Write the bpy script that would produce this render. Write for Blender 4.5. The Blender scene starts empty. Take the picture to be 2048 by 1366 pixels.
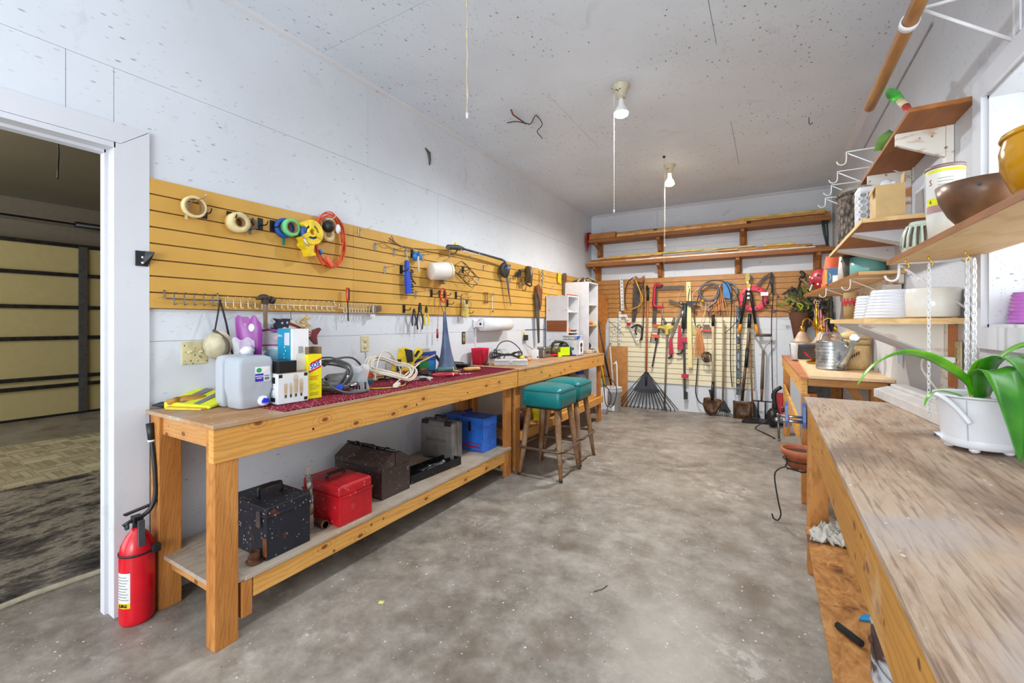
import bpy, math, random
from mathutils import Matrix, Vector, noise
sc = bpy.context.scene
C = sc.collection
PI = math.pi
# ------------------------------------------------------------------ camera, world, exposure
cam = bpy.data.cameras.new('camera')
cam.sensor_width = 36.0
cam.lens = 15.275
cam.shift_y = -0.01855
cam.clip_start = 0.02
camo = bpy.data.objects.new('camera', cam)
C.objects.link(camo)
camo.location = (0, 0, 1.31)
camo.rotation_euler = (math.radians(90), 0, math.radians(30.55))
sc.camera = camo
sc.view_settings.view_transform = 'Standard'
sc.view_settings.look = 'None'
sc.view_settings.gamma = 1
sc.view_settings.exposure = 0.68
sc.view_settings.use_curve_mapping = False
w = bpy.data.worlds.new('world'); sc.world = w; w.use_nodes = True
w.node_tree.nodes['Background'].inputs[0].default_value = (0.88, 0.95, 1.0, 1)
w.node_tree.nodes['Background'].inputs[1].default_value = 2.6
sc.cycles.max_bounces = 10; sc.cycles.diffuse_bounces = 6
sc.cycles.use_denoising = True
sc.cycles.sample_clamp_indirect = 6

def area(name, loc, rot, sx, sy, power, col=(1, 1, 1), portal=False):
    l = bpy.data.lights.new(name, 'AREA'); l.shape = 'RECTANGLE'; l.size = sx; l.size_y = sy
    l.energy = power; l.color = col
    if portal: l.cycles.is_portal = True
    o = bpy.data.objects.new(name, l); o.location = loc; o.rotation_euler = rot; C.objects.link(o); return o
area('window_portal', (1.12, 1.55, 1.72), (0, -PI/2, PI), 0.86, 1.5, 1, portal=True)
area('opening_portal', (-0.9, -2.98, 1.5), (PI/2, 0, 0), 3.2, 3.0, 1, portal=True)
area('added_bounce_fill', (-.9, -1.2, 1.3), (PI+.35, 0, 0), 1.0, 1.0, 28, (.88, .95, 1))  # added fill aimed at the ceiling from behind the camera, not a room lamp
area('added_front_fill', (-.35, -2.3, 1.35), (PI/2, 0, .12), 1.2, 1.2, 34, (.93, .97, 1))  # added frontal fill that evens the light and reaches under the benches
area('garage_opening_portal', (-5.6, -3.4, 1.4), (PI/2, 0, 0), 5.8, 2.8, 1, portal=True)

# ------------------------------------------------------------------ colour + material helpers
def lin(c):
    r = []
    for x in c[:3]:
        x /= 255.
        r.append(x/12.92 if x <= .04045 else ((x+.055)/1.055)**2.4)
    return (*r, 1)
class NT:
    def __init__(s, name):
        s.m = bpy.data.materials.new(name); s.m.use_nodes = True
        s.t = s.m.node_tree; s.b = s.t.nodes['Principled BSDF']
        s.co = s.n('ShaderNodeTexCoord').outputs['Object']
    def n(s, typ, **kw):
        n = s.t.nodes.new(typ)
        for k, v in kw.items():
            if k.startswith('i_'):
                k = k[2:]
                sock = n.inputs[int(k)] if k.isdigit() else n.inputs[k.replace('_', ' ')]
                if hasattr(v, 'is_output') or isinstance(v, bpy.types.NodeSocket): s.t.links.new(v, sock)
                else: sock.default_value = v
            else: setattr(n, k, v)
        return n
    def map(s, scale, loc=(0, 0, 0)):
        return s.n('ShaderNodeMapping', i_Vector=s.co, i_Scale=scale, i_Location=loc).outputs[0]
    def noise(s, scale, detail=4, vec=None, dist=0, rough=.55):
        return s.n('ShaderNodeTexNoise', i_Vector=vec or s.co, i_Scale=scale, i_Detail=detail, i_Distortion=dist, i_Roughness=rough).outputs[0]
    def ramp(s, fac, stops):
        r = s.n('ShaderNodeValToRGB', i_Fac=fac)
        e = r.color_ramp.elements
        while len(e) < len(stops): e.new(.5)
        for k, (p, c) in enumerate(stops):
            e[k].position = p; e[k].color = lin(c) if len(c) == 3 and max(c) > 1 or len(c) == 3 else c
        return r.outputs[0]
    def bw(s, fac, a, b, inv=False):
        r = s.n('ShaderNodeMapRange', i_Value=fac)
        r.inputs['From Min'].default_value = a; r.inputs['From Max'].default_value = b
        if inv: r.inputs['To Min'].default_value = 1; r.inputs['To Max'].default_value = 0
        return r.outputs[0]
    def mul(s, a, b):
        return s.n('ShaderNodeMath', operation='MULTIPLY', i_0=a, i_1=b).outputs[0]
    def mix(s, f, a, b, mode='MIX'):
        n = s.t.nodes.new('ShaderNodeMix'); n.data_type = 'RGBA'; n.blend_type = mode
        for k, v in ((0, f), (6, a), (7, b)):
            if isinstance(v, bpy.types.NodeSocket): s.t.links.new(v, n.inputs[k])
            elif k == 0: n.inputs[0].default_value = v
            else: n.inputs[k].default_value = lin(v) if len(v) == 3 else v
        return n.outputs[2]
    def out(s, col, rough=.6, metal=0, bump=None, bstr=.2, bdist=.01, spec=.5):
        if isinstance(col, bpy.types.NodeSocket): s.t.links.new(col, s.b.inputs['Base Color'])
        else: s.b.inputs['Base Color'].default_value = lin(col)
        if isinstance(rough, bpy.types.NodeSocket): s.t.links.new(rough, s.b.inputs['Roughness'])
        else: s.b.inputs['Roughness'].default_value = rough
        s.b.inputs['Metallic'].default_value = metal
        s.b.inputs['Specular IOR Level'].default_value = spec
        if bump is not None:
            bn = s.n('ShaderNodeBump', i_Height=bump, i_Strength=bstr, i_Distance=bdist)
            s.t.links.new(bn.outputs[0], s.b.inputs['Normal'])
        return s.m
    def specks(s, scale, size, keep=.5, stretch=(1, 1, 1), loc=(0, 0, 0)):
        v = s.n('ShaderNodeTexVoronoi', i_Vector=s.map(stretch, loc), i_Scale=scale)
        d = s.bw(v.outputs['Distance'], size*.6, size, inv=True)
        sp = s.n('ShaderNodeSeparateColor', i_0=v.outputs['Color']).outputs[0]
        k = s.bw(sp, 1-keep, 1-keep+.02)
        return s.mul(d, k)

_mc = {}
def plain(col, rough=.5, metal=0, var=.12, name=None, spec=.5):
    key = (tuple(col), rough, metal, var)
    if key in _mc: return _mc[key]
    t = NT(name or 'paint_%d_%d_%d' % tuple(col[:3]))
    nz = t.noise(14, 3)
    dark = tuple(max(0, x*(1-var)) for x in col[:3]); light = tuple(min(255, x*(1+var*.6)) for x in col[:3])
    m = t.out(t.ramp(nz, [(.3, dark), (.7, light)]), rough, metal, spec=spec)
    _mc[key] = m; return m
def scuffed(col, scuff=(190, 185, 175), rough=.45, metal=0, amount=.5, under=None):
    key = ('sc', tuple(col), tuple(scuff), rough, amount)
    if key in _mc: return _mc[key]
    t = NT('scuffed_paint')
    base = t.ramp(t.noise(6, 5), [(.3, tuple(x*.8 for x in col)), (.7, tuple(min(255, x*1.1) for x in col))])
    sp = t.specks(75, .26, .7*amount, (1, 1, .6))
    sc2 = t.mul(t.bw(t.noise(9, 8, t.map((1, 1, 1), (3, 1, 2)), rough=.7), .60, .68), min(1, amount*1.2))
    c = t.mix(sp, base, scuff); c = t.mix(sc2, c, under or scuff)
    m = t.out(c, rough, metal, bump=t.noise(40, 3), bstr=.1)
    _mc[key] = m; return m
def wood(axis, c1, c2, c3=None, sc_=9, knots=False, rough=.55, wear=None, name='wood'):
    key = ('w', axis, c1, c2, c3, sc_, knots, rough, wear)
    if key in _mc: return _mc[key]
    t = NT(name)
    s = [1, 1, 1]; s['xyz'.index(axis)] = .1
    s2 = [1, 1, 1]; s2['xyz'.index(axis)] = .22
    n1 = t.noise(sc_, 6, t.map(tuple(s)), dist=.8)
    n2 = t.noise(sc_*7, 4, t.map(tuple(s), (3, 2, 1)))
    wv = t.n('ShaderNodeTexWave', i_Vector=t.map(tuple(s2), (.31, .17, .4)), i_Scale=sc_*2.6, i_Distortion=11, i_Detail=4, wave_type='RINGS').outputs[1]
    col = t.ramp(n1, [(.28, c1), (.72, c2)])
    col = t.mix(t.mul(t.bw(wv, .55, 1), .32), col, c3 or tuple(x*.72 for x in c1))
    col = t.mix(t.mul(t.bw(n2, .5, .8), .45), col, tuple(x*.75 for x in c1))
    if knots:
        sp3 = t.n('ShaderNodeSeparateXYZ', i_0=t.co).outputs
        ia, ib = {'x': (0, 2), 'y': (1, 2), 'z': (2, 0)}[axis]
        cv = t.n('ShaderNodeCombineXYZ', i_0=t.mul(sp3[ia], .55), i_1=sp3[ib]).outputs[0]
        v = t.n('ShaderNodeTexVoronoi', voronoi_dimensions='2D', i_Vector=cv, i_Scale=6.4).outputs['Distance']
        col = t.mix(t.mul(t.bw(t.n('ShaderNodeMath', operation='SINE', i_0=t.mul(v, 60)).outputs[0], .3, 1), t.mul(t.bw(v, .14, .30, inv=True), .35)), col, (140, 80, 34))
        col = t.mix(t.mul(t.bw(v, .045, .085, inv=True), .85), col, (112, 52, 22))
        st = t.specks(9, .09, .5)
        col = t.mix(t.mul(st, .8), col, (70, 40, 22))
        wh = t.bw(t.noise(2.3, 4, t.map((1, 1, 1), (5, 3, 1))), .66, .74)
        col = t.mix(t.mul(wh, .5), col, (228, 205, 170))
    if wear:
        g = t.bw(t.noise(3.5, 8, t.map((1, 1, 1), (2, 7, 1)), dist=.5), .42, .62)
        col = t.mix(t.mul(g, .8), col, wear)
        col = t.mix(t.mul(t.specks(45, .2, .25), .8), col, (225, 220, 210))
    m = t.out(col, rough, bump=n2, bstr=.15, bdist=.005, spec=.35)
    _mc[key] = m; return m

def wall_paint(name, col=(216, 220, 226), dots=.5, plane='x'):
    t = NT(name)
    st = (1, 1, 1)
    base = t.ramp(t.noise(1.6, 6), [(.3, tuple(x*.955 for x in col)), (.7, col)])
    g = t.bw(t.noise(5, 8, dist=1.0), .62, .80)
    base = t.mix(t.mul(g, .35), base, tuple(x*.72 for x in (col[0], col[1], col[2]-8)))
    ms = t.bw(t.noise(1.1, 3, t.map((1, 1, 1), (4, 4, 4))), .38, .55)
    a = t.mul(t.specks(26, .2, .45*dots, (1, .55, 1.6)), ms)
    b = t.specks(11, .08, .8*dots, (1, 1, .7), (2, 1, 5))
    c = t.mul(t.specks(60, .25, .4*dots, (1.5, .4, 2)), ms)
    base = t.mix(t.mul(a, .6), base, (96, 90, 84))
    base = t.mix(t.mul(b, .9), base, (58, 54, 48))
    base = t.mix(t.mul(c, .5), base, (120, 114, 108))
    return t.out(base, .55, bump=t.noise(22, 6), bstr=.12, bdist=.004, spec=.3)

# ------------------------------------------------------------------ mesh builder
class MB:
    def __init__(s, T=None):
        s.v = []; s.f = []; s.mi = []; s.sm = []; s.T = T or Matrix.Identity(4); s.cm = 0
    def raw(s, vs, fs, smooth=False, mi=None):
        k = len(s.v)
        s.v += [s.T @ Vector(p) for p in vs]
        for f in fs:
            s.f.append([k+i for i in f]); s.sm.append(smooth); s.mi.append(s.cm if mi is None else mi)
        return s
    def box(s, x0, x1, y0, y1, z0, z1):
        if x0 > x1: x0, x1 = x1, x0
        if y0 > y1: y0, y1 = y1, y0
        if z0 > z1: z0, z1 = z1, z0
        return s.raw([(x0,y0,z0),(x1,y0,z0),(x1,y1,z0),(x0,y1,z0),(x0,y0,z1),(x1,y0,z1),(x1,y1,z1),(x0,y1,z1)],
                     [(0,3,2,1),(4,5,6,7),(0,1,5,4),(1,2,6,5),(2,3,7,6),(3,0,4,7)])
    def bar(s, p0, p1, w, h, up=(0, 0, 1)):
        p0, p1 = Vector(p0), Vector(p1); d = (p1-p0).normalized(); u = Vector(up)
        if abs(d.dot(u)) > .98: u = Vector((1, 0, 0))
        a = d.cross(u).normalized()*(w/2); b = a.cross(d).normalized()*(h/2)
        vs = [p+i*a+j*b for p in (p0, p1) for i, j in ((-1,-1),(1,-1),(1,1),(-1,1))]
        return s.raw(vs, [(0,3,2,1),(4,5,6,7),(0,1,5,4),(1,2,6,5),(2,3,7,6),(3,0,4,7)][:])
    def tube(s, pts, r, n=7, smooth_pts=0, closed=False, cap=True):
        P = [Vector(p) for p in pts]; L = len(P)
        R = list(r) if isinstance(r, (list, tuple)) else [r]*L
        if smooth_pts:
            Q = []; RR = []
            rng = range(L if closed else L-1)
            for i in rng:
                a, b, c_, d = (P[(i-1) % L], P[i], P[(i+1) % L], P[(i+2) % L]) if closed else (P[max(i-1,0)], P[i], P[i+1], P[min(i+2,L-1)])
                for k in range(smooth_pts):
                    t = k/smooth_pts
                    Q.append(.5*((2*b)+(-a+c_)*t+(2*a-5*b+4*c_-d)*t*t+(-a+3*b-3*c_+d)*t**3))
                    RR.append(R[i]*(1-t)+R[(i+1) % L]*t)
            if not closed: Q.append(P[-1]); RR.append(R[-1])
            P, R = Q, RR; L = len(P)
        vs = []; ref = None
        for i in range(L):
            if closed: d = P[(i+1) % L]-P[i-1]
            else: d = P[min(i+1, L-1)]-P[max(i-1, 0)]
            if d.length < 1e-9: d = Vector((0, 0, 1))
            d.normalize()
            if ref is None: ref = Vector((0, 0, 1)) if abs(d.z) < .9 else Vector((1, 0, 0))
            a = (ref - d*ref.dot(d))
            if a.length < 1e-6: a = d.orthogonal()
            a.normalize(); ref = a; b = d.cross(a)
            for k in range(n):
                t = 2*PI*k/n; vs.append(P[i]+R[i]*(math.cos(t)*a+math.sin(t)*b))
        fs = []
        for i in range(L if closed else L-1):
            j = (i+1) % L
            for k in range(n):
                fs.append((i*n+k, i*n+(k+1) % n, j*n+(k+1) % n, j*n+k))
        s.raw(vs, fs, True)
        if cap and not closed:
            k = len(s.v)-len(vs)
            s.f.append([k+i for i in range(n)][::-1]); s.f.append([k+(L-1)*n+i for i in range(n)])
            s.sm += [False]*2; s.mi += [s.cm]*2
        return s
    def cyl(s, p0, p1, r0, r1=None, n=16):
        r1 = r0 if r1 is None else r1
        return s.tube([p0, p1], [r0, r1], n)
    def lathe(s, prof, c=(0, 0, 0), n=24, a0=0, a1=2*PI, sy=1.):
        c = Vector(c); full = abs(a1-a0-2*PI) < 1e-6; m = n if full else n+1
        vs = []; fs = []
        for (r, z) in prof:
            for k in range(m):
                t = a0+(a1-a0)*k/n; vs.append(c+Vector((r*math.cos(t), sy*r*math.sin(t), z)))
        for i in range(len(prof)-1):
            for k in range(n):
                k2 = (k+1) % m
                fs.append((i*m+k, i*m+k2, (i+1)*m+k2, (i+1)*m+k))
        return s.raw(vs, fs, True)
    def prism(s, poly, z0, z1, smooth=False):
        n = len(poly)
        ar = sum(poly[i][0]*poly[(i+1) % n][1]-poly[(i+1) % n][0]*poly[i][1] for i in range(n))
        if ar < 0: poly = poly[::-1]
        vs = [(x, y, z0) for x, y in poly]+[(x, y, z1) for x, y in poly]
        s.raw(vs, [tuple(range(n))[::-1], tuple(range(n, 2*n))])
        return s.raw(vs, [(i, (i+1) % n, n+(i+1) % n, n+i) for i in range(n)], smooth)
    def ell(s, c, rx, ry=None, rz=None, n=12):
        ry = rx if ry is None else ry; rz = rx if rz is None else rz; c = Vector(c)
        m = n//2+1; vs = []; fs = []
        for i in range(m):
            p = PI*i/(m-1)
            for k in range(n):
                t = 2*PI*k/n; vs.append(c+Vector((rx*math.sin(p)*math.cos(t), ry*math.sin(p)*math.sin(t), -rz*math.cos(p))))
        for i in range(m-1):
            for k in range(n): fs.append((i*n+k, i*n+(k+1) % n, (i+1)*n+(k+1) % n, (i+1)*n+k))
        return s.raw(vs, fs, True)
    def tor(s, c, R, r, n=24, m=8, rb=None):
        c = Vector(c); rb = rb or r
        return s.tube([c+Vector((R*math.cos(2*PI*k/n), R*math.sin(2*PI*k/n), 0)) for k in range(n)], r, m, closed=True)
    def ring(s, c, R0, R1, z0, z1, n=28):
        return s.lathe([(R0, z0), (R1, z0), (R1, z1), (R0, z1), (R0, z0)], c, n)

def link(name, m, mat, parent=None, bev=0, seg=2, weld=False):
    me = bpy.data.meshes.new(name)
    off = Vector(parent['_o']) if parent is not None and '_o' in parent else Vector((0, 0, 0))
    me.from_pydata([tuple(v-off) for v in m.v], [], m.f)
    for mt in (mat if isinstance(mat, (list, tuple)) else [mat]): me.materials.append(mt)
    me.polygons.foreach_set('use_smooth', m.sm); me.polygons.foreach_set('material_index', m.mi)
    me.update()
    o = bpy.data.objects.new(name, me); C.objects.link(o)
    if parent is not None: o.parent = parent; o['_o'] = tuple(off)
    if bev:
        b = o.modifiers.new('bevel', 'BEVEL'); b.width = bev; b.segments = seg; b.limit_method = 'ANGLE'; b.angle_limit = math.radians(50)
    return o
part = lambda parent, name, m, mat, **k: link(name, m, mat, parent, **k)
def thing(name, label, cat, loc=(0, 0, 0), group=None):
    o = bpy.data.objects.new(name, None); C.objects.link(o); o.location = loc; o.empty_display_size = .05
    o['_o'] = tuple(loc); o['label'] = label; o['category'] = cat
    if group: o['group'] = group
    return o
def solo(name, label, cat, m, mat, group=None, **k):
    """a thing that is one mesh; origin moved to the middle of its base"""
    xs = [v.x for v in m.v]; ys = [v.y for v in m.v]; zs = [v.z for v in m.v]
    c = Vector(((min(xs)+max(xs))/2, (min(ys)+max(ys))/2, min(zs)))
    m.v = [v-c for v in m.v]
    o = link(name, m, mat, None, **k); o.location = c
    o['label'] = label; o['category'] = cat
    if group: o['group'] = group
    return o
def struct(name, m, mat, parent=None, **k):
    o = link(name, m, mat, parent, **k)
    if parent is None: o['kind'] = 'structure'; o['_o'] = (0, 0, 0)
    return o
def dup(root, d, label, group=None):
    d = Vector(d); r = root.copy(); C.objects.link(r); r.location = root.location+d
    r['_o'] = tuple(r.location); r['label'] = label
    if group: r['group'] = group
    def kids(src, dst):
        for ch in list(src.children):
            c = ch.copy(); C.objects.link(c); c.parent = dst; kids(ch, c)
    kids(root, r)
    return r
def mtx(cx, cy, cz, loc, rot=0):
    M = Matrix(((cx[0], cy[0], cz[0], loc[0]), (cx[1], cy[1], cz[1], loc[1]), (cx[2], cy[2], cz[2], loc[2]), (0, 0, 0, 1)))
    return M @ Matrix.Rotation(rot, 4, 'Z')
def LW(y, z, x=-2.47, rot=0): return mtx((0,1,0), (0,0,1), (1,0,0), (x, y, z), rot)    # on the left wall: a=+Y, b=up, c=out
def BW(x, z, y=6.78, rot=0): return mtx((1,0,0), (0,0,1), (0,-1,0), (x, y, z), rot)    # on the back wall: a=+X, b=up, c=out
def RW(y, z, x=.70, rot=0): return mtx((0,-1,0), (0,0,1), (-1,0,0), (x, y, z), rot)
def TP(x, y, z, rot=0, tilt=None):
    M = Matrix.Translation((x, y, z)) @ Matrix.Rotation(rot, 4, 'Z')
    return M @ tilt if tilt else M
RX = lambda a: Matrix.Rotation(a, 4, 'X')
RY = lambda a: Matrix.Rotation(a, 4, 'Y')
def text(parent, s, T, size, mat, name='lettering', depth=.0006, sx=1., bold=0, spacing=1.):
    cu = bpy.data.curves.new(name, 'FONT'); cu.body = s; cu.size = size; cu.align_x = 'CENTER'; cu.align_y = 'CENTER'
    cu.extrude = depth; cu.offset = bold; cu.resolution_u = 2; cu.space_character = spacing
    o = bpy.data.objects.new(name, cu); C.objects.link(o)
    dg = bpy.context.evaluated_depsgraph_get(); me = bpy.data.meshes.new_from_object(o.evaluated_get(dg))
    bpy.data.objects.remove(o); bpy.data.curves.remove(cu)
    m = MB(T @ Matrix.Diagonal((sx, 1, 1, 1)))
    m.raw([v.co for v in me.vertices], [tuple(p.vertices) for p in me.polygons])
    bpy.data.meshes.remove(me)
    return link(name, m, mat, parent)
def loops(T, n, a, b, r, rad, seed=0, c=(0, 0, 0), wob=.1, dz=.0, step=.01, pts=14, turns=None):
    """a hank of cord: n wobbling elliptical turns in the local plane"""
    R = random.Random(seed); P = []
    for k in range(n*pts+1):
        t = 2*PI*k/pts; w_ = 1+wob*math.sin(t*.37+seed)+R.uniform(-wob, wob)*.4
        P.append((c[0]+a*w_*math.cos(t)+R.uniform(-.004, .004), c[1]+b*w_*math.sin(t), c[2]+step*k/pts+dz*abs(math.sin(t*1.5+seed))))
    return MB(T).tube(P, rad, 6, smooth_pts=2)

# ------------------------------------------------------------------ shared materials
PINE_Y = wood('y', (208, 148, 70), (226, 174, 96), (166, 100, 38), 5, knots=True, name='pine_board')
PINE_X = wood('x', (190, 134, 72), (210, 158, 96), (160, 96, 40), 6, knots=True, name='pine_board')
FIR_Z = wood('z', (170, 104, 44), (208, 146, 78), (128, 68, 24), 10, name='fir_post')
TOPW = wood('y', (164, 116, 72), (196, 152, 104), (120, 78, 42), 8, wear=(176, 158, 138), name='worn_bench_top')
DUSTY = wood('y', (160, 140, 118), (190, 172, 150), (120, 96, 76), 7, wear=(178, 168, 156), name='dusty_shelf')
PLY_U = wood('y', (214, 172, 112), (232, 196, 140), (190, 140, 80), 3, name='plywood')
PLY_D = wood('y', (140, 82, 34), (172, 108, 50), (108, 58, 24), 3, name='stained_plywood')
DARKW = wood('x', (136, 84, 40), (172, 112, 58), (98, 56, 26), 8, name='brown_shelf_wood')
BRKT = wood('z', (142, 88, 42), (176, 116, 60), (104, 60, 28), 8, name='bracket_wood')
def painted_wood():
    t = NT('peeling_white_paint')
    n = t.bw(t.noise(5, 6, t.map((1, .5, 2)), dist=.7), .52, .64)
    c = t.mix(n, (226, 222, 212), (190, 130, 80))
    c = t.mix(t.mul(t.specks(25, .2, .4), .8), c, (120, 84, 56))
    return t.out(c, .6, bump=n, bstr=.3)
PEEL = painted_wood()
CHROME = plain((190, 190, 192), .22, 1.0, .05, 'chrome')
STEEL = plain((120, 118, 116), .4, .9, .2, 'steel')
DSTEEL = plain((70, 68, 66), .45, .8, .2, 'dark_steel')
BLACK = plain((28, 28, 30), .45, 0, .2, 'black_plastic')
BLACKM = plain((34, 33, 34), .35, .3, .2, 'black_metal')
WHITE = plain((228, 228, 230), .4, 0, .04, 'white_plastic')
MELA = plain((216, 216, 220), .45, 0, .03, 'white_melamine')
IVORY = plain((214, 202, 162), .4, 0, .05, 'ivory_plastic')
RED = plain((196, 22, 34), .35, 0, .1, 'red')
BRASS = plain((212, 168, 62), .2, 1.0, .05, 'brass')
YELLOW = plain((236, 200, 28), .4, 0, .06, 'yellow')
def glass(name, col=(1, 1, 1, 1), alpha=.25, rough=.05):
    m = bpy.data.materials.new(name); m.use_nodes = True; b = m.node_tree.nodes['Principled BSDF']
    b.inputs['Base Color'].default_value = col; b.inputs['Roughness'].default_value = rough
    b.inputs['Alpha'].default_value = alpha; return m
CLEAR = glass('clear_plastic', (.85, .88, .9, 1), .3, .1)
# ================================================================== ROOM
LX, RXW, BY, CZ = -2.51, .70, 6.82, 3.05
WALL = wall_paint('white_painted_plywood')
WALLR = wall_paint('white_painted_plywood_by_window', (205, 206, 210), .35)
CEIL = wall_paint('ceiling_paint', (222, 230, 240), 1.0)
TRIMM = wall_paint('white_trim_paint', (214, 215, 220), .3)
GAP = plain((112, 108, 104), .9, name='dark_joint')
# floor
t = NT('stained_concrete')
a = t.noise(1.1, 8, dist=.6); b = t.noise(7, 12, t.map((1, 1, 1), (3, 1, 0)), rough=.74)
c = t.ramp(a, [(.32, (98, 88, 76)), (.50, (150, 140, 128)), (.68, (180, 172, 160))])
c = t.mix(.6, c, t.ramp(b, [(.32, (84, 77, 70)), (.5, (140, 133, 124)), (.7, (184, 177, 168))]))
pl = t.bw(t.noise(1.5, 9, t.map((1, 1.3, 1), (8, 2, 0)), dist=.7, rough=.7), .56, .66)
pl2 = t.bw(t.noise(12, 9, t.map((1, 1, 1), (1, 4, 0)), dist=.3, rough=.7), .48, .56)
c = t.mix(t.mul(t.mul(pl, pl2), .62), c, (196, 190, 184))
br = t.bw(t.noise(2.6, 7, t.map((1, 1, 1), (5, 5, 0)), dist=.4), .54, .70)
c = t.mix(t.mul(br, .7), c, (104, 88, 72))
c = t.mix(t.mul(t.specks(45, .22, .05), .9), c, (236, 234, 226))
c = t.mix(t.mul(t.specks(24, .10, .12, (1, 1, 1), (3, 1, 0)), .8), c, (52, 46, 40))
c = t.mix(t.mul(t.specks(80, .3, .07, (1, 1, 1), (3, 1, 0)), .7), c, (206, 196, 176))
CONC = t.out(c, t.ramp(b, [(.3, (150, 150, 150)), (.7, (190, 190, 190))]), bump=b, bstr=.15, bdist=.006, spec=.4)
struct('floor', MB().box(-8.75, 1.2, -3.0, 7.0, -.1, 0), CONC)
# left wall: backing + plywood sheets as panels, with the door opening cut out (Y -.14 .. .78, Z 0 .. 2.09)
DY0, DY1, DZ = -.14, .765, 2.09
wl = struct('wall_left', MB().box(-2.62, LX-.012, DY1, BY+.1, 0, CZ).box(-2.62, LX-.012, -1.5, DY0, 0, CZ).box(-2.62, LX-.012, DY0, DY1, DZ, CZ), GAP)
def panels(parent, rows, mk, mat, g=.0009):
    for z0, z1, cuts in rows:
        for u0, u1 in zip(cuts[:-1], cuts[1:]):
            part(parent, 'panel', mk(u0+g, u1-g, z0+g, z1-g), mat)
mkL = lambda u0, u1, z0, z1: MB().box(LX-.012, LX, u0, u1, z0, z1)
panels(wl, [(0, 1.22, [DY1, 2.19, 4.63, BY]), (0, 2.09, [-3.0, DY0]), (1.22, 2.445, [DY1, 2.966, 5.41, BY]), (2.09, 2.445, [-3.0, .611, DY1]), (2.445, CZ, [-3.0, -.25, 2.19, 4.63, BY])], mkL, WALL)
# back wall
wb = struct('wall_back', MB().box(-2.62, 1.3, BY+.012, BY+.1, 0, CZ), GAP)
mkB = lambda u0, u1, z0, z1: MB().box(u0, u1, BY, BY+.012, z0, z1)
panels(wb, [(0, 1.22, [LX, -.60, RXW]), (1.22, 2.445, [LX, -1.2, RXW]), (2.445, CZ, [LX, -1.46, RXW])], mkB, WALL)
# right wall with the window opening (Y .80 .. 2.285, Z 1.29 .. 2.15)
WY0, WY1, WZ0, WZ1 = .80, 2.285, 1.292, 2.15
wr = struct('wall_right', MB().box(RXW+.012, RXW+.10, -3.0, WY0, 0, CZ).box(RXW+.012, RXW+.10, WY1, BY, 0, CZ).box(RXW+.012, RXW+.10, WY0, WY1, 0, WZ0).box(RXW+.012, RXW+.10, WY0, WY1, WZ1, CZ), GAP)
mkR = lambda u0, u1, z0, z1: MB().box(RXW, RXW+.012, u0, u1, z0, z1)
panels(wr, [(0, CZ, [-3.0, WY0]), (0, CZ, [WY1, 4.72, BY]), (0, WZ0, [WY0, WY1]), (WZ1, CZ, [WY0, WY1])], mkR, WALLR)
# ceiling
cl = struct('ceiling', MB().box(-2.62, 1.3, -3.0, 7.0, CZ+.012, CZ+.1), GAP)
for y0, y1, xs in [(-3.0, .57, (LX, -.28, RXW)), (.57, 1.79, (LX, -1.45, RXW)), (1.79, 3.0, (LX, -.28, RXW)), (3.0, 4.19, (LX, -1.45, RXW)), (4.19, 5.38, (LX, -.28, RXW)), (5.38, BY, (LX, -1.45, RXW))]:
    for x0, x1 in zip(xs[:-1], xs[1:]):
        part(cl, 'panel', MB().box(x0+.0015, x1-.0015, y0+.0015, y1-.0015, CZ, CZ+.012), CEIL)
# cove battens between wall and ceiling
struct('trim_1', MB(mtx((1,0,0), (0,0,1), (0,-1,0), (0, BY, 0))).prism([(LX, CZ), (LX+.03, CZ), (LX+.022, CZ-.016), (LX, CZ-.03)], 0, 9.8), TRIMM)
struct('trim_2', MB(mtx((0,1,0), (0,0,1), (1,0,0), (LX+.03, 0, 0))).prism([(BY, CZ), (BY-.03, CZ), (BY-.02, CZ-.016), (BY, CZ-.03)], 0, 3.18), TRIMM)
struct('trim_3', MB(mtx((1,0,0), (0,0,1), (0,-1,0), (0, BY-.03, 0))).prism([(RXW, CZ), (RXW-.04, CZ), (RXW-.02, CZ-.02), (RXW, CZ-.04)], 0, 9.7), TRIMM)
# ---- doorway into the garage: wide flat casing, jamb and stop
d = struct('door_1', MB().box(-2.63, -2.492, DY1-.005, DY1+.018, 0, DZ+.018).box(-2.63, -2.492, DY0-.018, DY0+.005, 0, DZ+.018).box(-2.63, -2.492, DY0, DY1, DZ-.005, DZ+.018), TRIMM)
part(d, 'casing', MB().raw([(-2.51, .783, 0), (-2.51, .888, 0), (-2.51, .888, 2.195), (-2.51, .783, 2.108), (-2.492, .783, 0), (-2.492, .888, 0), (-2.492, .888, 2.195), (-2.492, .783, 2.108)],
     [(0,3,2,1), (4,5,6,7), (0,1,5,4), (1,2,6,5), (2,3,7,6), (3,0,4,7)]), TRIMM)
part(d, 'casing', MB().raw([(-2.51, .886, 2.197), (-2.51, -.26, 2.197), (-2.51, -.158, 2.110), (-2.51, .783, 2.110), (-2.492, .886, 2.197), (-2.492, -.26, 2.197), (-2.492, -.158, 2.110), (-2.492, .783, 2.110)],
     [(0,1,2,3), (7,6,5,4), (4,5,1,0), (5,6,2,1), (6,7,3,2), (7,4,0,3)]), TRIMM)
part(d, 'casing', MB().box(-2.51, -2.492, -.26, -.158, 0, 2.108), TRIMM)
part(d, 'door_stop', MB().box(-2.605, -2.56, DY1-.018, DY1, 0, DZ).box(-2.605, -2.56, DY0, DY1-.013, DZ-.018, DZ).box(-2.605, -2.56, DY0, DY0+.013, 0, DZ), TRIMM)
part(d, 'strike_plate', MB().box(-2.54, -2.518, DY1-.002, DY1, 1.80, 1.83), BRASS)
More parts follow.
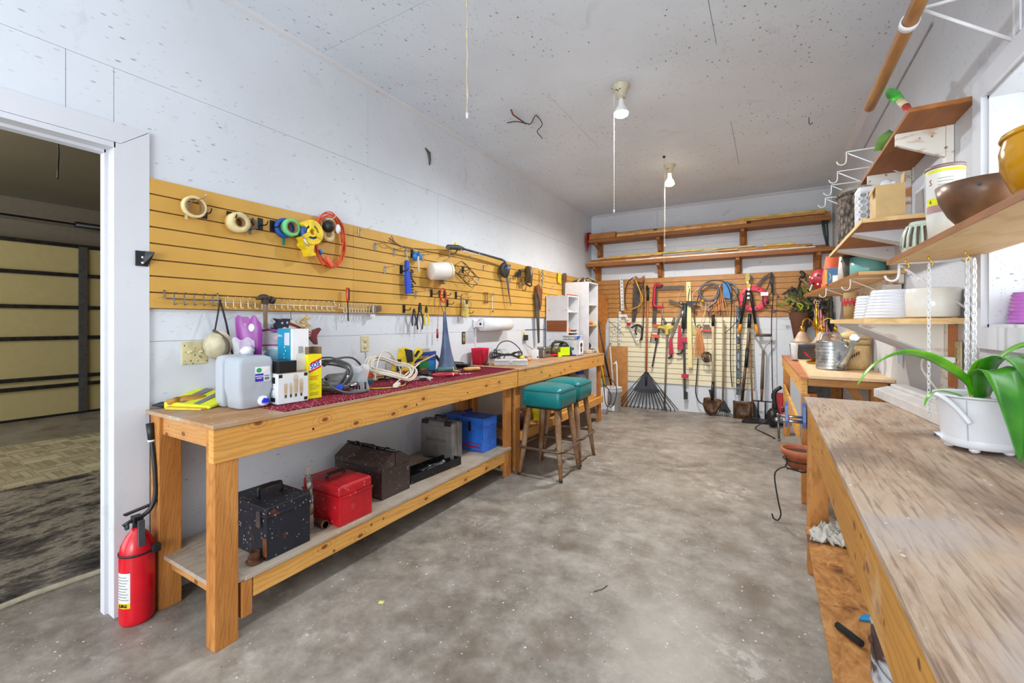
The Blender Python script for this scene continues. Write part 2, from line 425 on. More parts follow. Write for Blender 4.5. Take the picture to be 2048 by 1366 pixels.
# ---- window: casing + deep box (garden window) + glass
wn = struct('window_1', MB().box(RXW-.0, 1.10, WY1-.012, WY1+.02, WZ0-.02, WZ1+.02).box(RXW, 1.10, WY0-.02, WY0+.012, WZ0-.02, WZ1+.02).box(RXW, 1.10, WY0, WY1, WZ0-.02, WZ0+.012).box(RXW, 1.10, WY0, WY1, WZ1-.012, WZ1+.02), wall_paint('window_paint', (212, 214, 218), 1.0))
x0, x1 = RXW-.018, RXW
def frame4(y0, y1, z0, z1, wdt, xa, xb):
    P = [(y0, z0), (y1, z0), (y1, z1), (y0, z1)]; Q = [(y0-wdt, z0-wdt), (y1+wdt, z0-wdt), (y1+wdt, z1+wdt), (y0-wdt, z1+wdt)]
    for i in range(4):
        j = (i+1) % 4; q = [P[i], P[j], Q[j], Q[i]]
        m = MB(mtx((0,1,0), (0,0,1), (1,0,0), (xa, 0, 0))).prism(q, 0, xb-xa); yield m
for m in frame4(WY0, WY1, WZ0, WZ1, .078, x0, x1): part(wn, 'casing', m, TRIMM)
for m in frame4(WY0+.04, WY1-.04, WZ0+.04, WZ1-.04, .04, 1.03, 1.07): part(wn, 'sash', m, WHITE)
part(wn, 'window_stop', MB().box(.80, .815, WY1-.02, WY1, WZ0, WZ1).box(.80, .815, WY0, WY0+.02, WZ0, WZ1), TRIMM)
part(wn, 'pane', MB().box(1.045, 1.049, WY0+.04, WY1-.04, WZ0+.04, WZ1-.04), glass('window_glass', (1, 1, 1, 1), .08))

# ================================================================== GARAGE beyond the doorway
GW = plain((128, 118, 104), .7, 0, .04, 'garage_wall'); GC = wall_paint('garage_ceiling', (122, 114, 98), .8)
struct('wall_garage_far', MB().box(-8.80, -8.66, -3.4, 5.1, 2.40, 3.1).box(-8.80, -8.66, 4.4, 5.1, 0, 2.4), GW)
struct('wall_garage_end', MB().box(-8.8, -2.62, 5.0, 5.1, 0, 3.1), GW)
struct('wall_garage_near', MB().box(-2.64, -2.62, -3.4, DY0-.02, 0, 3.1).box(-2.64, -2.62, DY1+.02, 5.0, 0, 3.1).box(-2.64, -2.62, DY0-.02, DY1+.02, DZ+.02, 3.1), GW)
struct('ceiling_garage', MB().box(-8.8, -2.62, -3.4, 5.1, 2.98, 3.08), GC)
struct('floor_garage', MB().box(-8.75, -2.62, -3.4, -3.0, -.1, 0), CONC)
GD = plain((196, 180, 128), .6, 0, .02, 'garage_door_cream')
gd = thing('garage_door', 'cream sectional garage door with dark horizontal struts, seen through the doorway', 'garage door', (-8.6, 1.5, 0))
zs = [.02, .52, 1.07, 1.53, 1.98, 2.40]
for z0, z1 in zip(zs[:-1], zs[1:]):
    part(gd, 'door_panel', MB().box(-8.62, -8.58, -2.8, 4.3, z0+.004, z1-.004), GD)
part(gd, 'backing', MB().box(-8.64, -8.621, -2.8, 4.4, 0, 2.42), DSTEEL)
for z in (.43, .55, 1.10, 1.53, 1.99, 2.41):
    part(gd, 'strut', MB().box(-8.58, -8.54, -2.8, 4.3, z-.03, z+.02), DSTEEL)
for y in (-2.2, .0, 2.26):
    part(gd, 'stile', MB().box(-8.575, -8.535, y-.045, y+.045, .03, 2.4), plain((96, 94, 92), .5, .3, name='grey_stile'))
part(gd, 'bottom_seal', MB().box(-8.63, -8.56, -2.8, 4.3, 0, .03), BLACK)
ts = thing('torsion_spring', 'black torsion spring on its thin rod above the garage door', 'door spring', (-8.45, 1.5, 2.7))
part(ts, 'rod', MB().cyl((-8.45, -2.8, 2.70), (-8.45, 4.6, 2.70), .014), BLACKM)
part(ts, 'spring', MB().cyl((-8.45, 2.15, 2.70), (-8.45, 3.6, 2.70), .042), BLACKM)
gh = thing('ceiling_wire', 'thin loose wire dangling from the garage ceiling', 'wire', (-5.6, 1.6, 2.9))
part(gh, 'wire', MB().tube([(-5.6, 1.31, 2.98), (-5.61, 1.32, 2.86), (-5.59, 1.31, 2.72), (-5.60, 1.31, 2.62)], .006, 5, 3), DSTEEL)
# herringbone strip with painted-in light, and shag rug
t = NT('lit_herringbone_strip')  # pale tones carry the brighter light on this strip in the colour
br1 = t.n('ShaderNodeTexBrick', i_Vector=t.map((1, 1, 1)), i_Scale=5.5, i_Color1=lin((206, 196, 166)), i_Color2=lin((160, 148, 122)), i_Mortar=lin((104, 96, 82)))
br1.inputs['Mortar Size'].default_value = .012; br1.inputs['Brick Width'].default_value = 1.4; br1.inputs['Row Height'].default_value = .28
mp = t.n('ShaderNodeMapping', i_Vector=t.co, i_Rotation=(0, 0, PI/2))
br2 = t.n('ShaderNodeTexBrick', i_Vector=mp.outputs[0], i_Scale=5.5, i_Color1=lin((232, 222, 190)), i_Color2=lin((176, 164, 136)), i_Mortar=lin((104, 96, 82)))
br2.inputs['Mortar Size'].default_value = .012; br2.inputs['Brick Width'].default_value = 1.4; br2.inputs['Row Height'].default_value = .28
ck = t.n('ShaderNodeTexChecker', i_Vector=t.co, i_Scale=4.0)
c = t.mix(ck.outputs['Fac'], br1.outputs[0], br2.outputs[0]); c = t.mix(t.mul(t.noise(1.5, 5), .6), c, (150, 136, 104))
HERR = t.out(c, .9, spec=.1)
def strip_mesh(P, h, seed=1):
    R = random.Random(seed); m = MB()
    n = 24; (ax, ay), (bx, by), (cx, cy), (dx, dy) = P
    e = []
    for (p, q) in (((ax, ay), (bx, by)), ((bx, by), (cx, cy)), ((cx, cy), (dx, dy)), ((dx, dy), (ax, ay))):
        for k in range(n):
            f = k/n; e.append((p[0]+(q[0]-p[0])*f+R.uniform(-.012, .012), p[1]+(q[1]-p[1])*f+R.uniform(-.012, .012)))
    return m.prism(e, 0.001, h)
solo('lit_herringbone_strip', 'beige herringbone patterned strip on the garage floor, brighter light put into its colour', 'rug', strip_mesh([(-7.2, -2.2), (-6.75, 3.0), (-5.06, 3.0), (-5.18, -2.2)], .008, 3), HERR)
t = NT('grey_marbled_rug')
a = t.noise(2.6, 12, t.map((1, .6, 1)), dist=.25, rough=.76); b = t.noise(26, 5, t.map((1, .4, 1)))
c = t.ramp(a, [(.40, (34, 34, 38)), (.47, (96, 90, 84)), (.53, (168, 158, 142)), (.59, (84, 80, 78)), (.64, (30, 30, 34))])
c = t.mix(t.mul(b, .2), c, (150, 138, 124)); RUGG = t.out(c, .95, bump=b, bstr=.6, spec=.05)
rg = thing('shag_rug', 'grey and charcoal marbled shag rug just inside the garage doorway', 'rug', (-4, .5, 0))
m = MB(); R = random.Random(5); nx, ny = 34, 60
vs = []; fs = []
for i in range(nx+1):
    for j in range(ny+1):
        f = i/nx; g = j/ny
        x = -5.08+(2.05)*f+.12*(g-.5)+R.uniform(-.008, .008); y = -2.0+5.0*g
        if i == nx: x += .02*math.sin(j*1.7)
        vs.append((x, y, .02+.008*noise.noise((x*7, y*7, 1))+R.uniform(0, .006) if 0 < i < nx and 0 < j < ny else .002))
for i in range(nx):
    for j in range(ny): k = i*(ny+1)+j; fs.append((k, k+ny+1, k+ny+2, k+1))
part(rg, 'pile', m.raw(vs, fs, True), RUGG)
part(rg, 'binding', MB().tube([(-3.03+.12*(k/40-.5)+.01*math.sin(k*2.), -2+5*k/40, .008) for k in range(41)], .014, 6), plain((196, 186, 160), .9, name='fringe'))
gl = bpy.data.lights.new('added_garage_fill', 'POINT'); gl.energy = 34; gl.color = (1, .9, .72); gl.shadow_soft_size = .06  # added warm fill for the garage, stands for no visible lamp
go_ = bpy.data.objects.new('added_garage_fill', gl); go_.location = (-5.9, 0, 2.75); C.objects.link(go_)

nst = MB().tube([(-2.505, 2.80, 2.79), (-2.50, 2.84, 2.76), (-2.50, 2.85, 2.70), (-2.503, 2.85, 2.66)], [.006, .014, .010, .005], 7)
solo('insect_nest', 'small dark mud nest stuck high on the left wall', 'nest', nst, plain((88, 86, 74), .9, 0, .4))
# ================================================================== CEILING LIGHTS
PORC = plain((206, 196, 170), .4, 0, .1, 'aged_porcelain')
def emit(name, col, s):
    m = bpy.data.materials.new(name); m.use_nodes = True; b = m.node_tree.nodes['Principled BSDF']
    b.inputs['Base Color'].default_value = (.9, .9, .9, 1); b.inputs['Emission Color'].default_value = col; b.inputs['Emission Strength'].default_value = s; return m
def lampholder(x, y, label, ecol, es, chain, clabel, second=None):
    r = thing('ceiling_lamp', label, 'ceiling light', (x, y, 3.05))
    part(r, 'canopy', MB().lathe([(0, 3.05), (.062, 3.05), (.064, 3.04), (.045, 3.015), (.033, 2.985), (.031, 2.955), (0, 2.955)], (x, y, 0), 28), PORC)
    for k in range(3): part(r, 'socket_hole', MB().cyl((x+.03*math.sin(k*.5-.9), y-.036-.004*math.cos(k), 3.005-.008*(k % 2)), (x+.032*math.sin(k*.5-.9), y-.046, 3.003-.008*(k % 2)), .004, n=8), BLACK)
    e = emit('bulb_glow', ecol, es)
    b = part(r, 'bulb', MB().lathe([(0, 2.955), (.016, 2.955), (.019, 2.93), (.022, 2.905), (.042, 2.875), (.052, 2.845)], (x, y, 0), 28), plain((236, 236, 232), .3, 0, .02, 'bulb_neck') if es > 14 else emit('bulb_neck_glow', ecol, es*.18))
    part(b, 'bulb_face', MB().lathe([(.052, 2.845), (.050, 2.832), (.034, 2.820), (0, 2.816)], (x, y, 0), 28), e)
    P = [(x-.05, y-.01, 2.985-(2.985-chain)*k/60) for k in range(61)]
    part(r, 'pull_chain', MB().tube([(x-.035, y-.01, 3.0)]+P, [.0012 if k % 2 else .0024 for k in range(62)], 6), plain((232, 226, 206), .4, 0, .05, name='pull_cord'))
    part(r, 'chain_end', MB().ell((x-.05, y-.01, chain-.01), .006, .006, .012), WHITE)
    l = bpy.data.lights.new('lamp_light', 'SPOT'); l.energy = 84 if es > 14 else 155; l.spot_size = 3.08; l.spot_blend = .65; l.color = (.86, .94, 1) if es > 14 else (.98, .93, .86); l.shadow_soft_size = .05
    o = bpy.data.objects.new('lamp_light', l); o.location = (x, y, 2.80); C.objects.link(o); return r
lampholder(-.93, 3.15, 'bright white reflector bulb in a porcelain holder, nearer of the two ceiling lamps', (1, 1, .98, 1), 22, 2.14, '')
r2 = lampholder(-.94, 5.02, 'warm yellow reflector bulb in a porcelain holder, farther of the two ceiling lamps', (1, .82, .5, 1), 12, 2.17, '')
m = MB().tube([(-.94, 4.72, 3.05), (-.94, 4.72, 1.86)], .0016, 5)
sx_ = thing('pull_string', 'long thin string hanging behind the farther ceiling lamp', 'string', (-.94, 4.72, 3.05))
part(sx_, 'ceiling_eye', MB().ell((-.94, 4.72, 3.04), .015, .015, .012), BLACKM); part(sx_, 'string', m, plain((214, 206, 180), .6, name='string'))
s3 = thing('pull_string', 'knotted beige string hanging from the ceiling near the left wall', 'string', (-1.3, 1.76, 3.05))
part(s3, 'string', MB().tube([(-1.3, 1.76, 3.05)]+[(-1.3+.002*math.sin(k), 1.76, 3.05-.70*k/24) for k in range(1, 25)], [.0028 if k % 5 else .0055 for k in range(25)], 6), plain((206, 190, 150), .7, name='aged_string'))
part(s3, 'tip', MB().cyl((-1.3, 1.76, 2.36), (-1.3, 1.76, 2.33), .007, .005), WHITE)
wi = thing('cut_cable', 'red and black wire ends sticking out of the ceiling near the left wall', 'cable', (-1.83, 3.15, 3.05))
part(wi, 'red_lead', MB().tube([(-1.81, 3.05, 3.05), (-1.81, 3.08, 3.02), (-1.81, 3.3, 3.03)], .006, 6), plain((120, 40, 34), .5))
part(wi, 'black_lead', MB().tube([(-1.95, 3.22, 3.04), (-1.86, 3.22, 3.03), (-1.78, 3.26, 3.01), (-1.76, 3.30, 3.02), (-1.70, 3.25, 3.04), (-1.66, 3.22, 3.03), (-1.68, 3.36, 3.02), (-1.76, 3.42, 3.0), (-1.78, 3.52, 3.0), (-1.80, 3.6, 3.01)], .004, 5, 4), BLACK)
ch_ = thing('ceiling_hook', 'small dark hook screwed into the far part of the ceiling', 'hook', (.296, 4.45, 3.05))
part(ch_, 'hook', MB().tube([(.296, 4.45, 3.05), (.296, 4.45, 3.0), (.31, 4.45, 2.985), (.32, 4.45, 3.0)], .003, 5, 3), DSTEEL)
# ================================================================== SLATWALL
TAN = NT('tan_slat_board'); _n = TAN.noise(2.2, 5)
TAN = TAN.out(TAN.mix(TAN.mul(TAN.specks(14, .08, .25), .7), TAN.ramp(_n, [(.3, (196, 148, 66)), (.7, (212, 166, 82))]), (120, 84, 44)), .5, spec=.35)
TANB = plain((182, 128, 66), .5, 0, .07, 'brown_slat_board')
CREAM = NT('cream_slat_board'); _n = CREAM.noise(2, 5)
CREAM = CREAM.out(CREAM.mix(CREAM.mul(CREAM.specks(12, .08, .3), .6), CREAM.ramp(_n, [(.3, (220, 208, 172)), (.7, (236, 228, 200))]), (120, 106, 80)), .5, spec=.3)
GROOVE = plain((128, 88, 44), .8, name='slat_groove'); GROOVEW = plain((74, 66, 50), .8, name='slat_groove')
def slatwall(label, T, wdt, z0, n, pitch, mat, gmat, group=None):
    r = thing('slatwall_panel', label, 'wall panel', T @ Vector((0, z0, 0)))
    part(r, 'backing', MB(T).box(0, wdt, z0, z0+n*pitch, 0, .008), gmat)
    first = None
    for k in range(n):
        h = .0035 if k else 0
        if first is None:
            zb = z0
            first = part(r, 'slat', MB(T @ Matrix.Translation((0, z0, 0))).prism([(0, .0033), (wdt, .0033), (wdt, pitch-.0033), (0, pitch-.0033)], .008, .020), mat, bev=.0015, seg=1)
        else:
            c = first.copy(); C.objects.link(c); c.parent = r; c.location = (0, 0, k*pitch)
    return r
TL = lambda y: mtx((0,1,0), (0,0,1), (1,0,0), (LX, y, 0))
TB = lambda x: mtx((1,0,0), (0,0,1), (0,-1,0), (x, BY, 0))
slatwall('tan slatwall panel beside the door casing on the left wall', TL(.889), 1.155, 1.375, 8, .0769, TAN, GROOVE)
slatwall('tan slatwall panel on the left wall, second from the door, behind the blue brush', TL(2.046), 1.052, 1.375, 8, .0769, TAN, GROOVE)
slatwall('tan slatwall panel on the left wall, above the paper towel roll', TL(3.100), 1.68, 1.375, 8, .0769, TAN, GROOVE)
slatwall('tan slatwall panel on the left wall, behind the white cabinets', TL(4.782), 2.03, 1.375, 8, .0769, TAN, GROOVE)
slatwall('brown slatwall panel along the back wall, left and wider section', TB(-2.485), 2.30, 1.388, 8, .0752, TANB, GROOVE)
slatwall('brown slatwall panel on the back wall, right section near the corner', TB(-.183), .87, 1.388, 8, .0752, TANB, GROOVE)
slatwall('cream slatwall panel on the lower back wall', TB(-2.20), 2.03, .392, 13, .0766, CREAM, GROOVEW)

# ================================================================== LEFT WORKBENCHES
def bench(y0, y1, label, legs, shelf):
    r = thing('workbench', label, 'workbench', (-2.19, (y0+y1)/2, 0))
    part(r, 'bench_top', MB().box(-2.505, -1.876, y0, y1, .886, .904), TOPW, bev=.002)
    part(r, 'apron', MB().box(-1.918, -1.88, y0+.002, y1-.004, .75, .885), PINE_Y, bev=.003)
    part(r, 'apron', MB().box(-2.505, -2.468, y0+.09, y1-.09, .80, .885), PINE_Y)
    for y in (y0+.045, y1-.085):
        part(r, 'cross_rail', MB().box(-2.466, -1.92, y-.019, y+.019, .80, .885), PINE_X)
    for y in legs:
        part(r, 'leg', MB().box(-1.955, -1.886 if y < 1 else -1.92, y, y+.09, .0, .75).box(-1.955, -1.9185, y, y+.09, .75, .885), FIR_Z, bev=.003)
        part(r, 'leg', MB().box(-2.466, -2.378, y, y+.09, 0, .885), FIR_Z, bev=.003)
    return r
b1 = bench(.872, 3.284, 'long pine workbench nearest the door, with tool boxes on its lower shelf', (.882, 3.15), 1)
part(b1, 'lower_shelf', MB().box(-2.48, -1.895, .90, 1.0, .227, .245).box(-2.48, -1.886, 1.0, 3.19, .227, .245), DUSTY, bev=.002)
part(b1, 'shelf_rail', MB().box(-1.925, -1.890, 1.035, 3.09, .142, .226), PINE_Y, bev=.003)
part(b1, 'shelf_rail', MB().box(-2.46, -2.40, .98, 3.15, .142, .226), PINE_Y)
for y in (.985, 3.095): part(b1, 'shelf_block', MB().box(-1.945, -1.889, y, y+.045, .075, .226), FIR_Z, bev=.003)
part(b1, 'shelf_cross_rail', MB().box(-2.376, -1.957, .93, .965, .17, .226), PINE_X)
for y in (1.31, 2.02, 2.55): part(b1, 'nail_head', MB().cyl((-1.8805, y, .80), (-1.879, y, .80), .006, n=8), BLACKM)
b2 = bench(3.295, 5.60, 'pine workbench next to the white cabinets, with the green stools in front', (3.305, 5.50), 0)
part(b2, 'shelf_rail', MB().box(-1.93, -1.892, 3.40, 5.60, .25, .335), PINE_Y, bev=.003)
part(b2, 'shelf_cross_rail', MB().box(-2.376, -1.957, 5.52, 5.56, .25, .335), PINE_X)
part(b2, 'shelf_cross_rail', MB().box(-2.376, -1.957, 3.34, 3.38, .25, .335), PINE_X)
part(b2, 'lower_shelf', MB().box(-2.46, -1.935, 3.40, 5.50, .30, .318), PINE_Y)
for k, (xa, xb, ya, yb, z, l) in enumerate([(-2.06, -1.935, 4.3, 5.45, .319, 'pine board lying on the lower shelf of the far bench, bottom of the stack'), (-2.04, -1.945, 4.1, 5.38, .36, 'pine board on the lower shelf of the far bench, middle of the stack'), (-2.10, -1.99, 4.2, 5.30, .401, 'short pine board on top of the stack under the far bench')]):
    solo('pine_board', l, 'board', MB().box(xa, xb, ya, yb, z, z+.038), PINE_Y, bev=.002)
# runner
t = NT('striped_runner'); wv = t.n('ShaderNodeTexWave', i_Vector=t.co, i_Scale=12.6, i_Distortion=.3, bands_direction='Y').outputs[1]
sp = t.specks(110, .4, .6)
RUNM = t.out(t.mix(t.mul(t.bw(wv, .72, .9), sp), t.ramp(wv, [(.2, (70, 12, 26)), (.8, (140, 44, 60))]), (196, 168, 168)), .85, bump=wv, bstr=.8, bdist=.006, spec=.1)
m = MB(); ny = 330
vs = []; fs = []
for k in range(ny+1):
    y = 1.172+2.09*k/ny; z = .9072-.0030*math.cos(2*PI*y/.025)+.0008*math.sin(y*9)
    e = -1.885+.004*math.sin(y*5)-(.022 if y > 2.9 else 0)*(y-2.9)
    for x in (-2.36+.03*math.sin(y*1.3), -2.2, -2.0, e): vs.append((x, y, z))
for k in range(ny):
    for j in range(3): q = k*4+j; fs.append((q, q+1, q+5, q+4))
o = solo('table_runner', 'dark red ribbed woven runner covering the nearer workbench top', 'runner', m.raw(vs, fs, True), RUNM)
sm = o.modifiers.new('s', 'SOLIDIFY'); sm.thickness = .002

# ================================================================== STOOLS
TEAL = NT('teal_vinyl'); _n = TEAL.noise(5, 5)
TEAL = TEAL.out(TEAL.mix(TEAL.mul(TEAL.specks(16, .07, .4), .8), TEAL.ramp(_n, [(.3, (0, 98, 104)), (.7, (8, 126, 124))]), (196, 196, 180)), .32, bump=TEAL.noise(9, 3), bstr=.15, bdist=.01)
LEGW = wood('z', (96, 58, 34), (164, 114, 66), (60, 36, 22), 12, wear=(160, 136, 110), name='worn_stool_leg')
def stool(x, y, rot, label):
    r = thing('bar_stool', label, 'stool', (x, y, 0))
    T = Matrix.Translation((x, y, 0)) @ Matrix.Rotation(rot, 4, 'Z')
    def sq(h, rr, z, n=6):
        P = []
        for cx, cy, a in ((1, 1, 0), (-1, 1, 90), (-1, -1, 180), (1, -1, 270)):
            for k in range(n+1):
                q = math.radians(a+90*k/n); P.append((cx*(h-rr)+rr*math.cos(q), cy*(h-rr)+rr*math.sin(q), z))
        return P
    def loft(L):
        n = len(L[0]); m = MB(T); vs = [p for l in L for p in l]; fs = [tuple(range(n))[::-1], tuple((len(L)-1)*n+i for i in range(n))]
        for i in range(len(L)-1):
            for k in range(n): fs.append((i*n+k, i*n+(k+1) % n, (i+1)*n+(k+1) % n, (i+1)*n+k))
        return m.raw(vs, fs, True)
    L = [sq(.168, .03, .595), sq(.182, .035, .60), sq(.186, .035, .66), sq(.186, .035, .715), sq(.180, .035, .728), sq(.181, .035, .733)]
    for f, z in ((.93, .748), (.78, .762), (.55, .772), (.3, .777), (.05, .778)): L.append(sq(.181*f, .035+.02*(1-f) if f > .4 else .181*f*.9, z))
    s = part(r, 'seat_cushion', loft(L), TEAL)
    part(s, 'piping', MB(T).tube(sq(.183, .035, .729), .0035, 6, closed=True), plain((0, 70, 76), .5))
    part(r, 'seat_board', loft([sq(.155, .02, .575), sq(.155, .02, .596)]), BLACK)
    for a, b_ in ((1, 1), (-1, 1), (-1, -1), (1, -1)):
        part(r, 'leg', MB(T).tube([(a*.195, b_*.195, 0), (a*.172, b_*.172, .2), (a*.15, b_*.15, .42), (a*.128, b_*.128, .585)], [.014, .022, .026, .023], 12), LEGW)
        part(r, 'foot_cap', MB(T).cyl((a*.197, b_*.197, 0), (a*.194, b_*.194, .022), .0145, .0150, 12), BLACK)
    part(r, 'foot_ring', MB(T).tube(sq(.208, .05, .245, 5), .0125, 8, closed=True), plain((126, 104, 92), .35, .7, .3, 'rusty_chrome'))
    return r
stool(-1.655, 3.455, 0, 'green vinyl square bar stool nearest the camera')
stool(-1.675, 3.905, .03, 'green vinyl square bar stool farther back, partly hidden behind the first stool')

# ================================================================== LOWER SHELF OF THE FIRST BENCH
def tbox(name, label, x0, x1, y0, y1, z0, h, mat, lidf=.25, rr=.0, rot=0):
    cx, cy = (x0+x1)/2, (y0+y1)/2
    r = thing(name, label, 'toolbox', (cx, cy, z0))
    T = TP(cx, cy, z0, rot); a, b = (x1-x0)/2, (y1-y0)/2; hl = h*(1-lidf)
    part(r, 'body', MB(T).box(-a, a, -b, b, 0, hl-.002), mat, bev=.003)
    part(r, 'lid', MB(T).box(-a-.002, a+.002, -b-.002, b+.002, hl, h), mat, bev=rr or .004, seg=4)
    part(r, 'lid_lip', MB(T).box(-a-.0045, a+.0045, -b-.0045, b+.0045, hl-.004, hl+.006), mat, bev=.002)
    return r, T, a, b, h, hl
def handle(r, T, p, L, hgt, rad, mat, axis='y', name='handle'):
    pts = [(-L/2, 0, 0), (-L/2, 0, hgt*.7), (-L/2*.8, 0, hgt), (L/2*.8, 0, hgt), (L/2, 0, hgt*.7), (L/2, 0, 0)]
    if axis == 'y': pts = [(b, a, c) for a, b, c in pts]
    return part(r, name, MB(T @ Matrix.Translation(p)).tube(pts, rad, 8, 3), mat)
BLKB = scuffed((38, 40, 50), (196, 196, 200), .5, .3, .38, under=(150, 88, 50))
r, T, a, b, h, hl = tbox('toolbox', 'black paint-spattered wooden toolbox, first on the lower shelf', -2.235, -1.925, 1.11, 1.325, .246, .235, BLKB, .18)
handle(r, T, (0, 0, h), .11, .045, .008, BLACK)
for y in (-.05, .06):
    h_ = part(r, 'hasp', MB(T).box(-.03+y*2, .0+y*2, -b-.010, -b-.003, hl-.05, hl+.022), STEEL)
part(r, 'corner_plate', MB(T).box(a-.02, a+.004, -b-.005, -b+.0, .02, .10), plain((132, 80, 46), .6, .4, .3, 'rusty_plate'))
REDP = scuffed((192, 26, 36), (226, 168, 160), .35, .1, .22)
r, T, a, b, h, hl = tbox('toolbox', 'red steel toolbox with a dusty lid and black handle', -2.225, -1.915, 1.485, 1.70, .246, .21, REDP, .3, .018)
handle(r, T, (-.02, 0, h+.001), .11, .018, .009, BLACK)
# brown cantilever toolbox with gable lid
BRN = scuffed((78, 64, 60), (176, 160, 146), .4, .4, .4)
r = thing('toolbox', 'dark brown gabled steel toolbox in the middle of the lower shelf', 'toolbox', (-2.20, 1.955, .246))
T = TP(-2.20, 1.955, .246, 0)
part(r, 'body', MB(T).box(-.215, .215, -.118, .118, 0, .175), BRN, bev=.003)
Tg = T @ mtx((0,1,0), (0,0,1), (1,0,0), (-.215, 0, 0))
part(r, 'lid', MB(Tg).prism([(-.12, .177), (-.012, .177), (-.012, .262), (-.032, .262), (-.12, .205)], 0, .43), BRN, bev=.003)
part(r, 'lid', MB(Tg).prism([(.12, .177), (-.006, .177), (-.006, .262), (.032, .262), (.12, .205)], 0, .43), BRN, bev=.003)
part(r, 'hinge_rod', MB(T).cyl((-.23, -.005, .268), (.23, -.005, .268), .008), BLACKM)
for x in (-.14, .0, .14): part(r, 'hinge_knuckle', MB(T).cyl((x-.012, -.005, .268), (x+.012, -.005, .268), .014), BLACKM)
handle(r, T, (0, -.035, .262), .13, .022, .008, BLACK, 'x')
# open tray full of wrenches
r = thing('tool_tray', 'open black tray full of chrome wrenches', 'tray', (-2.07, 2.36, .246))
T = TP(-2.08, 2.37, .246, math.radians(86))
m = MB(T).box(-.245, .245, -.075, .075, 0, .003)
for x0, x1, y0, y1 in ((-.245, .245, -.078, -.072), (-.245, .245, .072, .078), (-.248, -.242, -.078, .078), (.242, .248, -.078, .078)): m.box(x0, x1, y0, y1, 0, .055)
part(r, 'tray_body', m, scuffed((30, 31, 36), (140, 140, 140), .4, .4, .3))
part(r, 'divider', MB(T).box(-.242, .242, .018, .021, .003, .042), BLACKM)
def wrench(T, L, label, grp, mat=CHROME, r0=.012):
    w_ = thing('wrench', label, 'wrench', T @ Vector((0, 0, 0)), grp)
    part(w_, 'shaft', MB(T).box(-L/2, L/2, -.005, .005, -.0025, .0025), mat, bev=.002)
    part(w_, 'ring_end', MB(T @ Matrix.Translation((L/2, 0, 0))).ring((0, 0, 0), r0*.55, r0, -.004, .004, 12), mat)
    part(w_, 'open_end', MB(T @ Matrix.Translation((-L/2, 0, 0))).prism([(-.014, .013), (-.002, .013), (.008, .005), (.008, -.005), (-.002, -.013), (-.014, -.013), (-.014, -.006), (-.004, -.005), (-.004, .005), (-.014, .006)], -.003, .003), mat)
    return w_
R = random.Random(3)
for k in range(14):
    Tw = T @ Matrix.Translation((R.uniform(-.12, .10), R.uniform(-.045, .0), .010+.0028*k)) @ Matrix.Rotation(R.uniform(-.3, .3), 4, 'Z') @ RX(R.uniform(-.2, .2)) @ RY(R.uniform(-.08, .08))
    wrench(Tw, R.uniform(.11, .19), 'chrome wrench lying in the pile inside the open black tray', 'wrenches in the open black tray')
# grey moulded case
GREYC = plain((112, 106, 102), .45, 0, .12, 'grey_plastic_case')
r = thing('power_tool_case', 'grey moulded plastic power tool case standing upright', 'tool case', (-2.21, 2.62, .246))
T = TP(-2.215, 2.66, .246, .02)
part(r, 'front_shell', MB(T).box(-.165, .165, -.062, .0, .012, .300), GREYC, bev=.022, seg=4)
part(r, 'back_shell', MB(T).box(-.165, .165, .0, .062, .012, .300), GREYC, bev=.022, seg=4)
part(r, 'seam_band', MB(T).box(-.168, .168, -.006, .006, .010, .303), GREYC, bev=.003)
part(r, 'panel_recess', MB(T).box(-.125, .105, -.066, -.058, .045, .262), GREYC, bev=.005)
for x in (-.11, .11): part(r, 'latch', MB(T).box(x-.03, x+.03, -.068, -.05, .272, .306), BLACK, bev=.003)
for x in (-.12, .12): part(r, 'foot', MB(T).box(x-.025, x+.025, -.045, .045, 0, .015), GREYC)
handle(r, T, (-.0, 0, .298), .11, .032, .009, BLACK, 'x')
text(r, 'DI ROTOZIP', T @ mtx((1,0,0), (0,0,1), (0,-1,0), (0, -.0662, .155)), .032, plain((72, 68, 66), .5), sx=1.1, bold=.0006, depth=.001)
# blue box
BLUEP = scuffed((48, 112, 214), (34, 44, 70), .4, .1, .5)
r, T, a, b, h, hl = tbox('toolbox', 'blue painted steel toolbox against the bench leg', -2.42, -2.0, 2.935, 3.13, .246, .275, BLUEP, .22)
handle(r, T, (-.02, 0, h), .12, .034, .007, plain((40, 60, 160), .25, .6), 'y')
part(r, 'stripe', MB(T).box(-a*.6, a-.03, -b-.0045, -b-.002, .030, .043), plain((170, 30, 44), .5))
part(r, 'stripe', MB(T).box(-a*.2, a-.03, -b-.0045, -b-.002, .062, .068), plain((170, 30, 44), .5))
part(r, 'latch', MB(T).box(.06, .085, -b-.010, -b-.004, hl-.05, hl+.03), DSTEEL)
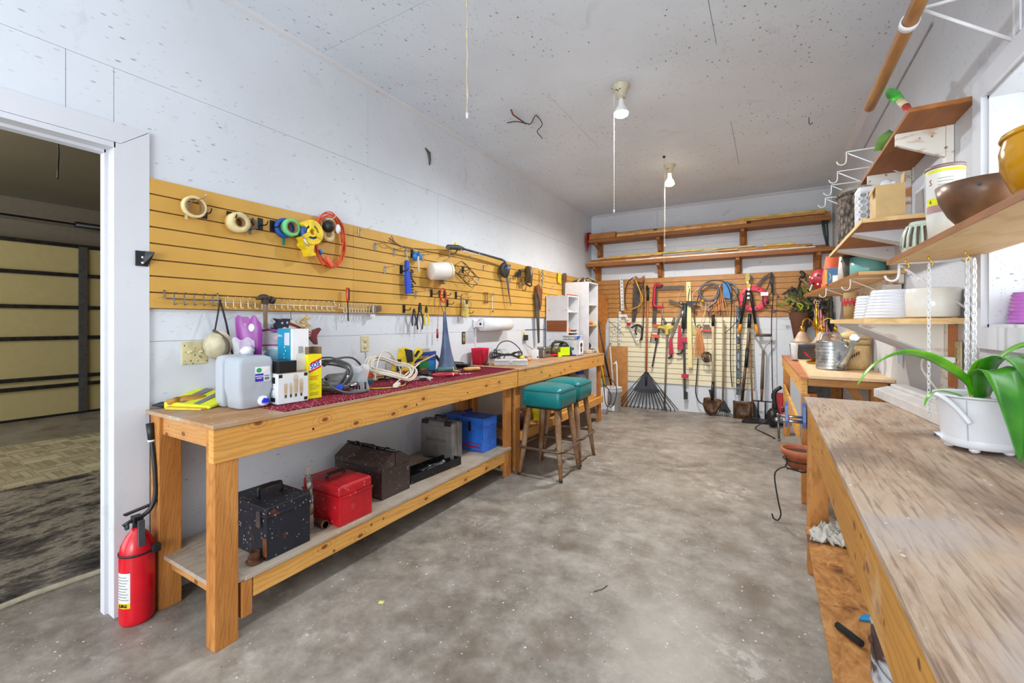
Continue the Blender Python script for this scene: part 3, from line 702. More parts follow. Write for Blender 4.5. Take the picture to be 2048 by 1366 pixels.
# rusty fitting, hammer, stick
RUST = plain((104, 68, 46), .8, .2, .4, 'rust')
r = thing('pipe_fitting', 'rusty threaded pipe fitting near the bench leg', 'pipe fitting', (-1.965, 1.08, .246))
part(r, 'collar', MB(TP(-1.965, 1.08, .246)).lathe([(.0, .0), (.026, .0), (.028, .012), (.022, .016), (.022, .022), (.027, .026), (.021, .036), (.021, .05), (.014, .05), (.014, .02)], n=20), RUST)
part(r, 'coil', MB(TP(-1.965, 1.08, .246)).tor((0, 0, .006), .031, .005, 20, 6), RUST)
r = thing('hammer', 'hammer lying behind the black toolbox, only its head showing', 'hammer', (-2.05, 1.41, .246))
part(r, 'head', MB().cyl((-2.04, 1.44, .268), (-1.965, 1.44, .268), .017).cyl((-1.985, 1.44, .268), (-1.965, 1.44, .268), .021), RUST)
part(r, 'handle', MB().tube([(-2.02, 1.44, .268), (-2.3, 1.43, .262)], .012, 8), plain((120, 82, 48), .6))
t = NT('taped_stick'); TAPED = t.out(t.ramp(t.noise(18, 3, t.map((1, 1, .6))), [(.42, (216, 216, 216)), (.5, (60, 60, 64)), (.58, (190, 180, 160))]), .5)
r = thing('metal_stake', 'tape-wrapped metal stake standing against the wooden shelf between two toolboxes', 'stake', (-2.06, 1.405, .246))
part(r, 'stake', MB().bar((-2.03, 1.405, .25), (-2.06, 1.41, .56), .022, .008), plain((196, 192, 180), .4, .6))
part(r, 'tape_wrap', MB().tube([(-2.035, 1.405, .32), (-2.045, 1.407, .42), (-2.056, 1.409, .52)], [.014, .013, .015], 8), TAPED)
part(r, 'tape_tail', MB().bar((-2.056, 1.40, .515), (-2.068, 1.37, .525), .014, .002), TAPED)
# bucket behind bench legs, yellow funnel, red mesh sack, jug...
r = thing('bucket', 'grey plastic bucket behind the legs where the two benches meet', 'bucket', (-2.22, 3.72, 0))
BX, BYY = -2.20, 3.66
part(r, 'bucket_body', MB(TP(BX, BYY, 0)).lathe([(0, .003), (.13, .003), (.145, .37), (.155, .37), (.155, .38), (.147, .38), (.145, .36), (.127, .01), (0, .01)], n=32), plain((150, 148, 142), .5))
for z in (.26, .30, .34): part(r, 'rib', MB(TP(BX, BYY, 0)).ring((0, 0, 0), .14, .152, z, z+.006), plain((140, 138, 132), .5))
part(r, 'bail', MB(TP(BX, BYY, 0)).tube([(.15*math.cos(k*PI/12), -.15, .35-.12*math.sin(k*PI/12)) for k in range(13)], .003, 5), STEEL)
YF = plain((232, 218, 30), .4)
r = thing('oil_funnel', 'bright yellow plastic funnel on the shelf behind the front stool', 'funnel', (-2.03, 3.92, .32))
part(r, 'cone', MB(TP(-2.03, 3.92, .33)).lathe([(.03, 0), (.035, .06), (.07, .09), (.075, .13), (.068, .13), (.03, .07)], n=24), YF)
part(r, 'rim', MB(TP(-2.03, 3.92, .33)).ring((0, 0, 0), .07, .085, .125, .133), YF)
part(r, 'grip', MB(TP(-2.03, 3.92, .33)).tube([(-.07, 0, .12), (-.12, 0, .13), (-.13, 0, .09), (-.09, 0, .07)], .008, 6, 3), YF)
t = NT('red_mesh'); RM = t.out(t.mix(t.bw(t.n('ShaderNodeTexVoronoi', i_Vector=t.co, i_Scale=90).outputs[0], .2, .3), (150, 24, 60), (40, 12, 20)), .8)
r = thing('mesh_sack', 'dark red mesh sack under the far bench beside the bench legs', 'sack', (-2.03, 3.56, .25))
m = MB(TP(-2.02, 3.53, .319)); m.lathe([(0, 0), (.05, 0), (.062, .04), (.058, .10), (.045, .15), (.02, .165), (0, .168)], n=14); part(r, 'sack_body', m, RM)
part(r, 'tie', MB(TP(-2.02, 3.53, .319)).tor((0, 0, .155), .03, .005, 14, 6), plain((196, 60, 90), .6))
solo('storage_bottle', 'blue capped bottle behind the far stool under the bench', 'bottle', MB(TP(-2.16, 5.02, .319)).lathe([(0, 0), (.05, 0), (.052, .12), (.04, .16), (.02, .18), (.02, .2), (0, .2)], n=20), plain((26, 90, 200), .35))
r = thing('spray_jug', 'translucent white jug with blue lid under the far end of the bench', 'jug', (-2.12, 5.34, .32))
part(r, 'jug_body', MB(TP(-2.12, 5.33, .40)).lathe([(0, 0), (.07, 0), (.075, .02), (.075, .2), (.05, .24), (.045, .25)], n=24), plain((206, 206, 214), .4))
part(r, 'cap', MB(TP(-2.12, 5.33, .40)).lathe([(.055, .24), (.058, .26), (.05, .30), (0, .31)], n=20), plain((26, 90, 200), .35))
part(r, 'spray_head', MB().box(-2.13, -2.09, 5.31, 5.35, .70, .74), BLACK, bev=.005)
# fire extinguisher on the floor by the casing
EXR = plain((206, 14, 34), .22, 0, .06, 'extinguisher_red')
r = thing('fire_extinguisher', 'red fire extinguisher standing on the floor against the door casing', 'fire extinguisher', (-2.405, .795, 0))
T = TP(-2.402, .812, 0)
part(r, 'cylinder', MB(T).lathe([(0, .0), (.055, .0), (.062, .012), (.063, .03), (.063, .30), (.058, .335), (.040, .375), (.022, .395), (.018, .41), (0, .41)], n=36), EXR)
part(r, 'strap', MB(T).ring((0, 0, 0), .0625, .0655, .300, .309, 36), BLACK)
part(r, 'strap_clip', MB(T).box(.045, .075, .03, .06, .295, .33), BLACK, bev=.004)
part(r, 'valve', MB(T).cyl((0, 0, .40), (0, 0, .445), .018, .015).box(-.012, .03, -.02, .012, .43, .46), BLACKM)
part(r, 'lever', MB(T).bar((.0, -.045, .475), (-.01, .05, .485), .022, .006).bar((-.0, -.05, .43), (0, .01, .455), .018, .008).bar((0, .05, .485), (0, .075, .51), .02, .006), BLACKM)
part(r, 'siphon_grip', MB(T).bar((.055, -.005, .45), (.058, -.005, .34), .022, .012), plain((70, 72, 78), .4))
part(r, 'gauge', MB(T).cyl((.01, -.045, .425), (.01, -.035, .425), .014), plain((40, 60, 60), .4))
part(r, 'hose', MB(T).tube([(.0, .012, .445), (.01, .045, .475), (.01, .062, .54), (.0, .062, .66), (-.02, .058, .78)], [.009]*3+[.009, .008], 10, 5), BLACK)
nz = part(r, 'nozzle', MB(T).cyl((-.021, .058, .77), (-.034, .056, .85), .012, .014), BLACK)
part(nz, 'nozzle_band', MB(T).ring((-.021, .0575, 0), .0, .0135, .768, .776, 14), WHITE)
lb = part(r, 'label_sticker', MB(T).lathe([(.0637, .085), (.0637, .235)], n=14, a0=math.radians(-95), a1=math.radians(-40)), plain((214, 214, 212), .4, 0, .02))
part(r, 'yellow_sticker', MB(T).lathe([(.0641, .085), (.0641, .107)], n=14, a0=math.radians(-95), a1=math.radians(-40)), YELLOW)
for k in range(9): part(r, 'print_line', MB(T).lathe([(.0641, .12+.012*k), (.0641, .123+.012*k)], n=12, a0=math.radians(-92), a1=math.radians(-45-(k*7 % 12))), plain((120, 120, 126), .6, name='print'))
a0 = math.radians(-66)
text(r, 'LIBG', T @ mtx((-math.sin(a0), math.cos(a0), 0), (0, 0, 1), (math.cos(a0), math.sin(a0), 0), (.0645*math.cos(a0), .0645*math.sin(a0), .096)), .018, BLACK, bold=.0006)
# black plastic hanger bracket on casing
r = thing('extinguisher_bracket', 'black plastic bracket screwed to the white door casing', 'bracket', (-2.49, .86, 1.57))
part(r, 'plate', MB(LW(.862, 1.605, -2.492)).box(-.028, .020, -.035, .035, 0, .006), BLACK, bev=.002)
part(r, 'horn', MB(LW(.862, 1.605, -2.492)).raw([(-.005, -.03, .006), (.02, -.03, .006), (.02, .035, .006), (-.005, .035, .006), (.0, .01, .02), (.025, .02, .05), (.03, .03, .05), (.0, .033, .03)], [(0,1,5,4), (1,2,6,5), (2,3,7,6), (3,0,4,7), (4,5,6,7)]), BLACK, bev=.002)
for z in (-.02, .005): part(r, 'screw', MB(LW(.862, 1.605, -2.492)).cyl((-.005, z, .006), (-.005, z, .013), .005, n=10), CHROME)
# ================================================================== THINGS ON THE LEFT WALL
SX = -2.489                                                     # face of the slats
def plate_hook(y, z, label, prong=.075, group='black plate hooks on the slatwall', col=BLACKM):
    T = LW(y, z, SX); r = thing('plate_hook', label, 'hook', T @ Vector((0, 0, 0)), group)
    part(r, 'plate', MB(T).box(-.014, .014, -.033, .033, 0, .004), col, bev=.001)
    part(r, 'prong', MB(T).tube([(0, -.008, .003), (0, -.012, prong*.7), (0, -.004, prong*.93), (0, .010, prong)], .0035, 6, 3), col)
    return r
def wire_hook(y, z, label, L=.10, mat=None, loop=True, group=None):
    T = LW(y, z, SX); r = thing('wire_hook', label, 'hook', T @ Vector((0, 0, 0)), group)
    m = mat or CHROME
    if loop: part(r, 'clip', MB(T).tube([(-.010, .012, .004), (-.010, -.045, .004), (.010, -.045, .004), (.010, .012, .004)], .0028, 6, closed=True), m)
    else: part(r, 'clip', MB(T).box(-.009, .009, -.05, .012, 0, .004), m, bev=.001)
    part(r, 'prong', MB(T).tube([(0, .0, .004), (0, .002, L*.85), (0, .018, L)], .0026, 6, 2), m); return r
for y, z, l in ((1.115, 1.875, 'black plate hook between the two cream tape rolls'), (1.235, 1.872, 'black plate hook holding the wide cream tape roll'), (1.318, 1.87, 'black plate hook holding the small grey tape roll'), (1.40, 1.87, 'empty black plate hook left of the blue tape, first of a close pair'), (1.468, 1.872, 'black plate hook close beside the blue tape roll'),
             (2.50, 1.725, 'black plate hook behind the blue brush'), (2.62, 1.872, 'black plate hook holding the blue tape roll with white string'), (3.30, 1.81, 'black plate hook holding the black wire basket'),
             (2.855, 1.562, 'black plate hook left of the red cable coil'), (2.965, 1.562, 'black plate hook behind the red cable coil'), (3.03, 1.562, 'empty black plate hook just right of the red cable coil'), (3.195, 1.562, 'empty black plate hook in the row below the wire basket, rightmost'), (3.07, 1.485, 'empty black plate hook lower than its neighbours, left of the whisk brush'), (2.53, 1.42, 'black plate hook behind the pliers'), (3.37, 1.41, 'black plate hook low on the panel right of the whisk brush')):
    plate_hook(y, z, l)
for y, z, l, L, lp in ((1.035, 1.90, 'long wire hook holding the large cream masking tape ring', .20, 0), (1.80, 1.97, 'white wire hook holding the orange cord', .13, 1), (2.095, 1.965, 'empty cream wire hook near the top of the slatwall, above the screwdriver', .13, 1), (2.235, 1.885, 'wide chrome clip hook on the slatwall, left of the twig', .09, 0), (2.425, 1.872, 'chrome clip hook under the twig', .09, 0), (2.55, 1.885, 'chrome clip hook holding the blue wire brush', .09, 0), (2.745, 1.872, 'chrome clip hook right of the blue tape', .08, 0),
                       (2.33, 1.725, 'short chrome hook left of the blue wire brush', .11, 0), (2.66, 1.56, 'chrome hook above the pliers', .12, 0), (3.11, 1.945, 'wire hook under the head of the long sprayer wand', .13, 1), (3.395, 1.95, 'wire hook under the middle of the sprayer wand', .13, 1), (3.64, 1.88, 'small white hook left of the sprayer wand end', .05, 0), (3.27, 1.54, 'chrome hook above the whisk brush', .12, 0), (3.95, 1.80, 'small chrome hook left of the compass saw', .05, 0), (4.17, 1.80, 'small chrome hook right of the compass saw', .06, 0),
                       (4.66, 1.96, 'empty white wire hook right of the grinding disc', .11, 1), (5.12, 1.955, 'empty white wire hook left of the yellow tag', .09, 1), (5.27, 1.79, 'small white hook under the yellow tag', .03, 0), (4.97, 1.86, 'pair of small grey hooks right of the hand saw', .03, 0)):
    wire_hook(y, z, l, L, CHROME if not lp else IVORY, bool(lp))
CREAMT = plain((226, 206, 150), .55, name='masking_tape'); CARD = plain((150, 112, 74), .8, name='cardboard_core')
def tape(y, z, c, R0, R1, wd, label, mat, core=CARD, tail=None):
    T = LW(y, z, SX); r = thing('tape_roll', label, 'tape', T @ Vector((0, 0, c)))
    part(r, 'roll', MB(T).ring((0, 0, 0), R0, R1, c, c+wd, 32), mat)
    part(r, 'core', MB(T).ring((0, 0, 0), R0-.004, R0, c-.001, c+wd+.001, 28), core)
    if tail: part(r, 'tail', MB(T).box(tail[0]-tail[3]/2, tail[0]+tail[3]/2, tail[1]-tail[2], tail[1], c+.004, c+.006), tail[4] if len(tail) > 4 else mat)
    return r
tape(1.055, 1.883, .02, .041, .054, .026, 'large cream masking tape ring hanging on the long hook nearest the door', CREAMT, tail=(-.03, -.045, .02, .012))
tape(1.258, 1.845, .015, .026, .054, .05, 'wide cream tape roll with a thick wall of tape', CREAMT)
tape(1.335, 1.853, .012, .018, .030, .03, 'small dark grey tape roll beside the wide cream roll', plain((96, 98, 100), .4), tail=(.0, -.02, .035, .014))
tape(1.53, 1.868, .010, .032, .058, .024, 'blue tape roll pressed against the green tape roll', plain((30, 84, 168), .5), tail=(.0, -.05, .05, .016, plain((20, 128, 108), .5)))
tape(1.55, 1.872, .040, .034, .052, .030, 'light green tape roll in front of the blue one', plain((110, 206, 130), .5))
# yellow tape dispenser
T = LW(1.66, 1.86, SX); r = thing('tape_dispenser', 'bright yellow hand tape dispenser with blue tape inside', 'tape dispenser', T @ Vector((0, 0, .05)))
YD = plain((240, 204, 30), .35, name='yellow_plastic')
ya = [(.075*math.cos(math.radians(a)), .075*math.sin(math.radians(a))) for a in range(-150, 151, 15)]
yi = [(.044*math.cos(math.radians(a)), .044*math.sin(math.radians(a))) for a in range(-150, 151, 15)][::-1]
part(r, 'shell', MB(T).prism(ya+yi, .03, .10), YD, bev=.004)
part(r, 'hub', MB(T).ring((0, 0, 0), .018, .030, .025, .105, 24), YD)
for a in (100, 215, 340):
    q = math.radians(a); part(r, 'spoke', MB(T).bar((.025*math.cos(q), .025*math.sin(q), .1), (.07*math.cos(q), .07*math.sin(q), .1), .028, .012, (0, 0, 1)), YD, bev=.003)
part(r, 'tape_inside', MB(T).ring((0, 0, 0), .031, .058, .04, .09, 28), plain((40, 74, 150), .45))
part(r, 'handle', MB(T).prism([(-.05, -.05), (.02, -.07), (.01, -.11), (.03, -.135), (-.015, -.15), (-.03, -.11), (-.062, -.085)], .035, .095), YD, bev=.006)
part(r, 'cutter', MB(T).tube([(-.06, -.04, .10), (-.05, -.075, .108), (-.03, -.085, .108)], .006, 8, 2), plain((200, 200, 205), .3, .8))
T = LW(1.80, 1.925, SX); r = thing('rubber_mallet_head', 'black and cream knob on the hook behind the orange cord', 'mallet', T @ Vector((0, 0, .03)))
part(r, 'knob', MB(T).ell((0, 0, .06), .036, .04, .04, 16), BLACK); part(r, 'cream_disc', MB(T).ring((.02, -.045, 0), .02, .045, .02, .04, 24), CREAMT)
part(r, 'white_tip', MB(T).ell((.05, -.01, .09), .018, .032, .012, 12), WHITE)
# orange cord
ORG = plain((222, 84, 36), .4, name='orange_cord')
T = LW(1.845, 1.845, SX); r = thing('extension_cord', 'bright orange extension cord coiled on a hook at the top of the slatwall', 'cord', T @ Vector((0, 0, .03)))
part(r, 'coil', loops(T, 5, .110, .165, 0, .0045, 4, (-.01, -.0, .02), .08, 0, .005, 16), ORG)
part(r, 'plug', MB(T).bar((-.055, -.115, .05), (-.01, -.170, .055), .022, .018), plain((236, 96, 70), .4), bev=.003)
part(r, 'prongs', MB(T).bar((-.01, -.170, .055), (.002, -.183, .056), .014, .004), BRASS)
part(r, 'blue_tie', MB(T).bar((-.098, -.075, .04), (-.085, -.10, .05), .015, .02), plain((30, 110, 190), .5))
# multi hook wire racks
def rack(y0, y1, z, n, label, mat):
    T = LW(y0, z, SX); L = y1-y0; r = thing('wire_hook_rack', label, 'hook rack', T @ Vector((L/2, 0, 0)), 'wire hook racks in a row on the slatwall')
    part(r, 'rail', MB(T).tube([(-.012, .04, .002), (-.012, .012, .01), (-.006, 0, .02), (L+.006, 0, .02), (L+.012, .012, .01), (L+.012, .04, .002)], .003, 6, 2), mat)
    proto = None
    for k in range(n):
        a = L*(k+.5)/n
        if proto is None:
            proto = part(r, 'hook', MB(T @ Matrix.Translation((a, 0, 0))).tube([(0, .030, .045), (0, .028, .026), (0, .024, .023), (0, -.024, .023), (0, -.028, .026), (0, -.026, .05)], .0028, 6), mat); a0 = a
        else:
            c = proto.copy(); C.objects.link(c); c.parent = r; c.location = (0, a-a0, 0)
NICK = plain((214, 206, 190), .3, .7, .05, 'nickel_wire')
rack(.955, 1.165, 1.425, 5, 'dull wire hook rack nearest the door, with the mask strap on its end', STEEL)
rack(1.188, 1.875, 1.415, 18, 'long shiny wire hook rack with the hammer on it', NICK)
rack(1.935, 2.175, 1.405, 10, 'short shiny wire hook rack below the orange screwdriver', NICK)
# hammer
T = LW(1.40, 1.44, SX); r = thing('claw_hammer', 'old claw hammer with wooden handle hanging on the wire rack', 'hammer', T @ Vector((0, 0, .05)))
HD = plain((72, 62, 54), .5, .5, .3, 'dull_steel')
part(r, 'head', MB(T).tube([(-.05, .0, .05), (-.02, .012, .05), (.0, .010, .05), (.03, 0, .05)], [.006, .016, .019, .014], 10, 3).cyl((.026, .0, .05), (.048, -.006, .05), .021, .021, 14).bar((0, -.025, .05), (0, .018, .05), .03, .03), HD)
part(r, 'handle', MB(T).tube([(0, -.02, .05), (0, -.12, .052), (.002, -.20, .053), (0, -.29, .05)], [.012, .011, .014, .013], 10, 3), plain((130, 106, 84), .7))
# screwdriver in rack
T = LW(1.965, 1.50, SX); r = thing('screwdriver', 'orange and black screwdriver standing in the wire rack', 'screwdriver', T @ Vector((0, 0, .05)))
part(r, 'handle', MB(T).tube([(0, .045, .04), (0, .02, .04), (0, -.03, .04), (0, -.05, .04)], [.012, .014, .012, .008], 10), plain((196, 76, 30), .3)); part(r, 'handle_stripe', MB(T).box(-.004, .004, -.04, .04, .050, .055), BLACK)
part(r, 'shaft', MB(T).cyl((0, -.05, .04), (.004, -.18, .04), .004, n=8), BLACKM)
# light clamp at rack end
T = LW(2.205, 1.405, SX); r = thing('spring_clamp', 'silver and grey spring clamp at the end of the wire racks', 'clamp', T @ Vector((0, 0, .02)))
part(r, 'jaw', MB(T).box(-.03, .0, -.035, .035, .02, .05), CHROME, bev=.004); part(r, 'grip', MB(T).prism([(0, .02), (.05, .03), (.055, -.01), (.0, -.025)], .02, .045), plain((96, 86, 76), .5), bev=.003)
part(r, 'white_block', MB(T).box(-.03, -.008, -.055, -.035, .02, .045), WHITE)
# respirator mask
T = LW(1.165, 1.19, -2.50); r = thing('dust_mask', 'cream dust mask hanging by a black strap from the wire rack', 'mask', T @ Vector((0, 0, .05)))
MK = plain((196, 184, 154), .7, 0, .15, 'mask_cloth')
part(r, 'cup', MB(T @ Matrix.Translation((-.005, 0, .05)) @ RX(.3) @ RY(-.6)).lathe([(0, .06), (.03, .055), (.052, .03), (.06, .0), (.064, -.005)], n=20, sy=1.25), MK)
part(r, 'filter_band', MB(T @ Matrix.Translation((-.005, 0, .05))).tube([(-.02, .08, .0), (.01, .03, .062), (.02, -.02, .06), (.01, -.05, .04)], .008, 6, 3), plain((90, 80, 68), .7))
part(r, 'strap', MB(T).tube([(-.02, .07, .05), (.0, .16, .04), (.015, .235, .03)], .004, 6, 2).tube([(.015, .235, .03), (.045, .12, .03), (.085, -.07, .02)], .005, 6, 2), BLACK)
# american-flag fish
NAVY = plain((28, 34, 62), .6); FR = plain((122, 44, 44), .6); FW = plain((218, 208, 190), .6)
T = LW(1.60, 1.262, -2.50, rot=-.26); r = thing('wooden_fish', 'wooden fish ornament painted with stars and red and white stripes', 'ornament', T @ Vector((0, 0, .03)))
def fy(x, s):
    return s*(.058*math.sqrt(max(0, 1-((x+.035)/.105)**2)) if x < .06 else .02)
xs_ = [-.14+.01*k for k in range(21)]
part(r, 'head', MB(T).prism([(-.135, .0), (-.12, .03), (-.09, .05), (-.055, .058), (-.055, -.058), (-.09, -.052), (-.12, -.03)], .02, .045), NAVY, bev=.003)
part(r, 'star_fin', MB(T).prism([(-.15, .035), (-.11, .04), (-.12, .02)], .02, .04).prism([(-.15, -.02), (-.12, -.015), (-.12, -.035)], .02, .04), NAVY)
for k in range(6):
    f0, f1 = -1+k/3, -1+(k+1)/3
    up = [(x, f1*(.056-.036*((x+.055)/.155)**1.3 if x > -.055 else .056)) for x in (-.055, -.02, .02, .06, .10)]
    dn = [(x, f0*(.056-.036*((x+.055)/.155)**1.3 if x > -.055 else .056)) for x in (.10, .06, .02, -.02, -.055)]
    part(r, 'stripe', MB(T).prism(up+dn, .02, .043), FR if k % 2 == 0 else FW)
part(r, 'tail', MB(T).prism([(.095, .018), (.15, .055), (.165, .05), (.145, .0), (.165, -.05), (.15, -.055), (.095, -.018)], .02, .04), FR, bev=.002)
def star(m, x, y, rr, z0, z1): return m.prism([((rr if k % 2 == 0 else rr*.42)*math.cos(PI/2+k*PI/5)+x, (rr if k % 2 == 0 else rr*.42)*math.sin(PI/2+k*PI/5)+y) for k in range(10)], z0, z1)
for x, y in ((-.10, .02), (-.08, -.015), (-.07, .03), (-.105, -.02)): part(r, 'star', star(MB(T), x, y, .009, .045, .047), FW)
part(r, 'hanging_wire', MB(LW(1.60, 1.262, -2.50)).tube([(-.02, .055, .03), (-.03, .10, .03), (-.01, .14, .035)], .002, 5, 3), STEEL)
part(r, 'raffia_bow', MB(LW(1.60, 1.262, -2.50)).tube([(.04+.03*math.sin(k*2.3)+.01*math.sin(k*.7), .085-.0035*k+.015*math.cos(k*1.9), .06+.015*math.sin(k*1.3)) for k in range(34)], .0025, 5, 2), plain((206, 168, 76), .7))
# twig and sprayer wand
T = LW(2.40, 1.905, SX); r = thing('twig', 'thin forked brown twig lying across the clip hooks', 'twig', T @ Vector((0, 0, .05)))
TW = plain((120, 88, 62), .8, 0, .2, 'bark')
part(r, 'stem', MB(T).tube([(-.07, .035, .05), (.02, .0, .045), (.12, -.008, .04), (.30, .008, .04), (.62, .045, .04)], [.006, .007, .006, .005, .003], 6, 4), TW)
part(r, 'fork', MB(T).tube([(.0, .008, .047), (-.04, -.002, .06), (-.09, .012, .06)], .004, 5, 2).tube([(-.02, .015, .05), (-.055, .055, .055)], .004, 5), TW)
T = LW(3.0, 1.97, SX); r = thing('sprayer_wand', 'long black garden sprayer wand resting on hooks along the top of the slatwall', 'sprayer', T @ Vector((.4, 0, .08)))
part(r, 'grip', MB(T).tube([(-.02, -.005, .09), (.04, .005, .09), (.11, .012, .085), (.20, .015, .08)], [.024, .022, .026, .016], 12, 3), plain((48, 56, 54), .5)); part(r, 'inlet', MB(T).cyl((-.035, -.005, .09), (-.018, -.005, .09), .022, .022, 16), STEEL)
part(r, 'yellow_trigger', MB(T).bar((.08, .02, .09), (.085, .05, .09), .03, .02), YELLOW, bev=.003); part(r, 'lever', MB(T).tube([(.10, -.01, .09), (.07, -.045, .09), (.02, -.06, .085)], .005, 6, 2), BLACK)
part(r, 'tube', MB(T).tube([(.20, .015, .08), (.55, .008, .08), (.86, .0, .08)], .011, 8, 2), plain((66, 70, 76), .4, .4))
part(r, 'neck', MB(T).tube([(.86, 0, .08), (.93, -.012, .08), (.965, -.06, .085)], .012, 8, 3), plain((84, 92, 112), .4)); part(r, 'rose', MB(T).cyl((.965, -.055, .085), (.975, -.10, .10), .016, .030, 16), plain((106, 122, 150), .4))
# blue wire brush
BLU = plain((24, 74, 190), .4, name='blue_plastic')
T = LW(2.525, 1.69, SX, rot=.06); r = thing('scrub_brush', 'bright blue long-handled brush with black bristles', 'brush', T @ Vector((0, 0, .05)))
part(r, 'handle', MB(T).prism([(-.014, .10), (.0, .112), (.014, .10), (.018, .04), (.016, -.02), (.024, -.03), (.024, -.155), (-.022, -.155), (-.022, -.02), (-.018, .04)], .03, .055), BLU, bev=.005)
for k in range(6): part(r, 'bristle_row', MB(T).box(.024, .052, -.15+.021*k, -.137+.021*k, .032, .053), BLACK)
part(r, 'hang_loop', MB(T).tube([(0, .10, .045), (.004, .13, .045), (.006, .19, .04)], .002, 5), IVORY)
T = LW(2.50, 1.60, SX); solo('chalk_stick', 'thin white stick hanging below the blue brush', 'stick', MB(T).cyl((.035, -.02, .04), (.05, -.06, .04), .005, n=8), IVORY)
T = LW(2.50, 1.71, SX); r = thing('cable_clip', 'black looped cable clip behind the blue brush', 'cable clip', T @ Vector((0, 0, .02)))
part(r, 'loop', MB(T).tube([(.0, .0, .02), (.08, -.005, .05), (.06, .02, .05), (.06, -.04, .05), (.11, -.09, .05)], .005, 6, 3), BLACK); part(r, 'bead', MB(T).ell((.085, -.01, .05), .010), CHROME)
# blue tape with white twine
tape(2.640, 1.845, .02, .012, .036, .03, 'small bright blue tape roll with a white twisted string', plain((36, 126, 206), .45), core=BLACK)
T = LW(2.63, 1.80, SX); solo('twisted_string', 'white twisted string dangling in front of the small blue tape roll', 'string', MB(T).tube([(0, .045, .06), (-.002, .0, .06), (.01, -.05, .055), (.016, -.08, .05)], [.006, .009, .008, .004], 7, 3), plain((226, 206, 190), .7))
# white jar lying on its side
T = LW(2.86, 1.745, SX); M_ = T @ Matrix.Translation((0, 0, .10)) @ Matrix.Rotation(.10, 4, 'Z') @ RY(PI/2-.35)
r = thing('plastic_jar', 'white plastic jar mounted on its side on the slatwall', 'jar', T @ Vector((0, 0, .1)))
part(r, 'body', MB(M_).lathe([(0, -.10), (.066, -.10), (.072, -.09), (.076, 0), (.074, .085), (.068, .098)], n=36), plain((226, 216, 204), .4, 0, .03)); part(r, 'base', MB(M_).lathe([(.068, .098), (.060, .10), (.058, .096), (.02, .096), (.018, .099), (0, .099)], n=36), plain((226, 208, 176), .5, 0, .06))
part(r, 'lid_edge', MB(M_).ring((0, 0, 0), .069, .0765, .07, .078, 36), plain((206, 184, 110), .4)); part(r, 'clip', MB(T).box(.10, .122, -.10, -.03, .0, .05), CHROME)
# black wire cage
T = LW(3.26, 1.755, SX, rot=-.5); r = thing('wire_basket', 'small black wire basket hung askew on the slatwall', 'basket', T @ Vector((0, 0, .07)))
for x, nm in ((-.12, 'ring'), (-.04, 'ring'), (.04, 'ring'), (.12, 'ring')):
    part(r, nm, MB(T).tube([(x, .065*math.cos(q*PI/3), .075+.065*math.sin(q*PI/3)) for q in range(6)], .0025, 5, closed=True), BLACKM)
for q in range(6): part(r, 'wire', MB(T).tube([(-.12, .065*math.cos(q*PI/3), .075+.065*math.sin(q*PI/3)), (.12, .065*math.cos(q*PI/3), .075+.065*math.sin(q*PI/3))], .0025, 5), BLACKM)
part(r, 'zigzag', MB(T).tube([(-.12+.04*k, .065*math.cos((k % 2)*PI/3), .075+.067*math.sin((k % 2)*PI/3+.0)) for k in range(7)], .002, 5), BLACKM)
part(r, 'tag', MB(T).box(.07, .11, -.03, .0, .14, .142), plain((160, 156, 150), .4))
part(r, 'thin_wire', MB(LW(3.26, 1.755, SX)).tube([(.10, -.08, .09), (.12, -.12, .06), (.08, -.17, .03), (.12, -.24, .02), (.15, -.27, .02), (.10, -.38, .02)], .0015, 5, 3), BLACK)
# pliers
def pliers(y, z, s, label, gm, jaw=DSTEEL, rot=0, name='pliers'):
    T = LW(y, z, SX, rot); r = thing(name, label, 'pliers', T @ Vector((0, 0, .05)))
    part(r, 'jaws', MB(T).prism([(-.004*s, .0), (-.013*s, -.03*s), (-.012*s, -.055*s), (.012*s, -.055*s), (.013*s, -.03*s), (.004*s, .0)], .04, .052), jaw, bev=.002)
    part(r, 'pivot', MB(T).cyl((0, -.045*s, .036), (0, -.045*s, .056), .008, n=12), STEEL)
    for k in (-1, 1): part(r, 'grip', MB(T).tube([(k*.006*s, -.05*s, .046), (k*.022*s, -.085*s, .046), (k*.026*s, -.12*s, .046), (k*.018*s, -.16*s, .046)], [.005, .0065, .0065, .0055], 8, 3), gm)
pliers(2.595, 1.42, .85, 'short dark pliers, leftmost of the three hanging under the slatwall', plain((42, 46, 58), .4))
pliers(2.665, 1.47, 1.35, 'long black-handled nippers, middle of the three hanging under the slatwall', BLACK)
pliers(2.74, 1.445, 1.0, 'pliers with yellow handles, rightmost of the three hanging under the slatwall', YELLOW, rot=.04)
# red/black test lead
T = LW(2.945, 1.545, SX); r = thing('test_lead', 'coiled red and black test lead hanging from a plate hook', 'test lead', T @ Vector((0, 0, .05)))
part(r, 'red_coil', loops(T, 3, .035, .062, 0, .0025, 8, (0, -.0, .05), .08, 0, .005), plain((216, 56, 34), .4)); part(r, 'black_lead', MB(T).tube([(-.03, -.03, .05), (-.02, -.09, .05), (.02, -.15, .05), (.04, -.16, .05), (.03, -.09, .055), (.035, -.02, .06)], .0025, 5, 3), BLACK)
part(r, 'hanging_lead', MB(T).tube([(-.035, -.02, .05), (-.045, -.15, .04), (-.045, -.29, .03)], .0018, 5, 2), plain((176, 60, 44), .5)); part(r, 'probe', MB(T).cyl((-.045, -.29, .03), (-.045, -.37, .03), .008, .010, 10), plain((170, 24, 50), .35)); part(r, 'probe_tip', MB(T).cyl((-.045, -.37, .03), (-.045, -.40, .03), .002, .001, 6), STEEL)
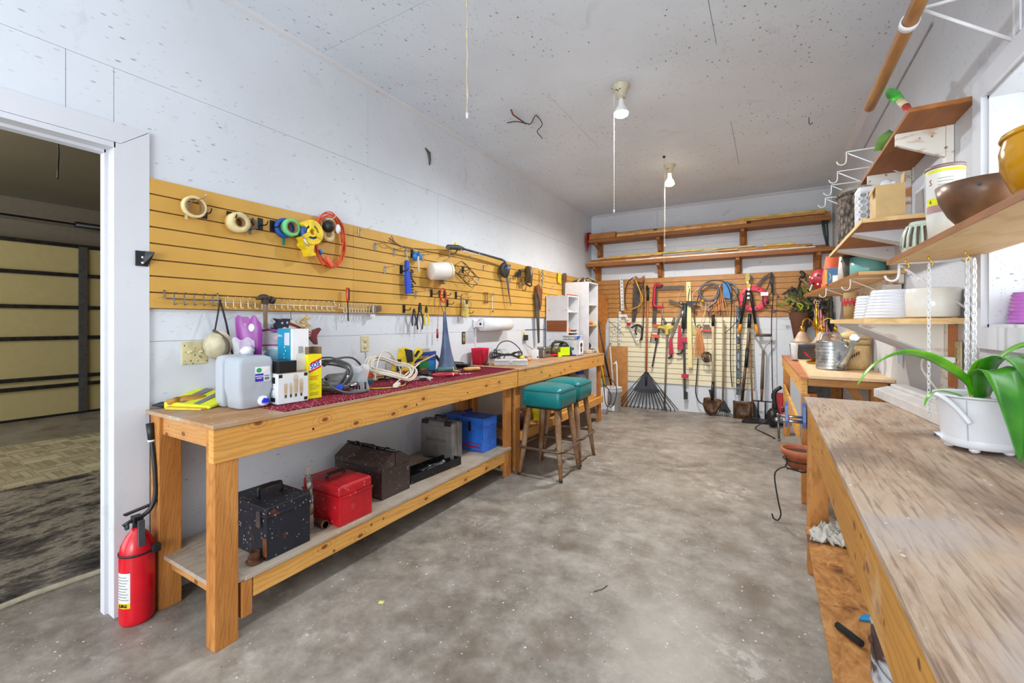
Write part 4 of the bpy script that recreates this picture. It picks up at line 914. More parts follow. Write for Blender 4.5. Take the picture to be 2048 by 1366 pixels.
# whisk brush
T = LW(3.285, 1.515, SX); r = thing('whisk_brush', 'small straw brush with a chrome collar hanging low on the slatwall', 'brush', T @ Vector((0, 0, .04)))
part(r, 'head', MB(T).prism([(-.035, .0), (.035, .0), (.025, -.06), (-.025, -.06)], .03, .055), plain((196, 178, 120), .6), bev=.004); part(r, 'collar', MB(T).box(-.012, .016, -.03, .01, .054, .062), plain((60, 60, 62), .4)); part(r, 'straw', MB(T).prism([(-.028, -.055), (.028, -.055), (.05, -.145), (.02, -.155), (-.02, -.152), (-.048, -.14)], .03, .05), plain((186, 166, 84), .8, 0, .25, 'straw'))
for y, L, l in ((3.655, .085, 'short dull wrench on the slatwall, left of the shiny one'), (3.70, .085, 'short dull wrench on the slatwall, just beside the shiny one')):
    wrench(LW(y, 1.565, -2.475, PI/2), L, l, None, plain((130, 100, 70), .5, .6)); 
wrench(LW(3.785, 1.515, -2.465, PI/2), .17, 'shiny chrome wrench hanging above the paper towels', None, CHROME, .016)
# compass saw with pulley
T = LW(4.0, 1.86, SX); r = thing('compass_saw', 'old compass saw with dark round handle, blade pointing down', 'saw', T @ Vector((0, 0, .07)))
part(r, 'handle', MB(T).tor((-.04, .01, .06), .06, .024, 24, 10).ell((-.03, .0, .07), .05, .07, .03, 14), plain((44, 44, 42), .6)); part(r, 'spindle', MB(T).cyl((-.05, .05, .09), (.0, .06, .10), .014), STEEL)
part(r, 'blade', MB(T).prism([(-.01, -.05), (.045, -.05), (.105, -.36), (.10, -.37), (.05, -.24)], .05, .054), STEEL); part(r, 'rust_spot', MB(T).prism([(.062, -.19), (.075, -.19), (.092, -.28), (.075, -.27)], .0545, .0548), plain((196, 130, 50), .6))
T = LW(4.47, 1.86, SX); r = thing('grinding_disc', 'worn grey pulley wheel hanging with a dark bracket', 'pulley', T @ Vector((0, 0, .08)))
part(r, 'wheel', MB(T @ Matrix.Translation((0, .01, .07)) @ RY(.9)).lathe([(0, -.015), (.02, -.015), (.03, -.006), (.085, -.008), (.10, -.018), (.10, .018), (.085, .008), (.03, .006), (.02, .02), (0, .02)], n=32), plain((120, 110, 98), .5, .5, .25)); part(r, 'bracket', MB(T).tube([(-.03, -.09, .05), (.03, -.12, .07), (.10, -.10, .06), (.11, .05, .05), (.08, .10, .04)], .010, 6, 3), DSTEEL); part(r, 'pin', MB(T).cyl((0, .01, .05), (.05, .01, .11), .006), STEEL)
T = LW(4.32, 1.87, SX); r = thing('utility_knife', 'folded black and chrome utility knife left of the pulley wheel', 'knife', T @ Vector((0, 0, .04)))
part(r, 'body', MB(T).prism([(-.10, -.04), (.0, .05), (.03, .04), (-.04, -.05)], .03, .045), BLACK, bev=.002); part(r, 'blade_holder', MB(T).bar((-.01, -.03, .05), (.02, .03, .05), .018, .01), CHROME); part(r, 'lower_clip', MB(T).bar((.02, -.15, .04), (.03, -.06, .04), .02, .012), CHROME)
T = LW(4.89, 1.90, SX); r = thing('chain_pulley', 'bundle of small chrome links hanging near the top of the slatwall', 'chain', T @ Vector((0, 0, .04)))
for k in range(5): part(r, 'link', MB(T @ Matrix.Translation((.01*(k % 2), .05-.045*k, .04)) @ Matrix.Rotation(.5*k, 4, 'Z') @ RX(.6*(k % 2))).tor((0, 0, 0), .022, .006, 14, 6), CHROME)
T = LW(5.46, 1.93, SX); r = thing('paper_tag', 'yellow card tag hanging near the far end of the slatwall', 'tag', T @ Vector((0, 0, .02)))
part(r, 'card', MB(T @ Matrix.Rotation(-.12, 4, 'Z')).box(-.05, .05, -.075, .06, .02, .024), YELLOW); part(r, 'loop', MB(T).tube([(-.02, .05, .02), (.0, .09, .01), (.02, .05, .02)], .003, 5, 2), WHITE)
# spirit level
T = LW(5.62, 1.83, SX); r = thing('spirit_level', 'narrow metal spirit level hanging upright beside the white cabinet', 'level', T @ Vector((0, 0, .03)))
part(r, 'frame', MB(T).box(-.03, .03, -.19, .17, .01, .045), plain((118, 110, 100), .4, .5), bev=.003); part(r, 'red_end', MB(T).box(-.022, .022, .06, .15, .045, .048), plain((136, 40, 56), .5)); part(r, 'vial', MB(T).cyl((0, -.12, .048), (0, -.05, .048), .012), plain((190, 180, 90), .3)); part(r, 'black_slot', MB(T).box(-.02, .02, -.03, .04, .045, .048), BLACK)
# hand saw
T = LW(4.79, 1.42, -2.485, rot=.0); r = thing('hand_saw', 'large old hand saw hanging point down beside the small white cabinet', 'saw', T @ Vector((0, 0, .03)))
part(r, 'blade', MB(T).prism([(-.085, .26), (.03, .30), (.045, -.36), (-.005, -.37)], .03, .033), plain((98, 92, 86), .45, .6, .2, 'old_steel'))
part(r, 'handle', MB(T).prism([(-.05, .33), (.0, .36), (.03, .335), (.035, .29), (.09, .32), (.095, .27), (.075, .12), (.04, .04), (.03, .12), (.0, .20), (-.04, .25)], .02, .046), plain((120, 70, 42), .5), bev=.004)
for z in (-.05, -.15, .06): part(r, 'rivet', MB(T).cyl((.02, z, .033), (.02, z, .036), .005, n=8), plain((150, 140, 120), .4))
# outlets, switches
def outlet(T, label, kind='duplex', mat=IVORY, w_=.035, h_=.057):
    r = thing('wall_outlet' if kind != 'switch' else 'light_switch', label, 'outlet' if kind != 'switch' else 'switch', T @ Vector((0, 0, 0)))
    part(r, 'cover_plate', MB(T).box(-w_, w_, -h_, h_, 0, .006), mat, bev=.002)
    if kind == 'duplex':
        for z in (-.022, .022):
            q = part(r, 'receptacle', MB(T).lathe([(.0165, .006), (.0165, .008), (0, .008)], (0, z, 0), 20), mat)
            for k in (-.006, .006): part(q, 'slot', MB(T).box(k-.0012, k+.0012, z, z+.008, .008, .0085), BLACK)
    return r
outlet(LW(2.16, 1.157, LX), 'cream duplex outlet above the red runner, left of the yellow stapler')
r = outlet(LW(1.08, 1.157, LX), 'dirty cream double light switch plate beside the door casing', 'switch', scuffed((206, 196, 150), (70, 54, 40), .4, 0, .9), .057, .058)
for x in (-.024, .024): part(r, 'toggle', MB(LW(1.08, 1.157, LX)).bar((x, .0, .005), (x, .008, .02), .009, .010, (1, 0, 0)).box(x-.006, x+.006, -.013, .013, .006, .008), IVORY)
r = outlet(LW(3.34, 1.163, LX), 'bare outlet in an open wall box, left of the paper towels', 'duplex', plain((150, 132, 84), .5), .016, .045)
for s_ in (-1, 1): part(r, 'metal_ear', MB(LW(3.34, 1.163, LX)).box(-.02, .02, s_*.045, s_*.058, .001, .006), DSTEEL)
part(r, 'box_edge', MB(LW(3.34, 1.163, LX)).box(-.026, -.016, -.055, .055, 0, .004).box(.016, .026, -.055, .055, 0, .004), BLACK)
r = outlet(LW(4.515, 1.16, LX), 'cream outlet beside the small cabinet with a black charger plugged in', 'duplex')
r = thing('power_adapter', 'black plug-in charger on the outlet with a thin black cord', 'charger', LW(4.53, 1.135, LX+.01) @ Vector((0, 0, 0)))
part(r, 'body', MB(LW(4.53, 1.130, LX+.009)).box(-.03, .03, -.033, .033, 0, .035), BLACK, bev=.004); part(r, 'cord', MB(LW(4.53, 1.135, LX+.02)).tube([(.0, -.03, 0), (.02, -.09, 0), (.12, -.14, .02), (.2, -.20, .04)], .003, 5, 3), BLACK)
# paper towel
r = thing('paper_towel_holder', 'white wall-mounted paper towel holder below the slatwall', 'towel holder', (-2.46, 3.83, 1.27))
part(r, 'arm', MB().box(-2.505, -2.495, 3.49, 3.55, 1.25, 1.34).box(-2.505, -2.40, 3.50, 3.515, 1.265, 1.325), WHITE, bev=.004); part(r, 'arm', MB().box(-2.505, -2.495, 4.06, 4.12, 1.25, 1.34).box(-2.505, -2.40, 4.07, 4.085, 1.265, 1.325), WHITE, bev=.004)
part(r, 'spindle', MB().cyl((-2.425, 3.50, 1.295), (-2.425, 4.08, 1.295), .012), WHITE)
rl = solo('paper_towel_roll', 'white paper towel roll on the wall holder', 'paper towels', MB(mtx((1,0,0), (0,0,-1), (0,1,0), (-2.425, 3.53, 1.29))).lathe([(.02, 0), (.064, 0), (.064, .51), (.02, .51), (.02, 0)], n=40), plain((226, 225, 226), .8, 0, .03, 'paper'))
solo('cable_conduit', 'thin white surface conduit running down the wall beside the paper towel holder', 'conduit', MB().box(LX, LX+.012, 3.53, 3.542, .905, 1.25), WHITE)
solo('cable_conduit', 'thin grey cable running down from the cream outlet on the left', 'conduit', MB().box(LX, LX+.006, 2.165, 2.172, .905, 1.10), plain((186, 186, 196), .5))
solo('staple_wire', 'thin dark wire tacked along the wall from the charger outlet to the cabinet', 'wire', MB().tube([(LX+.006, 4.56, 1.225), (LX+.006, 4.9, 1.222), (LX+.006, 5.1, 1.222)], .003, 5), DSTEEL)

# ---- white cabinets standing on the far bench, backs and sides towards us
def cabinet(x0, x1, y0, y1, z0, z1, shelves, label):
    r = thing('shelf_cabinet', label, 'cabinet', ((x0+x1)/2, (y0+y1)/2, z0)); w_ = .016
    part(r, 'side_panel', MB().box(x0, x1, y0, y0+w_, z0, z1), MELA, bev=.001); part(r, 'side_panel', MB().box(x0, x1, y1-w_, y1, z0, z1), MELA, bev=.001)
    part(r, 'top_panel', MB().box(x0, x1, y0+w_, y1-w_, z1-w_, z1), MELA); part(r, 'bottom_panel', MB().box(x0, x1, y0+w_, y1-w_, z0+.02, z0+.02+w_), MELA)
    part(r, 'back_panel', MB().box(x0, x0+.005, y0+w_, y1-w_, z0+.02+w_, z1-w_), MELA)
    for z, mt in shelves: part(r, 'shelf', MB().box(x0+.006, x1-.01, y0+w_, y1-w_, z, z+w_), mt)
    return r
YSH = plain((206, 176, 96), .5, name='yellowed_shelf')
c1 = cabinet(-2.475, -2.17, 5.06, 5.42, .905, 1.655, [(1.175, MELA), (1.44, MELA)], 'small white open cabinet with a brown wooden patch on its side')
for x, z in ((-2.44, 1.66), (-2.22, 1.655), (-2.43, 1.47), (-2.20, 1.47), (-2.42, 1.09), (-2.20, 1.085)): part(c1, 'screw', MB().cyl((x, 5.06, z-.004), (x, 5.057, z-.004), .006, n=8), BLACK)
part(c1, 'wooden_patch', MB().box(-2.46, -2.185, 5.045, 5.059, 1.195, 1.335), wood('x', (128, 70, 34), (158, 92, 50), (90, 48, 24), 9, name='brown_patch'))
c2 = cabinet(-2.47, -2.10, 5.60, 5.98, .16, 1.865, [(.905, MELA), (1.26, YSH), (1.545, MELA)], 'tall white open cabinet between the far bench and the corner')
for k in range(26): part(c2, 'pin_hole', MB().cyl((-2.14, 5.9635, .95+.034*k), (-2.14, 5.9625, .95+.034*k), .003, n=6), BLACK)
def item(name, label, cat, m, mat, **k): return solo(name, label, cat, m, mat, **k)
r = thing('glass_jar', 'glass jar with silver lid on the top shelf of the tall cabinet', 'jar', (-2.20, 5.78, 1.563))
part(r, 'glass_body', MB(TP(-2.20, 5.78, 1.562)).lathe([(0, 0), (.04, 0), (.042, .01), (.042, .12), (.035, .14)], n=20), plain((190, 196, 198), .1, .3)); part(r, 'lid', MB(TP(-2.20, 5.78, 1.562)).lathe([(.038, .135), (.038, .165), (0, .165)], n=20), CHROME)
item('small_box', 'small yellow box beside the glass jar in the tall cabinet', 'box', MB().box(-2.26, -2.13, 5.64, 5.72, 1.562, 1.597), plain((222, 196, 90), .5), bev=.003)
item('orange_tool', 'orange and black gadget on the yellowed shelf of the tall cabinet', 'gadget', MB().box(-2.24, -2.14, 5.68, 5.72, 1.277, 1.33).cyl((-2.2, 5.70, 1.30), (-2.12, 5.80, 1.30), .02), plain((216, 110, 24), .4), bev=.003)
item('yellow_pliers', 'yellow-handled tool lying on the yellowed shelf, right side', 'tool', MB().bar((-2.14, 5.78, 1.285), (-2.12, 5.92, 1.285), .02, .014), YELLOW)
r = thing('electric_sander', 'black power sander on the lowest visible shelf of the tall cabinet', 'sander', (-2.2, 5.75, .922))
part(r, 'body', MB(TP(-2.19, 5.74, .922)).ell((0, 0, .065), .07, .09, .06, 16), plain((36, 36, 46), .4)); part(r, 'grip', MB().bar((-2.2, 5.68, 1.0), (-2.22, 5.66, 1.10), .035, .03), BLACK); part(r, 'pad', MB().box(-2.26, -2.12, 5.66, 5.84, .922, .94), DSTEEL)
item('screw_pile', 'small pile of loose screws on the sander shelf', 'screws', MB(TP(-2.16, 5.89, .922)).lathe([(.055, 0), (.04, .012), (.015, .02), (0, .021)], n=12), plain((120, 100, 78), .6, .3, .5))
item('cable_ties', 'small white items lying on the upper shelf of the small cabinet', 'small parts', MB().bar((-2.22, 5.14, 1.462), (-2.20, 5.24, 1.462), .05, .010), plain((230, 214, 196), .5))
item('tape_measure', 'orange and black tape measure on the middle shelf of the small cabinet', 'tape measure', MB(mtx((1,0,0), (0,0,1), (0,-1,0), (-2.2, 5.15, 1.222))).prism([(-.03, -.031), (.03, -.031), (.03, .01), (.015, .03), (-.03, .03)], 0, .04), plain((226, 126, 30), .4), bev=.004)
item('hand_plane', 'dark grey curved tool on the middle shelf of the small cabinet', 'tool', MB().tube([(-2.2, 5.18, 1.22), (-2.2, 5.24, 1.205), (-2.19, 5.34, 1.20), (-2.19, 5.39, 1.21)], [.01, .012, .010, .006], 8, 3), DSTEEL)
item('cardboard_box', 'brown parcel box on the bottom shelf of the small cabinet', 'box', MB().box(-2.36, -2.18, 5.10, 5.38, .943, 1.10), plain((150, 122, 96), .7), bev=.002)
item('red_ruler', 'thin red ruler lying on top of the small white cabinet', 'ruler', MB().box(-2.20, -2.175, 5.09, 5.40, 1.656, 1.668), plain((180, 50, 40), .5))
r = thing('tool_bundle', 'jumble of tools and straps piled on top of the tall white cabinet', 'tools', (-2.25, 5.79, 1.866))
R = random.Random(8); TBM = [plain(c_, .6) for c_ in ((60, 54, 46), (150, 140, 96), (40, 38, 38), (120, 40, 40), (190, 186, 150))]
for k in range(12):
    x = -2.36+.02*k; part(r, 'tool', MB().tube([(x, 5.64+R.uniform(0, .1), 1.88), (x+R.uniform(-.03, .05), 5.75, 1.90+R.uniform(0, .04)), (x+R.uniform(0, .06), 5.92, 1.88+R.uniform(0, .02))], R.uniform(.006, .012), 6, 3), TBM[k % 5])
# ================================================================== THINGS ON THE LEFT WORKBENCHES
ZB, ZR = .905, .911                                            # bare top, top with the runner
# gloves and reflective vest
LEATH = plain((176, 124, 48), .7, 0, .2, 'tan_leather'); HIV = plain((222, 226, 40), .5, 0, .06, 'hi_vis')
r = thing('work_gloves', 'pair of tan and dark work gloves at the door end of the bench', 'gloves', (-2.45, 1.0, ZB))
T = TP(-2.43, 1.0, ZB, 1.2)
part(r, 'dark_glove', MB(T).ell((-.02, .03, .014), .10, .035, .014, 14).tube([(-.07, .05, .012), (-.12, .06, .014)], .012, 6), plain((52, 54, 60), .7, 0, .2))
part(r, 'tan_glove', MB(T).ell((.03, .0, .035), .075, .04, .018, 14).tube([(.06, .02, .03), (.12, .03, .02)], .014, 8).tube([(-.02, -.02, .04), (-.06, -.035, .03)], .013, 8), LEATH)
r = thing('reflective_vest', 'folded yellow-green safety vest with grey stripes beside the water jug', 'vest', (-2.42, 1.10, ZB))
T = TP(-2.40, 1.06, ZB, .5, RX(.0))
part(r, 'fold', MB(T).raw([(-.11, -.09, .03), (.12, -.10, .012), (.13, .08, .05), (-.09, .10, .07), (-.11, -.09, .0), (.12, -.10, .0), (.13, .08, .03), (-.09, .10, .04)], [(0,1,2,3), (7,6,5,4), (0,4,5,1), (1,5,6,2), (2,6,7,3), (3,7,4,0)]), HIV, bev=.004)
part(r, 'lower_fold', MB(T).raw([(-.08, -.12, .012), (.10, -.13, .008), (.12, .0, .01), (-.1, .0, .016), (-.08, -.12, .0), (.10, -.13, .0), (.12, .0, .0), (-.1, .0, .0)], [(0,1,2,3), (7,6,5,4), (0,4,5,1), (1,5,6,2), (2,6,7,3), (3,7,4,0)]), plain((222, 186, 50), .5), bev=.002)
part(r, 'stripe', MB(T).raw([(-.06, -.08, .0305), (-.02, -.082, .0275), (.0, .09, .066), (-.045, .094, .069)], [(0,1,2,3)]), plain((110, 112, 116), .35)); part(r, 'stripe', MB(T).raw([(.03, -.086, .024), (.06, -.088, .021), (.075, .083, .060), (.045, .085, .062)], [(0,1,2,3)]), plain((110, 112, 116), .35))
# water jug
JUG = NT('translucent_jug'); JUG = JUG.out((206, 212, 220), .25, spec=.5); JUG.node_tree.nodes['Principled BSDF'].inputs['Transmission Weight'].default_value = .35
JUG.node_tree.nodes['Principled BSDF'].inputs['IOR'].default_value = 1.1
r = thing('water_jug', 'translucent drinking water jug with a blue-capped tap', 'water jug', (-2.185, 1.155, ZB))
def rbox(T, P, n=6):
    """stack of rounded rectangles: (hx, hy, r, z)"""
    m = MB(T); vs = []; fs = []; N = 4*(n+1)
    for hx, hy, rr, z in P:
        for cx, cy, a in ((1, 1, 0), (-1, 1, 90), (-1, -1, 180), (1, -1, 270)):
            for k in range(n+1):
                q = math.radians(a+90*k/n); vs.append((cx*(hx-rr)+rr*math.cos(q), cy*(hy-rr)+rr*math.sin(q), z))
    fs = [tuple(range(N))[::-1], tuple((len(P)-1)*N+i for i in range(N))]
    for i in range(len(P)-1):
        for k in range(N): fs.append((i*N+k, i*N+(k+1) % N, (i+1)*N+(k+1) % N, (i+1)*N+k))
    return m.raw(vs, fs, True)
T = TP(-2.19, 1.155, ZB, 0)
part(r, 'jug_body', rbox(T @ Matrix.Translation((.040, 0, 0)), [(.056, .066, .02, .002), (.062, .072, .02, .01), (.062, .074, .02, .055), (.069, .083, .02, .095), (.069, .083, .02, .21), (.068, .078, .025, .236), (.05, .06, .03, .246)]), JUG)
part(r, 'jug_back', rbox(T @ Matrix.Translation((-.072, 0, 0)), [(.028, .070, .014, .002), (.032, .077, .014, .01), (.034, .083, .014, .05), (.034, .083, .014, .215), (.038, .078, .025, .240), (.02, .06, .02, .248)]), JUG)
part(r, 'handle_rib', rbox(T @ Matrix.Translation((-.034, 0, 0)), [(.016, .056, .006, .01), (.016, .070, .006, .23), (.012, .05, .006, .243)]), JUG)
sp_ = part(r, 'tap', MB(T @ mtx((0,1,0), (0,0,1), (1,0,0), (.106, .03, .032))).lathe([(.024, -.004), (.026, .006), (.022, .016), (0, .016)], n=24), plain((222, 226, 230), .3))
part(sp_, 'blue_lever', MB(T @ mtx((0,1,0), (0,0,1), (1,0,0), (.106, .03, .032))).prism([(-.016, -.008), (.018, -.008), (.018, .006), (.010, .014), (.004, .008), (-.004, .016), (-.014, .004)], .016, .024), plain((26, 52, 214), .3), bev=.001)
LT = T @ mtx((0,1,0), (0,0,1), (1,0,0), (.1095, .025, .16)) @ Matrix.Diagonal((1.3, 1.15, 1, 1))
def sticker(par, T_, x0, x1, y0, y1, mat, name='sticker', z=0): return part(par, name, MB(T_).box(x0, x1, y0, y1, z, z+.0006), mat)
WH = plain((236, 236, 238), .4, 0, .02, 'label_white')
sticker(r, LT, -.026, .030, -.030, .030, WH); sticker(r, LT, -.026, .004, -.030, .002, plain((62, 40, 178), .4), 'purple_field', .0007)
part(r, 'green_spot', MB(LT).lathe([(.010, .0014), (0, .0014)], (-.012, .016, 0), 14), plain((40, 160, 84), .4)); sticker(r, LT, .008, .027, -.010, -.006, plain((40, 130, 190), .4), 'blue_bar', .0007)
for k in range(5): sticker(r, LT, .009+.0036*k, .011+.0036*k, -.026, -.014, BLACK, 'barcode', .0007)
text(r, 'drinking', LT @ Matrix.Translation((-.011, -.008, .0015)), .009, WH, depth=.0002, bold=.0002); text(r, 'water', LT @ Matrix.Translation((-.011, -.016, .0015)), .009, WH, depth=.0002, bold=.0002)
# cartons
def carton(name, label, x, y, z, hx, hy, h, rot, mat, cat='box', top=None):
    r = thing(name, label, cat, (x, y, z)); T = TP(x, y, z, rot)
    part(r, 'carton_body', MB(T).box(-hx, hx, -hy, hy, 0, h), mat, bev=.0015)
    return r, T, T @ mtx((0,1,0), (0,0,1), (1,0,0), (hx, 0, 0)), T @ mtx((1,0,0), (0,0,1), (0,-1,0), (0, -hy, 0))
r, T, FX, FYY = carton('light_bulb_carton', 'white carton with a picture of four filament light bulbs', -2.125, 1.317, ZR, .085, .078, .148, -.05, plain((224, 226, 228), .5, 0, .02))
part(r, 'top_flap', MB(T).box(-.086, .086, -.079, .079, .148, .150), plain((190, 150, 100), .7))
GL = plain((206, 186, 150), .3); 
for k, (x, s) in enumerate(((-.040, .8), (-.014, .8), (.012, 1.15), (.040, .95))):
    part(r, 'bulb_print', MB(FX).prism([(x-.010*s, .045), (x-.012*s, .10*s+.01), (x-.006*s, .115*s+.008), (x+.006*s, .115*s+.008), (x+.012*s, .10*s+.01), (x+.010*s, .045)], .0003, .0009), plain((216, 204, 182), .4))
    for d_ in (-.004, .004): part(r, 'filament_print', MB(FX).box(x+d_*s-.0012, x+d_*s+.0012, .05, .10*s, .0009, .0013), plain((196, 150, 90), .4))
    part(r, 'base_print', MB(FX).box(x-.005, x+.005, .028, .044, .0003, .0012), plain((60, 84, 60), .4))
for a, b_ in ((-.074, .128), (.055, .128), (.055, .006)): sticker(r, FX, a, a+.018, b_, b_+.016, BLACK, 'black_square')
sticker(r, FYY, .02, .06, .10, .13, BLACK, 'black_square'); sticker(r, FYY, .02, .06, .01, .03, BLACK, 'black_square'); sticker(r, FYY, -.05, .05, .07, .075, plain((120, 130, 140), .5), 'print_line')
r, T, FX, FYY = carton('small_black_box', 'small black box lying on the light bulb carton in front of the teal box', -2.12, 1.29, ZR+.151, .075, .045, .058, -.05, plain((26, 26, 28), .3))
sticker(r, FYY, -.05, -.02, .008, .048, WH); [sticker(r, FYY, -.047+.005*k, -.045+.005*k, .012, .03, BLACK, 'barcode', .0007) for k in range(5)]
TEALC = plain((10, 142, 178), .4, 0, .05, 'teal_card')
r, T, FX, FYY = carton('teal_box', 'tall teal and white box standing on the bulb carton', -2.155, 1.385, ZR+.151, .068, .045, .215, -.05, WH)
part(r, 'teal_sleeve', MB(T).box(-.0685, .055, -.0456, .0, .0, .2156), TEALC, bev=.001)
sticker(r, FYY, -.002, .045, .13, .195, plain((206, 206, 226), .4), 'sticker', .0012); sticker(r, FYY, .012, .046, .004, .055, WH, 'barcode_label', .0012); [sticker(r, FYY, .015+.004*k, .017+.004*k, .008, .05, BLACK, 'barcode', .002) for k in range(7)]
for k in range(4): part(r, 'bubble_print', MB(FYY).lathe([(.004, .0018), (0, .0018)], (-.0+.01*math.sin(k*2), .12-.018*k, 0), 10), WH)
[sticker(r, FX, -.012, .014, .09+.0045*k, .092+.0045*k, BLACK, 'barcode') for k in range(8)]
text(r, 'ultra', FYY @ Matrix.Translation((-.045, .18, .0018)), .022, WH, depth=.0002)
# yellow SOS box
SY = plain((240, 226, 22), .4, 0, .03, 'sos_yellow')
r, T, FX, FYY = carton('soap_pad_box', 'tall bright yellow box lettered SOS, its brown flaps open', -2.10, 1.445, ZR, .045, .038, .232, -.06, SY)
part(r, 'open_flap', MB(T).box(-.045, .045, -.038, -.0365, .232, .272).box(-.045, .045, .0365, .038, .232, .270).box(-.045, -.0435, -.036, .036, .232, .268), plain((122, 100, 76), .8, 0, .1, 'grey_card'))
lg = part(r, 'red_band', MB(FX).prism([(-.034, .135), (.034, .162), (.034, .212), (-.022, .190), (-.034, .175)], .0004, .001), plain((216, 34, 44), .4)); part(r, 'white_band', MB(FX).prism([(-.032, .147), (.034, .172), (.034, .202), (-.032, .176)], .001, .0014), WH)
text(r, 'SOS', FX @ mtx((.93, .37, 0), (-.2, 1, 0), (0, 0, 1), (.0, .1745, .0016)), .036, plain((20, 70, 180), .4), depth=.0003, bold=.0014, sx=.9)
for k, (y, l) in enumerate(((.115, .05), (.107, .04), (.099, .045), (.075, .035), (.066, .055), (.058, .055), (.050, .04), (.03, .05), (.024, .045), (.018, .05))): sticker(r, FX, -.03, -.03+l, y, y+(.004 if k < 3 else .002), plain((216, 120, 30), .5) if k < 3 else plain((110, 104, 30), .5), 'print_line')
# pouches against the wall
PUR = plain((134, 46, 136), .35, 0, .06, 'purple_film')
def pouch(T, w_, h, d_, mat, m=None):  # crumpled two-sided film
    P = []; nx, ny = 10, 12; vs = []; fs = []
    for sgn in (1, -1):
        for i in range(nx+1):
            for j in range(ny+1):
                f, g = i/nx, j/ny; vs.append(((f-.5)*w_*(1+.10*math.sin(g*8+f)), g*h*(1+.05*math.sin(f*11)), sgn*d_*math.sin(PI*f)**.6*(1-g)**.5*(.9+.25*math.sin(f*9+g*7))+.0008*sgn))
    for s_ in (0, 1):
        for i in range(nx):
            for j in range(ny): k = s_*(nx+1)*(ny+1)+i*(ny+1)+j; q = (k, k+ny+1, k+ny+2, k+1); fs.append(q if s_ == 0 else q[::-1])
    return MB(T).raw(vs, fs, True)
def upright(x, y, z, yaw, lean=0): return TP(x, y, z, yaw) @ mtx((1,0,0), (0,0,1), (0,-1,0), (0,0,0)) @ RX(-lean)
T = upright(-2.33, 1.27, ZR, .62, -.10) 
r = thing('bulb_pouch', 'purple blister pouch with white light bulbs behind the water jug', 'package', (-2.33, 1.27, ZR))
part(r, 'pouch', pouch(T, .12, .42, .035, PUR), PUR); part(r, 'header_card', MB(T).prism([(-.065, .30), (.05, .30), (.0, .43), (-.065, .43)], -.002, .002), PUR, bev=.001)
part(r, 'white_sticker', MB(T).box(-.05, -.015, .35, .395, .003, .004), WH); part(r, 'blue_sticker', MB(T).box(-.05, -.015, .325, .349, .003, .004), plain((30, 80, 140), .4)); part(r, 'bulb', MB(T).tube([(.01, .285, .045), (.01, .265, .045), (.01, .245, .045), (.01, .19, .045)], [.012, .034, .028, .014], 14, 3), plain((232, 232, 236), .3)); part(r, 'bulb', MB(T).ell((.02, .375, .01), .016, .022, .012, 12), WH)
part(r, 'clear_blister', pouch(T @ Matrix.Translation((-.02, .15, .02)), .10, .17, .035, CLEAR), CLEAR)
T = upright(-2.30, 1.40, ZR, .62, -.12); r = thing('zip_bag', 'clear zip bag with purple edge holding teal items, behind the teal box', 'bag', (-2.30, 1.40, ZR))
part(r, 'bag', pouch(T, .20, .36, .03, CLEAR), CLEAR); part(r, 'zip_edge', MB(T).tube([(-.10, .35, .004), (-.04, .365, .006), (.04, .35, .006), (.10, .335, .004)], .006, 6, 2), PUR); part(r, 'zip_edge', MB(T).tube([(-.10, .28, .02), (.0, .285, .03), (.10, .27, .02)], .004, 6, 2), PUR); part(r, 'teal_item', MB(T).ell((-.03, .20, .0), .05, .06, .02, 12), plain((26, 150, 186), .4)); part(r, 'pink_item', MB(T).ell((.03, .31, .0), .06, .03, .012, 12), plain((206, 176, 190), .5)); part(r, 'grey_item', MB(T).ell((.03, .18, .0), .04, .06, .02, 12), plain((86, 96, 110), .5))
# grey cord hank and old electric drills
GCORD = plain((88, 90, 92), .5, 0, .1, 'grey_cord')
r = thing('power_cord_hank', 'tangle of thick grey power cord between the yellow box and the white cord', 'cord', (-2.18, 1.68, ZR))
part(r, 'hank', loops(TP(-2.17, 1.63, ZR+.085, .5) @ RX(1.1), 5, .13, .078, 0, .0058, 11, (0, 0, 0), .14, .03, .012, 12), GCORD)
part(r, 'long_arc', MB().tube([(-2.20, 1.60, 1.06), (-2.25, 1.72, 1.09), (-2.32, 1.90, 1.08), (-2.36, 2.02, 1.00), (-2.36, 2.05, .96)], .0065, 8, 4), GCORD); part(r, 'lower_loop', MB().tube([(-2.12, 1.55, .98), (-2.03, 1.60, .925), (-1.98, 1.70, .918), (-2.06, 1.78, .92), (-2.14, 1.72, .97)], .0065, 8, 4), GCORD)
r = thing('electric_drill', 'teal electric drill with silver body half under the grey cord', 'drill', (-2.22, 1.78, ZR)); TD = TP(-2.24, 1.80, ZR+.05, 1.35)
part(r, 'motor_housing', MB(TD).tube([(-.14, 0, 0), (-.12, 0, 0), (.0, 0, 0), (.03, 0, 0)], [.03, .042, .042, .032], 16), plain((150, 148, 144), .35, .6)); part(r, 'gear_case', MB(TD).tube([(.03, 0, 0), (.08, 0, 0), (.10, 0, 0)], [.036, .032, .02], 16), plain((40, 104, 116), .4)); part(r, 'handle', MB(TD).bar((.04, 0, .0), (.10, -.11, -.02), .04, .035), plain((40, 104, 116), .4), bev=.008); part(r, 'chuck', MB(TD).cyl((-.14, 0, 0), (-.18, 0, 0), .02, .016), STEEL)
r = thing('hand_saw_motor', 'small silver power tool with a blue switch under the grey cord', 'power tool', (-2.1, 1.62, ZR)); TD = TP(-2.11, 1.60, ZR+.04, .9)
